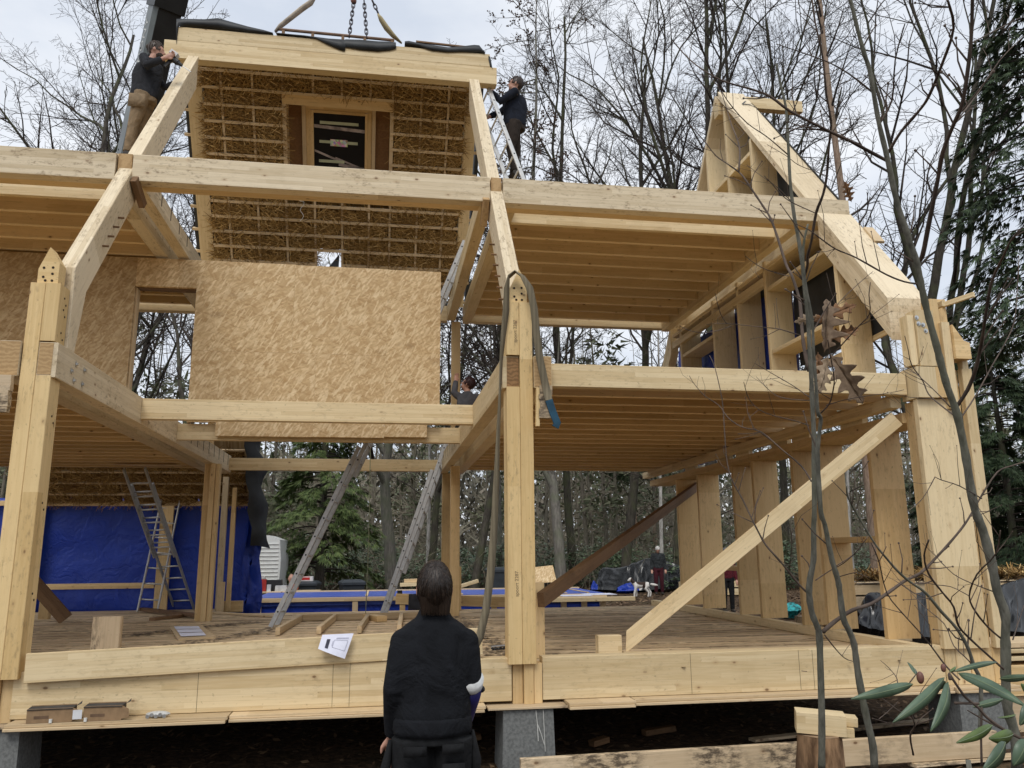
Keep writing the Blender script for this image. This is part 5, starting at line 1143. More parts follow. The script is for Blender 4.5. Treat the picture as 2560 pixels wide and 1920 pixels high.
for (z, k) in lv:
    for i in range(n):
        t = 2 * math.pi * i / n; rr = R0[i] * (k + (0.12 * math.sin(3 * t) if k > 1.1 else 0)); m.v.append((1.92 + rr * math.cos(t), -1.2 + rr * math.sin(t), z))
for j in range(len(lv) - 1):
    for i in range(n): a = j * n + i; b = j * n + (i + 1) % n; m.f.append((a, b, b + n, a + n))
m.build('bark', bark('stump bark', (0.09, 0.05, 0.026), (0.36, 0.22, 0.12), (0.045, 0.028, 0.018), 0.75, 16.0), ST, smooth=True)
m = MB(); m.v = [(1.92 + R0[i] * 0.975 * math.cos(2 * math.pi * i / n), -1.2 + R0[i] * 0.975 * math.sin(2 * math.pi * i / n), zt + 0.002) for i in range(n)]; m.f = [tuple(range(n))]; m.build('cut_face', endgrain('stump face', (0.22, 0.14, 0.08), (0.36, 0.25, 0.15)), ST)
BK = thing('wood_block', (1.97, -1.2, zt), 'pale notched glulam offcut resting on the tree stump', 'block', None, R_(-24))
T_ = world_of(BK) @ Matrix.Rotation(R_(3), 4, 'Y')
timber('block', T_ @ Vector((-0.2, 0, 0.075)), T_ @ Vector((0.13, 0, 0.075)), 0.2, 0.14, M['glulam'], BK, ch=0.002); timber('tongue', T_ @ Vector((0.131, 0.02, 0.1)), T_ @ Vector((0.21, 0.02, 0.1)), 0.15, 0.06, M['glulam'], BK, ch=0.002); timber('lower_lip', T_ @ Vector((0.131, -0.02, 0.036)), T_ @ Vector((0.18, -0.02, 0.036)), 0.16, 0.06, M['glulam'], BK, ch=0.002)

# --- the yard behind the house
def wrapped_panel(x0, x1, y0, y1, z0, z1, label, papers=False):
    o = thing('wrapped_panel', ((x0 + x1) / 2, (y0 + y1) / 2, 0.2), label, 'panel', 'blue wrapped roof panels behind the house')
    m = MB(); m.box(x0, x1, y0, y1, z0, z1); m.build('panel', M['tarp_wet'], o)
    tbox('rim', x0 - 0.05, x1 + 0.05, y0 - 0.06, y0 - 0.005, z1 - 0.1, z1 - 0.01, M['batten'], o, 'X'); tbox('rim', x0 - 0.05, x1 + 0.05, y1 + 0.005, y1 + 0.06, z1 - 0.05, z1 + 0.03, M['batten'], o, 'X')
    m = MB(); m.box(x0 + 0.1, x1 - 0.1, y0 + 0.05, y1 - 0.1, 0.25, z0); m.build('skirt', M['tarp'], o)
    for t in (0.02, 0.36, 0.68, 0.98): xx = x0 + (x1 - x0) * t; tbox('leg', xx - 0.06, xx + 0.06, y0 - 0.05, y0 + 0.04, gh(xx, y0), z1 - 0.105, M['batten'], o, 'Z')
    for t in (0.4, 0.75): xx = x0 + (x1 - x0) * t; tbox('cross_batten', xx - 0.03, xx + 0.03, y0, y1, z1 + 0.002, z1 + 0.02, M['batten'], o, 'Y')
    if papers:
        for k in range(2): m = MB(); c = at_z(1440 + 60 * k, 1488 - 3 * k, z1 + 0.03); m.box(c.x - 0.35, c.x + 0.3, c.y - 0.3, c.y + 0.3, z1 + 0.022 + 0.003 * k, z1 + 0.03 + 0.003 * k); m.build('paper', paper, o)
wrapped_panel(-3.9, 2.2, 12.0, 14.5, 0.68, 0.86, 'long blue wrapped panel lying behind the middle bay'); wrapped_panel(2.45, 3.95, 11.8, 14.4, 0.68, 0.86, 'blue wrapped panel with white papers on it behind the right bay', True)
tag(timber('yard_plank', at_y(1370, 1500, 11.6), at_y(1585, 1496, 11.6), 0.2, 0.09, M['glulam']), 'pale plank along the front of the right blue panel', 'plank')
def bin_(u, v, Y, w, label, rz=0.0):
    t = at_y(u, v, Y); zg = gh(t.x, Y); h = max(0.75, t.z - zg); o = thing('wheelie_bin', (t.x, Y, zg), label, 'bin', 'dark grey wheelie bins', rz); T_ = world_of(o); gp = M['binp']
    m = MB(); vs = []
    for z, k in ((0.06, 0.8), (h * 0.86, 1.0)): vs += [(-w / 2 * k, -w * 0.55 * k, z), (w / 2 * k, -w * 0.55 * k, z), (w / 2 * k, w * 0.55 * k, z), (-w / 2 * k, w * 0.55 * k, z)]
    m.add(vs, [(3, 2, 1, 0), (4, 5, 6, 7)] + [(i, (i + 1) % 4, (i + 1) % 4 + 4, i + 4) for i in range(4)]); m.build('body', gp, o, M=T_)
    m = MB(); vs = []
    for z, k in ((h * 0.86, 1.1), (h * 0.93, 1.1), (h, 0.8)): vs += [(-w / 2 * k, -w * 0.55 * k, z), (w / 2 * k, -w * 0.55 * k, z), (w / 2 * k, w * 0.55 * k, z), (-w / 2 * k, w * 0.55 * k, z)]
    m.add(vs, [(3, 2, 1, 0), (8, 9, 10, 11)] + [(i + 4 * j, (i + 1) % 4 + 4 * j, (i + 1) % 4 + 4 * (j + 1), i + 4 * (j + 1)) for j in range(2) for i in range(4)]); m.build('lid', gp, o, M=T_)
    m = MB(); m.tube([(-w * .45, w * .66, h * 0.9), (w * .45, w * .66, h * 0.9)], 0.02, 6); m.build('handle', gp, o, M=T_)
    for s in (-1, 1): m = MB(); m.tube([(s * w * 0.36, w * 0.5, 0.1), (s * w * 0.45, w * 0.5, 0.1)], 0.1, 12); m.build('wheel', M['black'], o, M=T_)
    return o, h
M['binp'] = plain('dark bin plastic', (0.035, 0.042, 0.05), 0.45, 0.15)
bin_(1240, 1418, 20, 0.6, 'dark wheelie bin just left of the centre column'); bin_(880, 1449, 16, 0.58, 'dark wheelie bin between the two long ladders', 0.2); bx, bh = bin_(768, 1452, 17, 0.62, 'dark wheelie bin with a red and white box on its lid', -0.1)
c = bx.location; BX = thing('carton', (c.x - 0.03, c.y - 0.1, c.z + bh), 'red and white carton on a wheelie bin lid', 'box'); T_ = world_of(BX)
m = MB(); m.box(-0.22, 0.2, -0.18, 0.18, 0.0, 0.12); m.build('carton', plain('white carton', (0.7, 0.68, 0.68), 0.6), BX, M=T_); m = MB(); m.box(-0.1, 0.12, -0.184, -0.181, 0.03, 0.1); m.box(-0.12, 0.1, -0.1, 0.12, 0.121, 0.124); m.build('red_print', plain('red print', (0.5, 0.03, 0.03), 0.6), BX, M=T_)
CV = thing('caravan', (-6.7, 17.2, gh(-6.7, 17.2)), 'white ribbed caravan partly hidden by the blue tarpaulin', 'caravan'); zc = gh(-6.7, 17.2) - 0.05
white = plain('caravan panel', (0.68, 0.69, 0.66), 0.4, 0.05)
m = MB(); m.prism([(-9.5, zc + 0.45), (-3.98, zc + 0.4), (-3.95, zc + 1.5), (-4.0, zc + 2.05), (-4.3, zc + 2.17), (-9.2, zc + 2.2), (-9.6, zc + 1.9)], 17.2, 19.2); m.build('body', white, CV, fix=True)
for k in range(14): m = MB(); z = zc + 0.5 + 0.11 * k; m.tube([(-9.5, 17.195, z), (-4.02, 17.195, z)], 0.022, 6); m.build('rib', white, CV)
m = MB(); m.box(-8.0, -6.6, 17.16, 17.185, zc + 1.15, zc + 1.8); m.build('window', gl, CV)
for x in (-7.1, -6.2): m = MB(); m.tube([(x, 17.3, zc + 0.33), (x, 17.5, zc + 0.33)], 0.28, 16); m.build('wheel', M['black'], CV)
# small clutter on the table behind the left bay
TBL = thing('work_table', at_y(672, 1480, 15.5), 'low work table with site clutter right of the blue tarpaulin', 'table'); c = at_y(672, 1478, 15.5); zt2 = c.z
tbox('top', c.x - 1.0, c.x + 1.3, 15.2, 16.0, zt2 - 0.04, zt2, M['batten'], TBL, 'X')
for (dx, dy) in ((-0.9, 0.1), (1.2, 0.1), (-0.9, -0.2), (1.2, -0.2)): xx = c.x + dx; tbox('leg', xx - 0.03, xx + 0.03, 15.6 + dy, 15.66 + dy, gh(xx, 15.6), zt2 - 0.041, M['batten'], TBL, 'Z')
def small(name, u, v, Y, sx, sy, sz, col, label, cat, ball=False):
    p = at_y(u, v, Y); p.z = zt2 + 0.002; m = MB()
    if ball: m.ball((0, 0, sz / 2), sz / 2, 10, 7)
    else:
        m.prism([(-sx / 2, 0), (sx / 2, 0), (sx / 2 * 0.92, sz), (-sx / 2 * 0.92, sz)], -sy / 2, sy / 2)
    o = put(bpy.data.objects.new(name, m.mesh(name, plain(name + ' mat', col, 0.5), ball, True)), None, Matrix.Translation(p)); return tag(o, label, cat)
small('black_crate', 683, 1478, 15.6, 0.45, 0.3, 0.28, (0.02, 0.02, 0.022), 'black crate on the low work table', 'crate'); small('red_canister', 659, 1478, 15.5, 0.14, 0.14, 0.3, (0.35, 0.03, 0.025), 'tall red canister on the low work table', 'canister'); small('red_box', 641, 1478, 15.5, 0.18, 0.16, 0.2, (0.3, 0.06, 0.05), 'small red box at the left end of the work table', 'box')
small('white_sack', 703, 1478, 15.4, 0.3, 0.25, 0.14, (0.6, 0.6, 0.6), 'white sack on the low work table', 'sack'); small('orange_helmet', 737, 1478, 15.4, 0.2, 0.2, 0.18, (0.7, 0.1, 0.03), 'orange safety helmet at the right end of the work table', 'helmet', True); small('white_bottle', 672, 1478, 15.35, 0.1, 0.1, 0.17, (0.6, 0.62, 0.66), 'white bottle in front of the black crate', 'bottle')
BN = thing('low_bench', (-4.0, 16.55, gh(-4.0, 16.55)), 'low bench behind the work table carrying two seated people', 'bench'); zb = gh(-4.0, 16.55)
tbox('seat', -4.9, -3.1, 16.4, 16.7, zb + 0.16, zb + 0.2, M['batten'], BN, 'X')
for xx in (-4.8, -3.2): tbox('leg', xx - 0.04, xx + 0.04, 16.45, 16.65, zb - 0.02, zb + 0.159, M['batten'], BN, 'Z')
# plank heaps
for (u0, v0, u1, v1, Y, w, h, mt, lab) in ((1000, 1462, 1140, 1458, 18.5, 0.3, 0.1, 'glulam', 'pale plank on the heap left of the head of the man in front'), (1010, 1452, 1080, 1450, 18.8, 0.3, 0.1, 'batten', 'short plank on top of the heap left of the head of the man in front'), (1150, 1466, 1195, 1452, 18.6, 0.3, 0.1, 'glulam', 'tilted pale plank left of the wheelie bin near the centre column'), (1700, 1462, 1895, 1459, 20.5, 0.25, 0.2, 'glulam', 'upper pale log beam behind the red jacket man'), (1700, 1480, 1890, 1479, 20.0, 0.25, 0.2, 'glulam', 'lower pale log beam behind the red jacket man')):
    tag(timber('yard_plank', at_y(u0, v0, Y), at_y(u1, v1, Y), w, h, M[mt]), lab, 'plank', 'planks lying about the yard')
a, b, c, d_ = at_y(1336, 1418, 17), at_y(1382, 1413, 17), at_y(1392, 1455, 16.6), at_y(1336, 1458, 16.6); m = MB(); m.add([a, b, c, d_, a + Vector((0, .03, 0)), b + Vector((0, .03, 0)), c + Vector((0, .03, 0)), d_ + Vector((0, .03, 0))], [(0, 1, 2, 3), (7, 6, 5, 4), (0, 4, 5, 1), (1, 5, 6, 2), (2, 6, 7, 3), (3, 7, 4, 0)])
tag(m.build_at('board_sheet', M['osb'], d_, fix=True), 'broken sheet of board standing right of the centre column', 'board')
def heap(name, pts, Y, dep, mat, label, cat, seed, group=None, amp=0.12):
    """sheeting thrown over a heap: outline of (px, ytop, ybottom)"""
    m = MB(); n = 9; rg = random.Random(seed); K = []
    for (u, vt, vb) in pts:
        a = at_y(u, vt, Y + dep * 0.5); b = at_y(u, vb, Y); b.z = max(b.z, gh(b.x, Y)); back = Vector((a.x, Y + dep, gh(a.x, Y + dep)))
        row = []
        for k in range(n):
            t = k / (n - 1)
            p = b.lerp(a, min(1, t * 1.6)) if t < 0.625 else a.lerp(back, (t - 0.625) / 0.375)
            row.append(p + Vector((rg.gauss(0, 0.35), rg.gauss(0, 0.8), rg.gauss(0, 0.3))) * amp * (0.25 if k in (0, n - 1) else 1))
        K.append(row)
    for i in range(len(K) - 1):
        for j in range(n - 1): m.quad(K[i][j], K[i + 1][j], K[i + 1][j + 1], K[i][j + 1])
    mid = K[len(K) // 2][0]; o = m.build_at(name, mat, mid, True, fix=True); sd = o.modifiers.new('soft', 'SUBSURF'); sd.levels = 1; sd.render_levels = 2; return tag(o, label, cat, group)
def dens(p, k):
    q = []
    for i in range(len(p) - 1):
        for j in range(k): t = j / k; q.append(tuple(p[i][c] + (p[i + 1][c] - p[i][c]) * t for c in range(3)))
    return q + [p[-1]]
heap('black_sheeting', dens([(1486, 1465, 1475), (1497, 1425, 1474), (1510, 1415, 1474), (1560, 1412, 1476), (1590, 1398, 1478), (1620, 1388, 1474), (1660, 1390, 1472), (1700, 1412, 1472), (1715, 1440, 1470)], 4), 22.5, 1.8, M['plastic_black'], 'heap under crumpled black plastic sheeting next to the dog', 'sheeting', 3, 'black plastic heaps')
heap('blue_tarpaulin', dens([(1545, 1468, 1478), (1565, 1456, 1478), (1590, 1453, 1476), (1598, 1468, 1476)], 4), 21.9, 0.5, M['tarp'], 'scrap of blue tarpaulin at the foot of the black heap left of the dog', 'tarpaulin', 5, amp=0.06)
heap('blue_tarpaulin', dens([(1478, 1462, 1474), (1484, 1448, 1474), (1494, 1462, 1474)], 4), 21.9, 0.4, M['tarp'], 'small blue scrap at the left end of the black heap', 'tarpaulin', 6, amp=0.05)
heap('green_tarpaulin', dens([(1962, 1520, 1526), (1970, 1506, 1528), (1985, 1502, 1528), (1998, 1510, 1526), (2006, 1520, 1524)], 4), 12.5, 0.6, plain('turquoise tarpaulin', (0.02, 0.22, 0.23), 0.5, 0.7, 14.0), 'crumpled turquoise tarpaulin on the ground behind the gable studs', 'tarpaulin', 7, amp=0.06)
# timber and straw stack beyond the gable
SK = thing('timber_stack', (6.9, 5.2, gh(6.9, 5.2)), 'stack of weathered boards topped with straw beyond the gable', 'stack'); z0 = gh(6.9, 5.2); rg = random.Random(14)
for k in range(7):
    for j in range(3): tbox('board', 5.5 + rg.uniform(-.15, .1), 9.6 + rg.uniform(-.2, .2), 4.6 + 0.36 * j, 4.93 + 0.36 * j, z0 + 0.05 + 0.17 * k, z0 + 0.195 + 0.17 * k, M['muddy' if (k + j) % 2 else 'batten'], SK, 'X')
for k in range(14):
    o = bpy.data.objects.new('straw_bale', rg.choice(BALES)); put(o, SK, Matrix.Translation((5.6 + 0.31 * k, 5.0 + rg.uniform(-.3, .3), z0 + 1.3)) @ Matrix.Rotation(rg.uniform(0, 3), 4, 'Z') @ Matrix.Diagonal((1.2, 2.2, 1.5, 1)))
heap('black_sheeting', dens([(2148, 1520, 1560), (2160, 1492, 1566), (2185, 1470, 1572), (2215, 1466, 1576), (2240, 1480, 1580)], 4), 3.6, 0.8, M['plastic_black'], 'black plastic bundle seen between the first gable studs', 'sheeting', 8, 'black plastic heaps', 0.07)
heap('black_sheeting', dens([(2290, 1470, 1590), (2310, 1465, 1592), (2340, 1465, 1592), (2365, 1470, 1590)], 4), 2.6, 0.7, M['plastic_black'], 'grey black sheet behind the corner column', 'sheeting', 9, 'black plastic heaps', 0.03)
heap('black_sheeting', dens([(2480, 1450, 1560), (2510, 1440, 1572), (2550, 1432, 1580), (2600, 1432, 1585), (2660, 1440, 1585)], 4), 2.9, 1.2, M['plastic_black'], 'black sheeting over the stack at the right edge', 'sheeting', 10, 'black plastic heaps', 0.08)
LB = thing('lumber_pile', (5.3, 0.6, gh(5.3, 0.6)), 'small pile of pale lumber at the right edge', 'lumber')
for (z, h, mt) in ((0.4, 0.28, 'warm'), (0.72, 0.04, 'glulam'), (0.79, 0.04, 'glulam'), (0.84, 0.05, 'batten')): tbox('board', 4.6, 6.6, 0.4, 0.9, z, z + h, M[mt], LB, 'X')
tbox('board', 4.62, 6.5, 0.45, 0.9, 0.0, 0.39, M['muddy'], LB, 'X')
# ================================================================== PEOPLE AND DOG
def fabric(name, col, var=0.25, sc=5.0, bump=0.5):
    g = G(name); tc = g.n('TexCoord').outputs['Object']
    n1 = g.n('TexNoise', {'Vector': tc, 'Scale': sc, 'Detail': 4.0, 'Distortion': 1.5}).outputs['Fac']; n2 = g.n('TexNoise', {'Vector': tc, 'Scale': 140.0, 'Detail': 2.0}).outputs['Fac']
    g.bump(g.math('ADD', n1, g.math('MULTIPLY', n2, 0.06)), bump, 0.05)
    return g.set(Base_Color=g.mix(g.step(n1, 0.25, 0.75), c4(tuple(x * (1 - var) for x in col)), c4(tuple(x * (1 + var) for x in col))), Roughness=0.92, Specular_IOR_Level=0.2)
SKIN = plain('skin', (0.46, 0.25, 0.18), 0.5, 0.1, 10.0)
def remesh(o, vox, it=4):
    r = o.modifiers.new('skin', 'REMESH'); r.mode = 'VOXEL'; r.voxel_size = vox; r.use_smooth_shade = True
    s = o.modifiers.new('soft', 'SMOOTH'); s.iterations = it; s.factor = 0.5
def rings(m, R, n=16):
    b = len(m.v)
    for (c, rx, ry, rot) in R:
        for j in range(n):
            t = 2 * math.pi * j / n; x, y = rx * math.cos(t), ry * math.sin(t); m.v.append((c[0] + x * math.cos(rot) - y * math.sin(rot), c[1] + x * math.sin(rot) + y * math.cos(rot), c[2]))
    for i in range(len(R) - 1):
        for j in range(n): a = b + i * n + j; a1 = b + i * n + (j + 1) % n; m.f.append((a, a1, a1 + n, a + n))
    m.f.append(tuple(b + j for j in range(n - 1, -1, -1))); m.f.append(tuple(b + (len(R) - 1) * n + j for j in range(n)))
def V(*a): return Vector(a)
BASEJ = dict(pel=V(0, 0, .93), chest=V(0, .01, 1.24), neck=V(0, 0, 1.45), head=V(0, .02, 1.60), shL=V(-.185, 0, 1.39), shR=V(.185, 0, 1.39), elL=V(-.235, -.03, 1.1), elR=V(.235, -.03, 1.1), wrL=V(-.24, .06, .86), wrR=V(.24, .06, .86),
             hipL=V(-.09, 0, .9), hipR=V(.09, 0, .9), knL=V(-.1, .03, .49), knR=V(.1, .03, .49), anL=V(-.11, -.02, .09), anR=V(.11, -.02, .09))
def hand(m, w, d, side, curl=0.5, s=1.0):
    """palm and five separate bent fingers growing from wrist w along d"""
    d = d.normalized(); lat = d.cross(Vector((0, 1, 0))); lat = lat.normalized() if lat.length > 0.2 else Vector((1, 0, 0)); pn = lat.cross(d).normalized() * side
    m.tube([w - d * .03, w + d * .02 * s, w + d * .055 * s, w + d * .09 * s], [.028 * s, .036 * s, .042 * s, .036 * s], 10, flat=0.5, up=pn)
    for k, (o, l) in enumerate(((-.031, .07), (-.0105, .082), (.0105, .078), (.031, .06))):
        b = w + d * .085 * s + lat * o * s; c1 = b + (d * math.cos(curl * .5) + pn * math.sin(curl * .5)) * l * .5 * s; c2 = c1 + (d * math.cos(curl * 1.3) + pn * math.sin(curl * 1.3)) * l * .3 * s; c3 = c2 + (d * math.cos(curl * 2) + pn * math.sin(curl * 2)) * l * .25 * s
        m.tube([b, c1, c2, c3], [.0095 * s, .009 * s, .008 * s, .006 * s], 7)
    b = w + d * .03 * s + lat * (-.03) * s; t1 = b + (d * .7 - lat * .6 + pn * .3).normalized() * .035 * s; t2 = t1 + (d * .9 - lat * .2 + pn * .4).normalized() * .03 * s; m.tube([b, t1, t2], [.013 * s, .011 * s, .007 * s], 7)
def person(label, loc, rz, J=None, sc=1.0, top='', legs='', hair=None, vox=0.012, shoe=(0.03, 0.025, 0.02), headd=V(0, 1, 0), hu=V(0, 0, 1), group=None, sleeve=1.0, curl=0.5, beard=None, hairlen=0.0, hide_legs=False, hs=1.0):
    j = {k: v.copy() for k, v in BASEJ.items()}
    for k, v in (J or {}).items(): j[k] = Vector(v)
    T_ = Matrix.Translation(Vector(loc)) @ Matrix.Rotation(rz, 4, 'Z') @ Matrix.Scale(sc, 4)
    headd = headd.normalized(); hx = headd.cross(hu).normalized(); hz = hx.cross(headd).normalized()
    HM = Matrix(((hx.x, headd.x, hz.x), (hx.y, headd.y, hz.y), (hx.z, headd.z, hz.z)))
    h = j['head']
    m = MB(); m.ball(h + HM @ V(0, -.005, .012), .098, 16, 12, (.75, .95, 1.1), HM); m.ball(h + HM @ V(0, .03, -.055), .062, 12, 8, (.9, .95, .95), HM)
    m.tube([h + HM @ V(0, .085, .01), h + HM @ V(0, .108, -.022), h + HM @ V(0, .09, -.03)], [.01, .016, .01], 8)
    m.ball(h + HM @ V(0, .082, .03), .02, 8, 5, (2.4, .6, .5), HM); m.ball(h + HM @ V(0, .082, -.055), .014, 8, 5, (1.7, .7, .5), HM)
    for s in (-1, 1): m.ball(h + HM @ V(s * .078, -.012, -.005), .028, 8, 6, (.35, .7, 1.1), HM)
    m.tube([j['chest'], j['neck'] - V(0, 0, .02), h - hz * .05], [.07, .055, .056], 12)
    rings(m, [((j['pel'] + V(0, 0, -.06)), .13, .09, 0), (j['pel'], .14, .095, 0), (j['chest'], .14, .1, 0), (j['chest'].lerp(j['neck'], .7), .12, .075, 0), (j['neck'], .06, .055, 0)])
    for s in 'LR':
        m.tube([j['sh' + s] + (j['chest'] - j['sh' + s]) * .2, j['sh' + s], j['el' + s], j['wr' + s]], [.055, .047, .037, .027], 10)
        hand(m, j['wr' + s], j['wr' + s] - j['el' + s], -1 if s == 'L' else 1, curl)
        if not hide_legs: m.tube([j['hip' + s], j['kn' + s], j['an' + s]], [.07, .05, .036], 10)
    o = put(bpy.data.objects.new('person', m.mesh('person', SKIN, True)), None, T_); remesh(o, vox, 2); tag(o, label, 'person', group)
    def child(nm, mb, mat, vx=None, it=4):
        c = put(bpy.data.objects.new(nm, mb.mesh(nm, mat, True)), o, T_)
        if vx: remesh(c, vx, it)
        return c
    # top
    m = MB(); P, Cc, N = j['pel'], j['chest'], j['neck']
    rings(m, [(P + V(0, 0, -.03), .172, .122, 0), (P + V(0, 0, .03), .178, .125, 0), (P.lerp(Cc, .4), .172, .12, 0), (P.lerp(Cc, .75), .182, .122, 0), (Cc, .192, .125, 0), (Cc.lerp(N, .4), .186, .115, 0), (Cc.lerp(N, .66), .172, .105, 0), (Cc.lerp(N, .8), .135, .09, 0), (Cc.lerp(N, .92), .085, .078, 0), (N + V(0, 0, .02), .066, .066, 0)], 18)
    for s in 'LR':
        e, w = j['el' + s], j['wr' + s]; c0 = j['sh' + s]; end = e.lerp(w, sleeve) if sleeve <= 1 else w
        c1 = Cc.lerp(N, .5); m.tube([c1 + (c0 - c1) * .45, c1 + (c0 - c1) * .8, c0.lerp(e, .06), c0.lerp(e, .25), c0.lerp(e, .55), e, e.lerp(end, .6), end], [.07, .064, .062, .064, .06, .055, .05, .042], 14); m.ball(c0.lerp(e, .05), .064, 14, 10)
    child('top', m, top, vox, 5)
    m = MB(); rings(m, [(P + V(0, 0, -.1), .165, .12, 0), (P + V(0, 0, .02), .16, .112, 0)], 16)
    for s in 'LR':
        if hide_legs: m.tube([j['hip' + s] + V(0, 0, .03), j['kn' + s]], [.105, .08], 12)
        else: m.tube([j['hip' + s] + V(0, 0, .03), j['hip' + s].lerp(j['kn' + s], .5), j['kn' + s], j['kn' + s].lerp(j['an' + s], .5), j['an' + s] + V(0, 0, .0)], [.103, .092, .072, .066, .062], 12)
    child('trousers', m, legs, vox)
    if not hide_legs:
        for s in 'LR':
            a = j['an' + s]; m = MB(); f = (Vector((a.x - j['hip' + s].x, 0, 0)) * .3 + V(0, 1, 0)).normalized(); m.tube([a + V(0, -.05, -.035), a + V(0, .02, -.035), a + f * .12 + V(0, 0, -.052), a + f * .18 + V(0, 0, -.06)], [.045, .05, .04, .025], 10); m.tube([a + V(0, 0, .06), a + V(0, 0, -.05)], [.045, .045], 10); child('shoe', m, plain('shoe', shoe, 0.6), vox, 2)
    if hair is not None:
        m = MB(); m.ball(h + HM @ V(0, -.015, .03 - hairlen * .35), .107 * hs, 24, 16, (.79, .95, 1.06 + hairlen * 2.2), HM)
        # keep only the scalp part: cut the face away
        keep = []; vs = [HM.inverted() @ (Vector(v) - h) for v in m.v]
        for f in m.f:
            c = sum((vs[i] for i in f), Vector()) / len(f)
            if not (c.y > .045 and c.z < .065) and not (c.z < -.02 - hairlen and c.y > -.05 - .04 * (hairlen > 0)): keep.append(f)
        m.f = keep
        rg = random.Random(2)
        nst = 1500 if vox < 0.009 else 140
        for k in range(nst):           # loose strands
            a = rg.uniform(0, 6.28); ph = rg.uniform(0.05, 1.75 + hairlen * 4); r0 = .106 * hs
            P_ = []
            for q in range(4):
                pp = ph + q * .16; P_.append(h + HM @ (V(0, -.015, .03 - hairlen * .35) + V(math.sin(pp) * math.cos(a) * .8 * r0, math.sin(pp) * math.sin(a) * .96 * r0, math.cos(pp) * (1.07 + hairlen * 2.2) * r0) * (1.02 + .02 * q * rg.random())))
            l = HM.inverted() @ (P_[-1] - h)
            if l.y > .05 and l.z < .07: continue
            m.tube(P_, [.0035, .004, .003, .001], 3, cap=False)
        hm = island('hair ' + str(hair), [tuple(x * .6 for x in hair), hair, tuple(min(1, x * 1.7) for x in hair)], 0.45, 0.4); child('hair', m, hm)
    if beard is not None:
        m = MB(); m.ball(h + HM @ V(0, .042, -.07), .066, 12, 8, (.92, .85, .85), HM); child('beard', m, plain('beard', beard, 0.9))
    return o, T_, j, child, HM
# --- man in front, seen from behind
NAVY = fabric('dark navy sweatshirt', (0.0085, 0.0095, 0.012), 0.25, 5.0, 0.7); BLKT = fabric('black work trousers', (0.0115, 0.012, 0.013), 0.3, 6.0, 0.4)
fl = at_y(1086, 1440, -2.95); zf = gh(fl.x, -2.95)
def loc_px(u, v, Y, base): p = at_y(u, v, Y); return p - base
B0 = Vector((fl.x, -2.95, zf))
Jf = dict(head=V(0, -.015, 1.565), neck=V(0, 0, 1.455), chest=V(0, .0, 1.19), pel=V(.0, 0, .985), shL=loc_px(1010, 1600, -2.95, B0), shR=loc_px(1163, 1600, -2.95, B0), elL=loc_px(987, 1722, -2.98, B0), wrL=loc_px(984, 1838, -2.86, B0), elR=loc_px(1177, 1706, -2.96, B0), wrR=loc_px(1158, 1800, -2.74, B0), hipL=V(-.085, 0, .88), hipR=V(.085, 0, .88), knL=V(-.1, .02, .48), knR=V(.1, .02, .48))
o, T_, jj, child, HM = person('man in a dark navy sweatshirt seen from behind, looking up', B0, 0, Jf, 1.0, NAVY, BLKT, None, vox=0.007, headd=V(0.02, 1, .42), hu=V(0, -.35, 1), curl=0.55, hairlen=0.09, sleeve=0.97, hs=1.06)
m = MB(); rings(m, [(V(.0, .0, .925), .176, .128, 0), (V(.0, 0, .945), .182, .132, 0), (V(0, 0, .985), .181, .13, 0), (V(0, 0, 1.0), .174, .124, 0)], 24); child('hem_band', m, NAVY)
e, w = jj['elR'], jj['wrR']; d = (w - e).normalized()
m = MB(); m.tube([e - d * .035, e + d * .01, e + d * .02], [.057, .058, .054], 16); child('bandage', m, plain('white bandage', (0.62, 0.63, 0.62), 0.9, 0.08, 60.0))
m = MB(); m.tube([e + d * .02, e + d * .1, w - d * .02, w + d * .02], [.059, .058, .046, .04], 16); child('arm_brace', m, plain('blue brace', (0.02, 0.02, 0.13), 0.5, 0.2))
m = MB(); m.ball(e + d * .05 + V(.055, -.02, 0), .016, 8, 6); child('brace_knob', m, M['black'])
# short dark hair falling from a whorl at the back of the tilted head
hc = Vector((0.0, -0.022, 1.578)); pole = Vector((0.0, -0.62, 0.78)).normalized(); qx = Vector((1, 0, 0)); qy = pole.cross(qx).normalized()
def scalp(ph, a, k=1.0):
    d = (pole * math.cos(ph) + (qx * math.cos(a) + qy * math.sin(a)) * math.sin(ph)); return hc + Vector((d.x * .0795, d.y * .11, d.z * .114)) * k
m = MB(); n_, r_n = 26, 14
for i in range(r_n + 1):
    for q in range(n_): m.v.append(tuple(scalp(.02 + 2.3 * i / r_n, 2 * math.pi * q / n_, .985)))
for i in range(r_n):
    for q in range(n_):
        f = (i * n_ + q, i * n_ + (q + 1) % n_, (i + 1) * n_ + (q + 1) % n_, (i + 1) * n_ + q); c_ = sum((Vector(m.v[t]) for t in f), Vector()) / 4 - hc
        if c_.y < .05 or c_.z > .05: m.f.append(f)
rg = random.Random(9)
for k in range(2600):
    a = rg.uniform(0, 6.283); p0_ = rg.uniform(0.0, 1.9); le = rg.uniform(.5, 1.0); P_ = []
    for q in range(6):
        t = q / 5; s_ = scalp(p0_ + le * t, a + .12 * math.sin(k) * t, 1.0 + .055 * rg.random() + .03 * t * rg.random()); s_.z -= .012 * t * t; P_.append(s_)
    e_ = P_[-1] - hc
    if e_.y > .055 and e_.z < .06: continue
    if e_.z < -.125: continue
    m.tube(P_, [.0012, .0022, .0024, .0022, .0018, .0006], 3, cap=False)
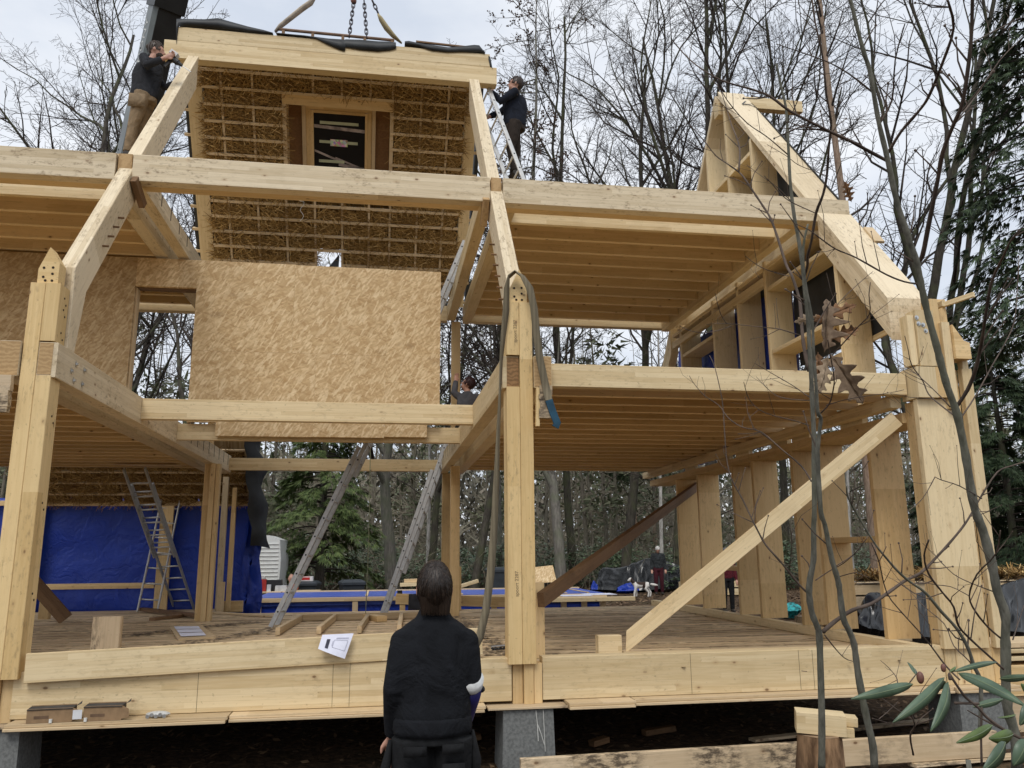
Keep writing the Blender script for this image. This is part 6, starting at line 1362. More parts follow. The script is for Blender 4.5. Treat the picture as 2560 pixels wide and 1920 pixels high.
for k in range(420):          # nape ends
    a = rg.uniform(-.066, .066); P_ = [hc + Vector((a * 1.1, -.098 + 6 * a * a, -.045)), hc + Vector((a * 1.05, -.088 + 5 * a * a, -.08)), hc + Vector((a, -.076 + 4 * a * a, -.11 - .022 * rg.random()))]; m.tube(P_, [.003, .003, .001], 3, cap=False)
child('hair', m, island('dark brown hair', [(0.007, 0.0045, 0.0032), (0.026, 0.0165, 0.011), (0.013, 0.008, 0.0058), (0.06, 0.039, 0.027)], 0.4, 0.5))
# trouser pockets and holster flaps
for (x0, x1, z0, z1) in ((-.135, -.035, .855, .895), (.035, .13, .86, .9)): m = MB(); m.box(x0, x1, -.142, -.13, z0, z1); child('pocket_flap', m, BLKT)
m = MB(); m.box(-.14, -.03, -.136, -.128, .70, .80); m.box(.035, .135, -.136, -.128, .70, .82); child('back_pocket', m, BLKT)
m = MB(); m.box(-.128, -.12, -.139, -.134, .755, .80); child('orange_tab', m, plain('orange tab', (0.4, 0.16, 0.03), 0.7))
m = MB(); m.tube([V(-.19, .0, .9), V(-.215, .0, .75), V(-.2, .0, .66)], [.02, .055, .045], 8, flat=0.5); m.tube([V(.18, .0, .93), V(.2, .0, .8), V(.19, 0, .72)], [.02, .05, .04], 8, flat=0.5); child('holster_pocket', m, BLKT)
# --- man with the drill on the left of the ridge (stands behind the rafter)
GREY = fabric('charcoal fleece', (0.025, 0.026, 0.03), 0.3, 6.0, 0.6); KHAKI = fabric('khaki work trousers', (0.23, 0.165, 0.1), 0.25, 6.0, 0.7)
tp = at_y(394, 106, 3.0); B1 = Vector((tp.x - 0.08, 3.0, tp.z - 1.735 * 0.97))
Jd = dict(head=V(.08, .0, 1.6), elR=V(.16, .2, 1.2), wrR=V(.3, .28, 1.33), elL=V(.05, -.26, 1.22), wrL=V(.27, -.25, 1.36), shL=V(-.02, -.16, 1.4), shR=V(-.02, .16, 1.4), hipL=V(-.02, -.08, .9), hipR=V(.0, .09, .9), knL=V(-.09, -.08, .5), knR=V(-.08, .1, .5), anL=V(-.13, -.08, .09), anR=V(-.12, .1, .09), pel=V(-.02, 0, .93), chest=V(-.01, 0, 1.22), neck=V(.02, 0, 1.45))
o, T_, jj, child, HM = person('bearded man with a hair bun drilling the ridge from the left', B1, 0, Jd, 0.97, GREY, KHAKI, (0.05, 0.032, 0.02), vox=0.009, headd=V(1, .05, -.05), beard=(0.035, 0.022, 0.014), sleeve=0.8, curl=1.0)
m = MB(); m.ball(jj['head'] + V(-.105, 0, .06), .034, 10, 7); child('hair_bun', m, plain('bun', (0.05, 0.032, 0.02), 0.7))
m = MB(); m.box(-.1, .1, -.19, -.178, .68, .86, Matrix.Translation((-.05, 0, 0))); child('cargo_pocket', m, KHAKI)
TR = thing('step_trestle', (B1.x, 3.0, 5.92), 'low wooden step trestle under the bearded man on the attic floor', 'trestle')
tbox('top', B1.x - .4, B1.x + .12, 2.8, 3.2, B1.z - .04, B1.z, M['batten'], TR, 'X')
for (a_, b_) in ((-.36, 2.84), (.06, 2.84), (-.36, 3.14), (.06, 3.14)): tbox('leg', B1.x + a_, B1.x + a_ + .05, b_, b_ + .05, 5.92, B1.z - .041, M['batten'], TR, 'Z')
DR = thing('cordless_drill', B1 + V(.34, -.2, 1.3), 'cordless drill held by the bearded man at the ridge', 'drill'); T2 = world_of(DR); T2r = T2 @ Matrix.Rotation(R_(35), 4, 'Y')
m = MB(); m.tube([(-.08, 0, 0.03), (.06, 0, 0.03)], .038, 12); m.tube([(.06, 0, .03), (.12, 0, .03)], [.03, .018], 10); m.build('motor', plain('drill shell', (0.03, 0.03, 0.032), 0.45), DR, M=T2r); m = MB(); m.box(-.05, -.01, -.018, .018, -.12, .0); m.build('grip', M['black'], DR, M=T2r); m = MB(); m.box(-.1, -.0, -.04, .04, .065, .12); m.build('battery', plain('white battery', (0.6, 0.6, 0.6), 0.5), DR, M=T2r); m = MB(); m.tube([(.12, 0, .03), (.26, 0, .03)], .006, 6); m.build('bit', M['steel'], DR, M=T2r)
# --- man on the ladder at the right end of the ridge
tp = at_y(1277, 192, 4.0); B2 = Vector((tp.x + .02, 4.0, tp.z - 1.72)); DK = fabric('dark brown trousers', (0.032, 0.025, 0.021), 0.3); BK2 = fabric('navy jumper', (0.012, 0.015, 0.024), 0.3)
Jr = dict(head=V(.05, .02, 1.6), elL=V(-.2, -.16, 1.2), wrL=V(-.31, -.02, 1.42), elR=V(-.16, .2, 1.22), wrR=V(-.32, .14, 1.12), shL=V(.02, -.17, 1.38), shR=V(.02, .17, 1.38), neck=V(.03, 0, 1.44), chest=V(.04, 0, 1.2), pel=V(.03, 0, .93), hipL=V(.03, -.08, .9), hipR=V(.03, .08, .9), knL=V(-.05, -.08, .52), knR=V(.06, .1, .5), anL=V(.02, -.09, .13), anR=V(.02, .1, .1))
person('man in a dark jumper standing on the ladder at the right end of the ridge', B2, 0, Jr, 1.0, BK2, DK, (0.035, 0.02, 0.014), vox=0.01, headd=V(-1, .15, .25), curl=0.9)
# --- man in a grey jumper on the upper floor, at the back
tp = at_y(1167, 945, 5.6); B3 = Vector((tp.x + .02, 5.6, 3.5)); GJ = fabric('grey jumper', (0.085, 0.085, 0.095), 0.2)
Jg = dict(head=V(.0, .02, .93), neck=V(0, 0, .79), chest=V(0, 0, .56), pel=V(0, -.02, .27), hipL=V(-.09, 0, .22), hipR=V(.09, 0, .22), knL=V(-.13, .36, .09), knR=V(.13, .36, .09), anL=V(-.1, -.04, .1), anR=V(.1, -.04, .1), elL=V(-.22, .06, .78), wrL=V(-.17, .14, 1.0), shL=V(-.14, .05, .73), shR=V(.17, -.03, .73), elR=V(.22, 0, .46), wrR=V(.16, .2, .38))
person('man in a grey jumper reaching up on the upper floor, right of the osb wall', B3, R_(10), Jg, 0.97, GJ, DK, (0.04, 0.012, 0.012), vox=0.011, headd=V(-.75, .5, .5))
# --- people in the yard
def ypos(u, v, Y): p = at_y(u, v, Y); return Vector((p.x, Y, gh(p.x, Y)))
p = ypos(1645, 1400, 21.5); person('white haired man in maroon trousers looking down at a dog', p, R_(165), dict(head=V(0, .07, 1.55)), 1.0, fabric('checked dark shirt', (0.03, 0.034, 0.036), 0.6, 12.0), fabric('maroon trousers', (0.055, 0.012, 0.018), 0.2), (0.75, 0.73, 0.68), vox=0.016, headd=V(0, .8, -.65))
p = ypos(1815, 1400, 14.8); o, T_, jj, child, HM = person('person in a maroon quilted jacket and cap behind the gable studs', p, R_(175), None, 1.0, fabric('maroon quilted jacket', (0.1, 0.014, 0.022), 0.35, 22.0, 1.0), BLKT, (0.1, 0.09, 0.08), vox=0.014)
m = MB(); m.ball(jj['head'] + V(0, .01, .06), .112, 14, 8, (.85, 1.05, .7)); m.box(-.07, .07, .08, .19, 1.635, 1.648); child('flat_cap', m, fabric('grey cap', (0.12, 0.12, 0.12)))
SIT = dict(pel=V(0, -.02, .26), chest=V(0, 0, .55), neck=V(0, .02, .76), head=V(0, .04, .9), shL=V(-.18, 0, .7), shR=V(.18, 0, .7), elL=V(-.22, .05, .42), elR=V(.22, .05, .42), wrL=V(-.14, .26, .36), wrR=V(.14, .26, .36), hipL=V(-.09, 0, .25), hipR=V(.09, 0, .25), knL=V(-.13, .38, .36), knR=V(.13, .38, .36), anL=V(-.12, .4, .09), anR=V(.12, .4, .09))
p = ypos(660, 1400, 16.5); person('grey haired person behind the work table, left of the two', p, R_(165), SIT, 1.0, fabric('black coat', (0.02, 0.02, 0.022)), BLKT, (0.42, 0.4, 0.38), vox=0.016, group=None)
p = ypos(730, 1400, 16.55); person('bald person in a black coat behind the left long ladder', p, R_(195), SIT, 1.06, fabric('black coat two', (0.016, 0.016, 0.018)), BLKT, None, vox=0.016)
# --- dog
dp = ypos(1605, 1485, 20.3); g = G('spaniel coat'); tcd = g.n('TexCoord').outputs['Object']; spx = g.n('SeparateXYZ', {0: tcd})
def blob(cx, cz, rx, rz):
    a = g.math('DIVIDE', g.math('SUBTRACT', spx.outputs[0], cx), rx); b = g.math('DIVIDE', g.math('SUBTRACT', spx.outputs[2], cz), rz); return g.math('SUBTRACT', 1.0, g.step(g.math('ADD', g.math('MULTIPLY', a, a), g.math('MULTIPLY', b, b)), 0.8, 1.1))
mk = g.math('MAXIMUM', g.math('MAXIMUM', blob(-.30, .56, .09, .1), blob(-.03, .5, .17, .1)), blob(.06, .42, .05, .14)); nzd = g.n('TexNoise', {'Vector': tcd, 'Scale': 25.0}).outputs['Fac']
coat = g.set(Base_Color=g.mix(mk, g.mix(nzd, (0.5, 0.47, 0.43, 1), (0.78, 0.76, 0.72, 1)), (0.035, 0.018, 0.012, 1)), Roughness=0.9); g.bump(nzd, 0.5)
m = MB(); m.tube([V(-.27, 0, .4), V(-.18, 0, .39), V(0, 0, .4), V(.16, 0, .42), V(.25, 0, .42)], [.07, .115, .1, .085, .075], 14); m.tube([V(-.24, 0, .44), V(-.32, 0, .52), V(-.35, 0, .57)], [.075, .062, .06], 12); m.ball(V(-.37, 0, .585), .07, 12, 8, (1.1, .85, .95)); m.tube([V(-.40, 0, .57), V(-.475, 0, .55)], [.04, .027], 10)
for s in (-1, 1):
    m.tube([V(-.35, s * .055, .61), V(-.33, s * .085, .54), V(-.325, s * .085, .48)], [.02, .035, .02], 8, flat=0.5)
    f = .05 * s; m.tube([V(-.2, s * .06, .38), V(-.21 + f * .5, s * .065, .24), V(-.22 + f, s * .065, .13), V(-.225 + f, s * .065, .03), V(-.25 + f, s * .065, .015)], [.06, .044, .034, .03, .028], 9)
    m.tube([V(.2, s * .06, .4), V(.16 + f, s * .07, .28), V(.27 + f, s * .07, .15), V(.25 + f, s * .07, .03), V(.225 + f, s * .07, .015)], [.08, .06, .036, .03, .028], 9)
m.tube([V(.3, 0, .43), V(.38, 0, .41), V(.46, 0, .4), V(.56, 0, .385)], [.03, .045, .045, .018], 9)
do = put(bpy.data.objects.new('dog', m.mesh('dog', coat, True)), None, Matrix.Translation(dp) @ Matrix.Rotation(R_(-6), 4, 'Z')); remesh(do, 0.014, 3); tag(do, 'white spaniel with dark brown patches standing in the yard', 'dog')
# ================================================================== NEAR SAPLINGS (traced stems at their own distance)
def Z(k, *pts): o = {3: 0, 6: 640, 9: 1280}[k]; return [(1700 + x * .3888, o + y * .3888) for x, y in pts]
def smooth_path(P, k=3):
    out = []
    for i in range(len(P) - 1):
        p0, p1, p2, p3 = P[max(0, i - 1)], P[i], P[i + 1], P[min(len(P) - 1, i + 2)]
        for j in range(k):
            t = j / k; out.append(0.5 * ((2 * p1) + (p2 - p0) * t + (2 * p0 - 5 * p1 + 4 * p2 - p3) * t * t + (3 * p1 - p0 - 3 * p2 + p3) * t ** 3))
    out.append(P[-1]); return out
rgs = random.Random(61)
def stems(m, tw, pix, D, w0, w1, wob=0.25, twigs=4, seed=0, dz=0.0):
    """pix: traced pixels; D: distance; w0,w1: widths in photo pixels at both ends"""
    n = len(pix); ph = rgs.uniform(0, 6.28)
    P = [at_d(u, v, D + wob * (math.sin(ph + 2.2 * i / n) - math.sin(ph)) + dz * i / n) for i, (u, v) in enumerate(pix)]
    S = smooth_path(P); k = len(S); r = [(w0 + (w1 - w0) * i / (k - 1)) * 0.44 * D / FPX * (1 + 0.12 * rgs.uniform(-1, 1)) for i in range(k)]
    m.tube(S, r, 9 if w0 > 10 else 6)
    for q in range(int(twigs * 1.6)):
        i = rgs.randrange(k // 4, k - 1); t = (S[i + 1] - S[i]).normalized(); s = t.cross(ray(1280, 960)).normalized() * rgs.choice((-1, 1)); d = (t * .7 + s * rgs.uniform(.4, .9) + Vector((0, 0, .25)) + Vector((rgs.gauss(0, .2),) * 3)).normalized()
        L_ = rgs.uniform(.06, .22); a = S[i]; b = a + d * L_ * .5; c = b + (d + Vector((rgs.gauss(0, .3), rgs.gauss(0, .2), .15))).normalized() * L_ * .5; rr = min(r[i] * .6, .004)
        tw.tube([a, b, c], [rr, rr * .8, rr * .5], 5); tw.ball(c, rr * 1.5, 5, 4)
    return P
def sapling(label, base_px, D, main, branches):
    b = at_d(base_px[0], base_px[1], D); g0 = Vector((b.x, b.y, gh(b.x, b.y))); o = thing('young_tree', g0, label, 'tree', 'slender saplings in the right foreground')
    m, tw, br = MB(), MB(), MB()
    m.tube([g0 - Vector((0, 0, .05)), g0.lerp(b, .5) + Vector((.01, 0, 0)), b], [main[0][1] * .62 * D / FPX, main[0][1] * .54 * D / FPX, main[0][1] * .5 * D / FPX], 9)
    for (pix, w0, w1, tq) in main: stems(m, tw, pix, D, w0, w1, 0.2, tq)
    for (pix, w0, w1, tq) in branches: stems(br, tw, pix, D, w0, w1, 0.45, tq)
    m.build('trunk', M['bark_sap'], o, smooth=True)
    if br.v: br.build('branches', M['twig_near'], o, smooth=True)
    tag(tw.build('twigs', M['twig_near'], o), kind='stuff')
    return o
S1 = sapling('forked grey green sapling in front of the stump, with dead oak leaves', (2054, 1922), 4.3,
  [([(2054, 1920), (2054.6, 1863), (2054, 1766), (2050, 1630), (2048, 1587), (2044, 1568), (2030, 1533), (2023, 1486), (2025, 1447), (2034, 1397), (2034, 1319), (2036, 1280), (2036, 1145), (2034, 1068), (2030, 990), (2028, 935), (2023, 858), (2021, 807), (2017, 768), (2011, 718), (2007, 671), (1997, 600), (1986, 544), (1976, 459), (1972, 389), (1968, 311), (1964, 264), (1953, 218), (1941, 160)], 20, 6, 4)],
  [(Z(9, (920, 770), (1000, 700), (1110, 630), (1230, 590), (1350, 510), (1450, 440), (1550, 390), (1650, 290), (1750, 180), (1830, 80), (1880, 0)) + Z(6, (1940, 1540), (2040, 1390), (2130, 1350), (2230, 1320)), 12, 4, 7),
   (Z(9, (830, 530), (760, 460), (680, 360), (620, 290), (550, 210), (500, 120), (460, 40)) + Z(6, (400, 1560), (330, 1430), (300, 1300), (285, 1100), (270, 920), (225, 720), (190, 640)), 7, 2.5, 5),
   (Z(6, (830, 740), (800, 600), (785, 480), (775, 330), (760, 250), (720, 130), (680, 50)) + Z(3, (625, 1520), (580, 1400), (530, 1320), (470, 1230), (410, 1140), (370, 1100), (300, 1050), (230, 1000), (150, 900), (60, 800)), 11, 3, 5),
   (Z(3, (378, 1100), (385, 980), (370, 900), (330, 800), (300, 700), (260, 580), (200, 500)), 6, 2, 3),
   (Z(6, (800, 130), (820, 60)) + Z(3, (820, 1646), (845, 1550), (875, 1370), (920, 1250), (945, 1120), (955, 980), (965, 870), (970, 770), (940, 600), (925, 430), (905, 300), (870, 150), (850, 0)), 8, 4, 6),
   (Z(6, (845, 1450), (780, 1350), (650, 1240), (520, 1130), (400, 1100), (310, 1040), (250, 960), (160, 900), (90, 820), (60, 770)), 5, 2, 6),
   (Z(6, (770, 510), (640, 470), (550, 460), (300, 435), (170, 440)), 4, 1.8, 3), (Z(6, (300, 435), (260, 370), (225, 240)), 2.5, 1.5, 1), (Z(6, (330, 450), (200, 490), (80, 485), (0, 450)), 2.5, 1.5, 1),
   (Z(6, (835, 910), (720, 830), (600, 760), (480, 690)), 3.5, 1.6, 3), (Z(6, (835, 930), (650, 910), (560, 850), (490, 775)), 3, 1.5, 2), (Z(6, (830, 1090), (740, 1060), (550, 1010), (450, 930), (410, 810)), 3.5, 1.6, 3),
   (Z(6, (905, 1010), (960, 950), (985, 860), (990, 780), (960, 600), (950, 540)), 4.5, 2.5, 2), (Z(6, (940, 960), (1060, 925), (1200, 900), (1350, 880), (1440, 860)), 2.8, 1.5, 4),
   (Z(6, (960, 660), (1050, 560), (1150, 450), (1220, 370), (1215, 250), (1225, 170)), 4, 2, 4), (Z(6, (840, 440), (960, 360), (1080, 240), (1180, 150), (1240, 100)), 3, 1.5, 4), (Z(6, (700, 130), (560, 90), (470, 40), (420, 0)), 3, 1.5, 2),
   (Z(3, (700, 1000), (560, 880), (430, 790), (300, 640), (180, 430), (60, 300)), 3.5, 1.5, 5), (Z(3, (690, 800), (760, 640), (860, 430), (910, 330)), 3, 1.5, 2), (Z(3, (940, 1130), (860, 1100), (760, 1060), (680, 1000), (560, 930)), 2.5, 1.4, 4),
   (Z(3, (720, 1300), (620, 1200), (520, 1130), (430, 1060)), 2.5, 1.3, 3), (Z(3, (870, 1370), (780, 1330), (700, 1290), (640, 1240), (590, 1180), (540, 1130)), 3, 1.4, 3), (Z(3, (965, 850), (1080, 900), (1200, 800), (1340, 700)), 2.5, 1.4, 3), (Z(9, (700, 400), (720, 200), (700, 60)), 3, 2, 2), (Z(9, (930, 790), (1000, 880), (1060, 940), (1110, 960)), 4, 2.5, 1)])
S2 = sapling('single stemmed sapling right of the stump, crossing the forked sapling', (2186, 1922), 4.1,
  [([(2186, 1920), (2182, 1863), (2167, 1797), (2153, 1727), (2143, 1669), (2135, 1610), (2124, 1579), (2108, 1544), (2099, 1474), (2093, 1443), (2081, 1404), (2073, 1366), (2062, 1311), (2052, 1280), (2046, 1184), (2044, 1126), (2050, 1068), (2052, 1044), (2044, 1029), (2040, 960), (2034, 880), (2030, 800), (2012, 700), (2008, 620), (2020, 560)], 21, 6, 3)],
  [(Z(9, (1010, 420), (1120, 390), (1160, 400), (1210, 420)), 3, 1.8, 1), (Z(9, (1000, 350), (1120, 270), (1180, 200), (1220, 140)), 3, 1.5, 2), (Z(9, (870, 440), (960, 380), (1050, 330), (1130, 260), (1200, 170)), 3.5, 1.8, 2)])
S3 = sapling('thicker mossy sapling leaning left near the right edge', (2542, 1922), 3.6,
  [([(2542, 1920), (2537, 1836), (2519, 1771), (2514, 1705), (2514, 1640), (2513, 1592), (2513, 1536), (2493, 1478), (2480, 1413), (2472, 1380), (2455, 1320), (2439, 1280), (2427, 1223), (2415, 1145), (2400, 1068), (2388, 1021), (2369, 970), (2353, 912), (2341.5, 865.5), (2322, 795.5), (2308, 737), (2299, 690.5), (2293, 659), (2279, 620), (2268, 583), (2248, 525), (2233, 466.6), (2221, 408), (2213, 373), (2198, 311), (2184, 233), (2174, 175), (2161, 136), (2147, 85.5), (2131.6, 23), (2120, -20)], 29, 9, 3)],
  [(Z(6, (1770, 980), (1850, 860), (1900, 730), (1930, 600), (1950, 490), (1965, 380), (2000, 180), (2050, 60), (2080, 0)) + Z(3, (2120, 1560), (2180, 1480)), 11, 4, 4),
   (Z(6, (1800, 1050), (1900, 900), (2010, 700), (2090, 560), (2150, 420), (2170, 200), (2180, 0)), 5, 2.5, 3),
   ([(2293, 659), (2306.5, 638), (2322, 560), (2341.5, 466.6), (2357, 381), (2384, 311), (2408, 249), (2427, 109), (2431, 0), (2432, -30)], 13, 7, 5),
   ([(2221, 381), (2252, 330), (2295, 280), (2322, 241), (2357, 155.5), (2384, 70), (2369, 0)], 9, 6, 4),
   ([(2221, 404), (2178, 381), (2128, 354), (2077, 330), (2030, 307), (1972, 276), (1925, 241), (1875, 222), (1817, 206), (1770, 183), (1723, 148), (1680, 100)], 10, 3, 8),
   ([(2295, 710), (2260, 704), (2217, 687), (2167, 659), (2131.6, 640), (2088, 622), (2050, 595), (2023, 575), (1990, 560)], 6, 2, 4),
   ([(2388, 1040), (2357, 1017), (2322, 986), (2306.5, 951), (2279, 912), (2270, 873), (2262, 840)], 5, 2, 3), ([(2376, 1018), (2350, 990), (2322, 963), (2291, 935), (2250, 905), (2205, 870)], 4, 1.6, 3),
   (Z(9, (2060, 810), (1980, 740), (1900, 640), (1860, 540), (1910, 400), (2030, 270), (2060, 120)), 6, 3, 4), (Z(9, (2010, 510), (1880, 460), (1760, 400), (1660, 300), (1560, 200)), 3.5, 1.8, 4), (Z(9, (1860, 540), (1740, 480), (1600, 460), (1480, 400)), 3, 1.6, 4),
   (Z(6, (1940, 1560), (1800, 1480), (1680, 1440), (1640, 1420)), 3.5, 1.8, 4), (Z(6, (1640, 1420), (1560, 1560), (1460, 1646)), 3, 1.6, 2), ([(2198, 311), (2230, 250), (2238, 150), (2262, 60)], 6, 3, 3), ([(2184, 233), (2130, 190), (2080, 160), (2030, 140), (1940, 110)], 5, 2, 5), ([(2427, 109), (2500, 70), (2560, 40)], 4, 2, 2), ([(2384, 311), (2440, 240), (2500, 150), (2560, 90)], 5, 3, 3)])
S4 = sapling('tangle of thin bare shoots rising behind the rhododendron', (2420, 1900), 3.3,
  [(Z(9, (1930, 1400), (1935, 1250), (1930, 1080), (1890, 990), (1850, 870), (1780, 750), (1680, 640), (1580, 520), (1480, 450), (1400, 380), (1330, 300), (1250, 200), (1130, 0)) + Z(6, (1080, 1550), (1070, 1480)), 12, 4, 5)],
  [(Z(9, (2080, 1010), (1980, 920), (1870, 820), (1790, 730), (1760, 610), (1690, 520), (1600, 400), (1570, 280), (1600, 180)), 7, 4, 4), (Z(9, (1800, 1080), (1710, 990), (1620, 870), (1530, 760), (1430, 650), (1330, 520), (1280, 320), (1230, 200)), 5, 2.5, 6), (Z(9, (1930, 1080), (1860, 960), (1760, 860), (1700, 720), (1560, 600), (1470, 500), (1380, 440)), 4, 2, 5),
   (Z(9, (1500, 1560), (1480, 1440), (1510, 1370), (1470, 1270)), 6, 3, 3), (Z(9, (1510, 1370), (1600, 1340), (1690, 1290), (1700, 1240)), 3.5, 1.8, 2), (Z(9, (1280, 1330), (1340, 1280), (1400, 1220)), 2.5, 1.5, 1), (Z(9, (1400, 1110), (1390, 1060), (1340, 1000), (1290, 955)), 3.5, 2, 3), (Z(9, (2140, 820), (2180, 700), (2212, 600)), 4, 2, 1)])
# dead oak leaves still hanging
def oak_leaf(o, base, tip, nrm, w, mat, seed):
    """lobed, curled dead leaf: outline with pointed lobes, bent about its midrib"""
    rg = random.Random(seed); base, tip = Vector(base), Vector(tip); ax = tip - base; L_ = ax.length; ax.normalize(); s = ax.cross(Vector(nrm)).normalized(); n = s.cross(ax).normalized()
    lob = [(.0, .03), (.05, .06), (.1, .3), (.13, .5), (.17, .42), (.2, .24), (.25, .26), (.3, .7), (.34, .95), (.37, .8), (.4, .5), (.43, .34), (.48, .36), (.53, .8), (.58, 1.0), (.61, .75), (.63, .45), (.67, .3), (.72, .34), (.77, .62), (.81, .66), (.83, .4), (.87, .22), (.92, .26), (.96, .12), (1.0, .0)]
    curl, droop = rg.uniform(-.5, 1.0), rg.uniform(.05, .22); m = MB(); R = [[], []]; ph = rg.uniform(0, 6)
    def P(t, q, sg):
        a = q * w; b = curl * q * q * w * .8 + .05 * w * math.sin(ph + 9 * t + 2 * q) + (.18 * w * math.sin(5 * t + ph) if sg > 0 else .12 * w * math.cos(4 * t + ph)) * q
        return base + ax * (L_ * t + .16 * a) + s * (sg * a * (1 - .25 * abs(curl) * q)) + n * (b - droop * L_ * t * t)
    K = 4
    for sg in (-1, 1):
        rows = [[P(t, q * k / K * rg.uniform(.97, 1.03) if k else 0, sg) for k in range(K + 1)] for (t, q) in lob]
        for i in range(len(rows) - 1):
            for k in range(K): m.quad(rows[i][k], rows[i + 1][k], rows[i + 1][k + 1], rows[i][k + 1])
    c = m.build('dead_leaf', mat, o, smooth=True); c.modifiers.new('t', 'SOLIDIFY').thickness = 0.0008
    mm = MB(); mm.tube([P(t, 0, 1) + n * .0008 for t in (0, .2, .4, .6, .8, 1)], [.0016, .0014, .0012, .001, .0008, .0005], 4); mm.build('midrib', mat, c); return c
def leafmat(name, ca, cb):
    g = G(name); tc = g.n('TexCoord').outputs['Object']; n1 = g.n('TexNoise', {'Vector': tc, 'Scale': 30.0, 'Detail': 5.0}).outputs['Fac']; return g.set(Base_Color=g.mix(g.step(n1, .3, .7), c4(ca), c4(cb)), Roughness=0.7)
lm1 = leafmat('rust leaf', (0.14, 0.065, 0.025), (0.25, 0.125, 0.05)); lm2 = leafmat('tan leaf', (0.27, 0.19, 0.115), (0.4, 0.3, 0.2)); lm3 = leafmat('brown leaf', (0.16, 0.105, 0.065), (0.27, 0.19, 0.12))
NV = -ray(1280, 960)
for (b, t, w, mt, sd, D) in (((2030, 805), (2145, 758), .05, lm1, 1, 4.25), ((2060, 880), (2085, 750), .1, lm3, 2, 4.2), ((2050, 790), (1992, 806), .03, lm2, 3, 4.3), ((2070, 890), (2050, 985), .06, lm2, 4, 4.2), ((2075, 885), (2160, 1010), .085, lm3, 5, 4.2), ((2060, 850), (2150, 820), .05, lm1, 6, 4.22), ((2045, 880), (2052, 970), .045, lm1, 7, 4.26)):
    oak_leaf(S1, at_d(b[0], b[1], D), at_d(t[0], t[1], D - .05), NV + Vector((rgs.uniform(-.5, .5), 0, rgs.uniform(-.3, .3))), w * 1.05, mt, sd)
oak_leaf(S1, at_d(2128, 505, 4.3), at_d(2115, 455, 4.25), NV, .035, lm1, 9)
# ================================================================== RHODODENDRON
RB = at_d(2600, 1960, 1.9); g0 = Vector((RB.x, RB.y, gh(RB.x, RB.y))); RH = thing('rhododendron', g0, 'rhododendron shoot with long dark green leaves in the lower right foreground', 'shrub')
g = G('rhododendron leaf'); tc = g.n('TexCoord').outputs['Object']; n1 = g.n('TexNoise', {'Vector': tc, 'Scale': 18.0, 'Detail': 4.0}).outputs['Fac']; bf = g.n('NewGeometry').outputs['Backfacing']
rl = g.set(Base_Color=g.mix(g.step(n1, .3, .7), (0.05, 0.085, 0.05, 1), (0.09, 0.14, 0.085, 1)), Roughness=0.42, Specular_IOR_Level=0.5)
rl2 = plain('young rhododendron leaf', (0.1, 0.15, 0.045), 0.5, 0.25, 20.0)
def q7(x, y): return (2220 + x * .3254, 1380 + y * .3255)
m = MB()
for (P, w0, w1) in (([q7(1040, 1440), q7(900, 1370), q7(760, 1270), q7(690, 1190), q7(600, 1120), q7(520, 1010), q7(470, 930)], 8, 6), ([q7(900, 1370), q7(740, 1290), q7(610, 1215)], 6, 3), ([q7(1045, 1450), q7(1120, 1560), q7(1200, 1700), q7(1260, 1900)], 9, 12), ([q7(720, 1640), q7(715, 1400), q7(720, 1190)], 6, 4), ([q7(165, 1005), q7(215, 940)], 3, 3), ([q7(470, 940), q7(480, 980)], 8, 9), ([q7(510, 1160), q7(700, 1165)], 7, 6)):
    m.tube(smooth_path([at_d(u, v, 2.0) for (u, v) in P]), [(w0 + (w1 - w0) * i / (3 * (len(P) - 1))) * .5 * 2.0 / FPX for i in range(3 * (len(P) - 1) + 1)], 7)
a = at_d(*q7(1260, 1900), 2.0); m.tube([a, Vector((a.x, a.y, g0.z - .05))], [.008, .012], 7); m.build('stem', M['twig_near'], RH, smooth=True)
def rleaf(bx, tx, w, D0, D1, nrm, mat, fold=.15, cur=.1):
    b, t = at_d(bx[0], bx[1], D0), at_d(tx[0], tx[1], D1); ax = t - b; L_ = ax.length; ax.normalize(); s = ax.cross(Vector(nrm)).normalized(); n = s.cross(ax).normalized(); m = MB(); A, B, C_ = [], [], []
    for i in range(11):
        u = i / 10; hw = w * (math.sin(math.pi * min(1, u * .94 + .04)) ** .75) * (1 - .25 * u) * (0.25 if i == 0 else 1); c = b + ax * L_ * u + n * cur * L_ * math.sin(u * 3.0)
        C_.append(c); A.append(c + s * hw - n * hw * fold); B.append(c - s * hw - n * hw * fold)
    for i in range(10): m.quad(C_[i], C_[i + 1], A[i + 1], A[i]); m.quad(B[i], B[i + 1], C_[i + 1], C_[i])
    o = m.build('leaf', mat, RH, smooth=True); o.modifiers.new('t', 'SOLIDIFY').thickness = 0.0007
    mm = MB(); mm.tube([p + n * .0006 for p in C_], [.0012] * 6 + [.0009] * 4 + [.0004], 4, cap=False); mm.build('midrib', plain('pale midrib', (0.2, 0.24, 0.12), .5) if 'rib' not in M else M['rib'], o)
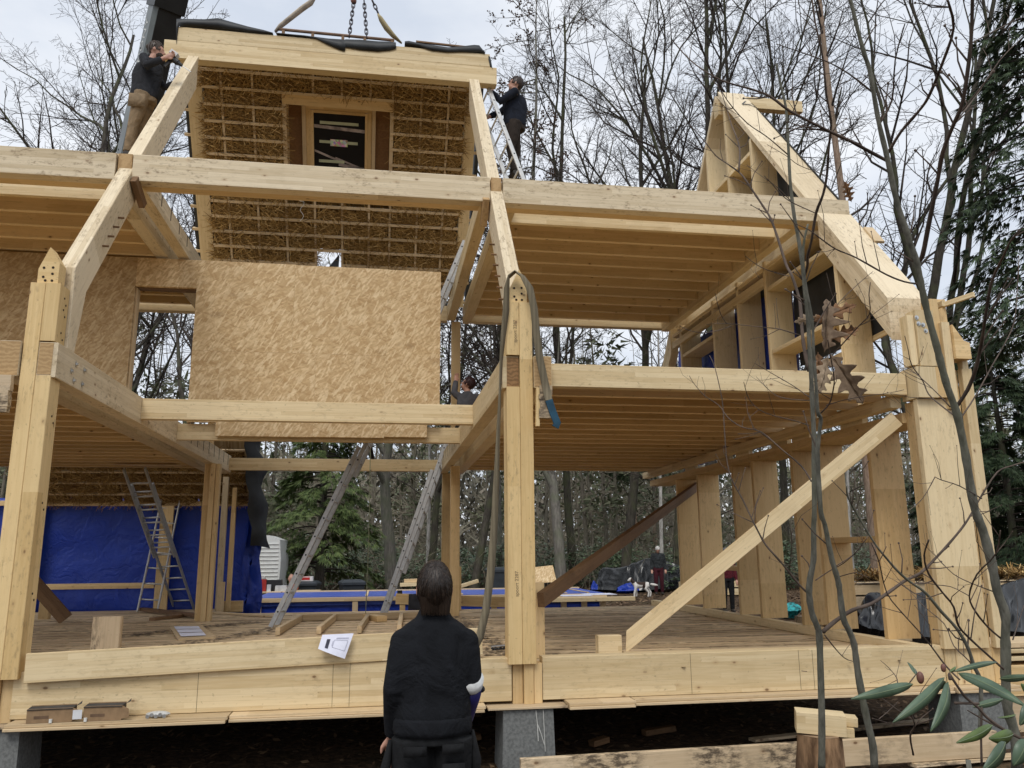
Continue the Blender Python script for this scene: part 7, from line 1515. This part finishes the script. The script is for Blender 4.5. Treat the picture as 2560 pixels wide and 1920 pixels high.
M['rib'] = plain('pale midrib', (0.13, 0.17, 0.09), 0.5)
N2 = NV.normalized(); up = Vector((0, 0, 1))
for (b, t, w, d0, d1, nn, mt) in ((q7(430, 965), q7(30, 1310), 24, 2.0, 1.9, N2 + up, rl), (q7(190, 1015), q7(-290, 1130), 22, 2.0, 1.95, N2 + up * 1.2, rl), (q7(460, 1000), q7(320, 1380), 26, 1.98, 1.88, N2 + up * .3, rl), (q7(540, 930), q7(1060, 1190), 26, 2.0, 1.85, N2 + up * 1.2, rl), (q7(500, 920), q7(830, 850), 12, 2.02, 2.1, N2 + up * 2, rl), (q7(210, 940), q7(150, 850), 22, 2.05, 2.1, N2 + Vector((.5, 0, .3)), rl), (q7(440, 990), q7(330, 1050), 20, 2.05, 2.1, N2 * .4 + up, rl), (q7(860, 975), q7(1160, 950), 14, 1.95, 1.85, N2 * .5 + up, rl),
    (q7(800, 1330), q7(520, 1465), 20, 1.9, 1.85, N2 + up * .8, rl2), (q7(960, 1400), q7(770, 1430), 28, 1.9, 1.86, N2 + up * .3, rl2), (q7(900, 1460), q7(720, 1680), 30, 1.85, 1.8, N2 + up * .2, rl), (q7(1060, 1440), q7(960, 1640), 34, 1.8, 1.78, N2, rl), (q7(650, 1190), q7(880, 1130), 15, 2.02, 2.05, N2 * .4 + up, rl), (q7(1080, 1160), q7(1010, 1330), 24, 1.85, 1.83, N2, rl), (q7(980, 1250), q7(840, 1270), 6, 2.0, 1.98, N2, rl2), (q7(470, 920), q7(520, 880), 8, 2.0, 2.02, N2, rl2), (q7(1100, 1100), q7(1020, 1010), 14, 1.9, 1.9, N2, rl2)):
    rleaf(b, t, w * 2.1 * .3254 * 2.0 / FPX, d0, d1, nn * .45 + N2, mt)
bud = plain('bud', (0.16, 0.07, 0.05), 0.5)
for (u, v, s) in ((248, 965, 1.0), (425, 890, .7)): m = MB(); m.ball(at_d(*q7(u, v), 2.0), .011 * s, 10, 8, (.8, .8, 1.35)); m.build('bud', bud, RH, smooth=True)
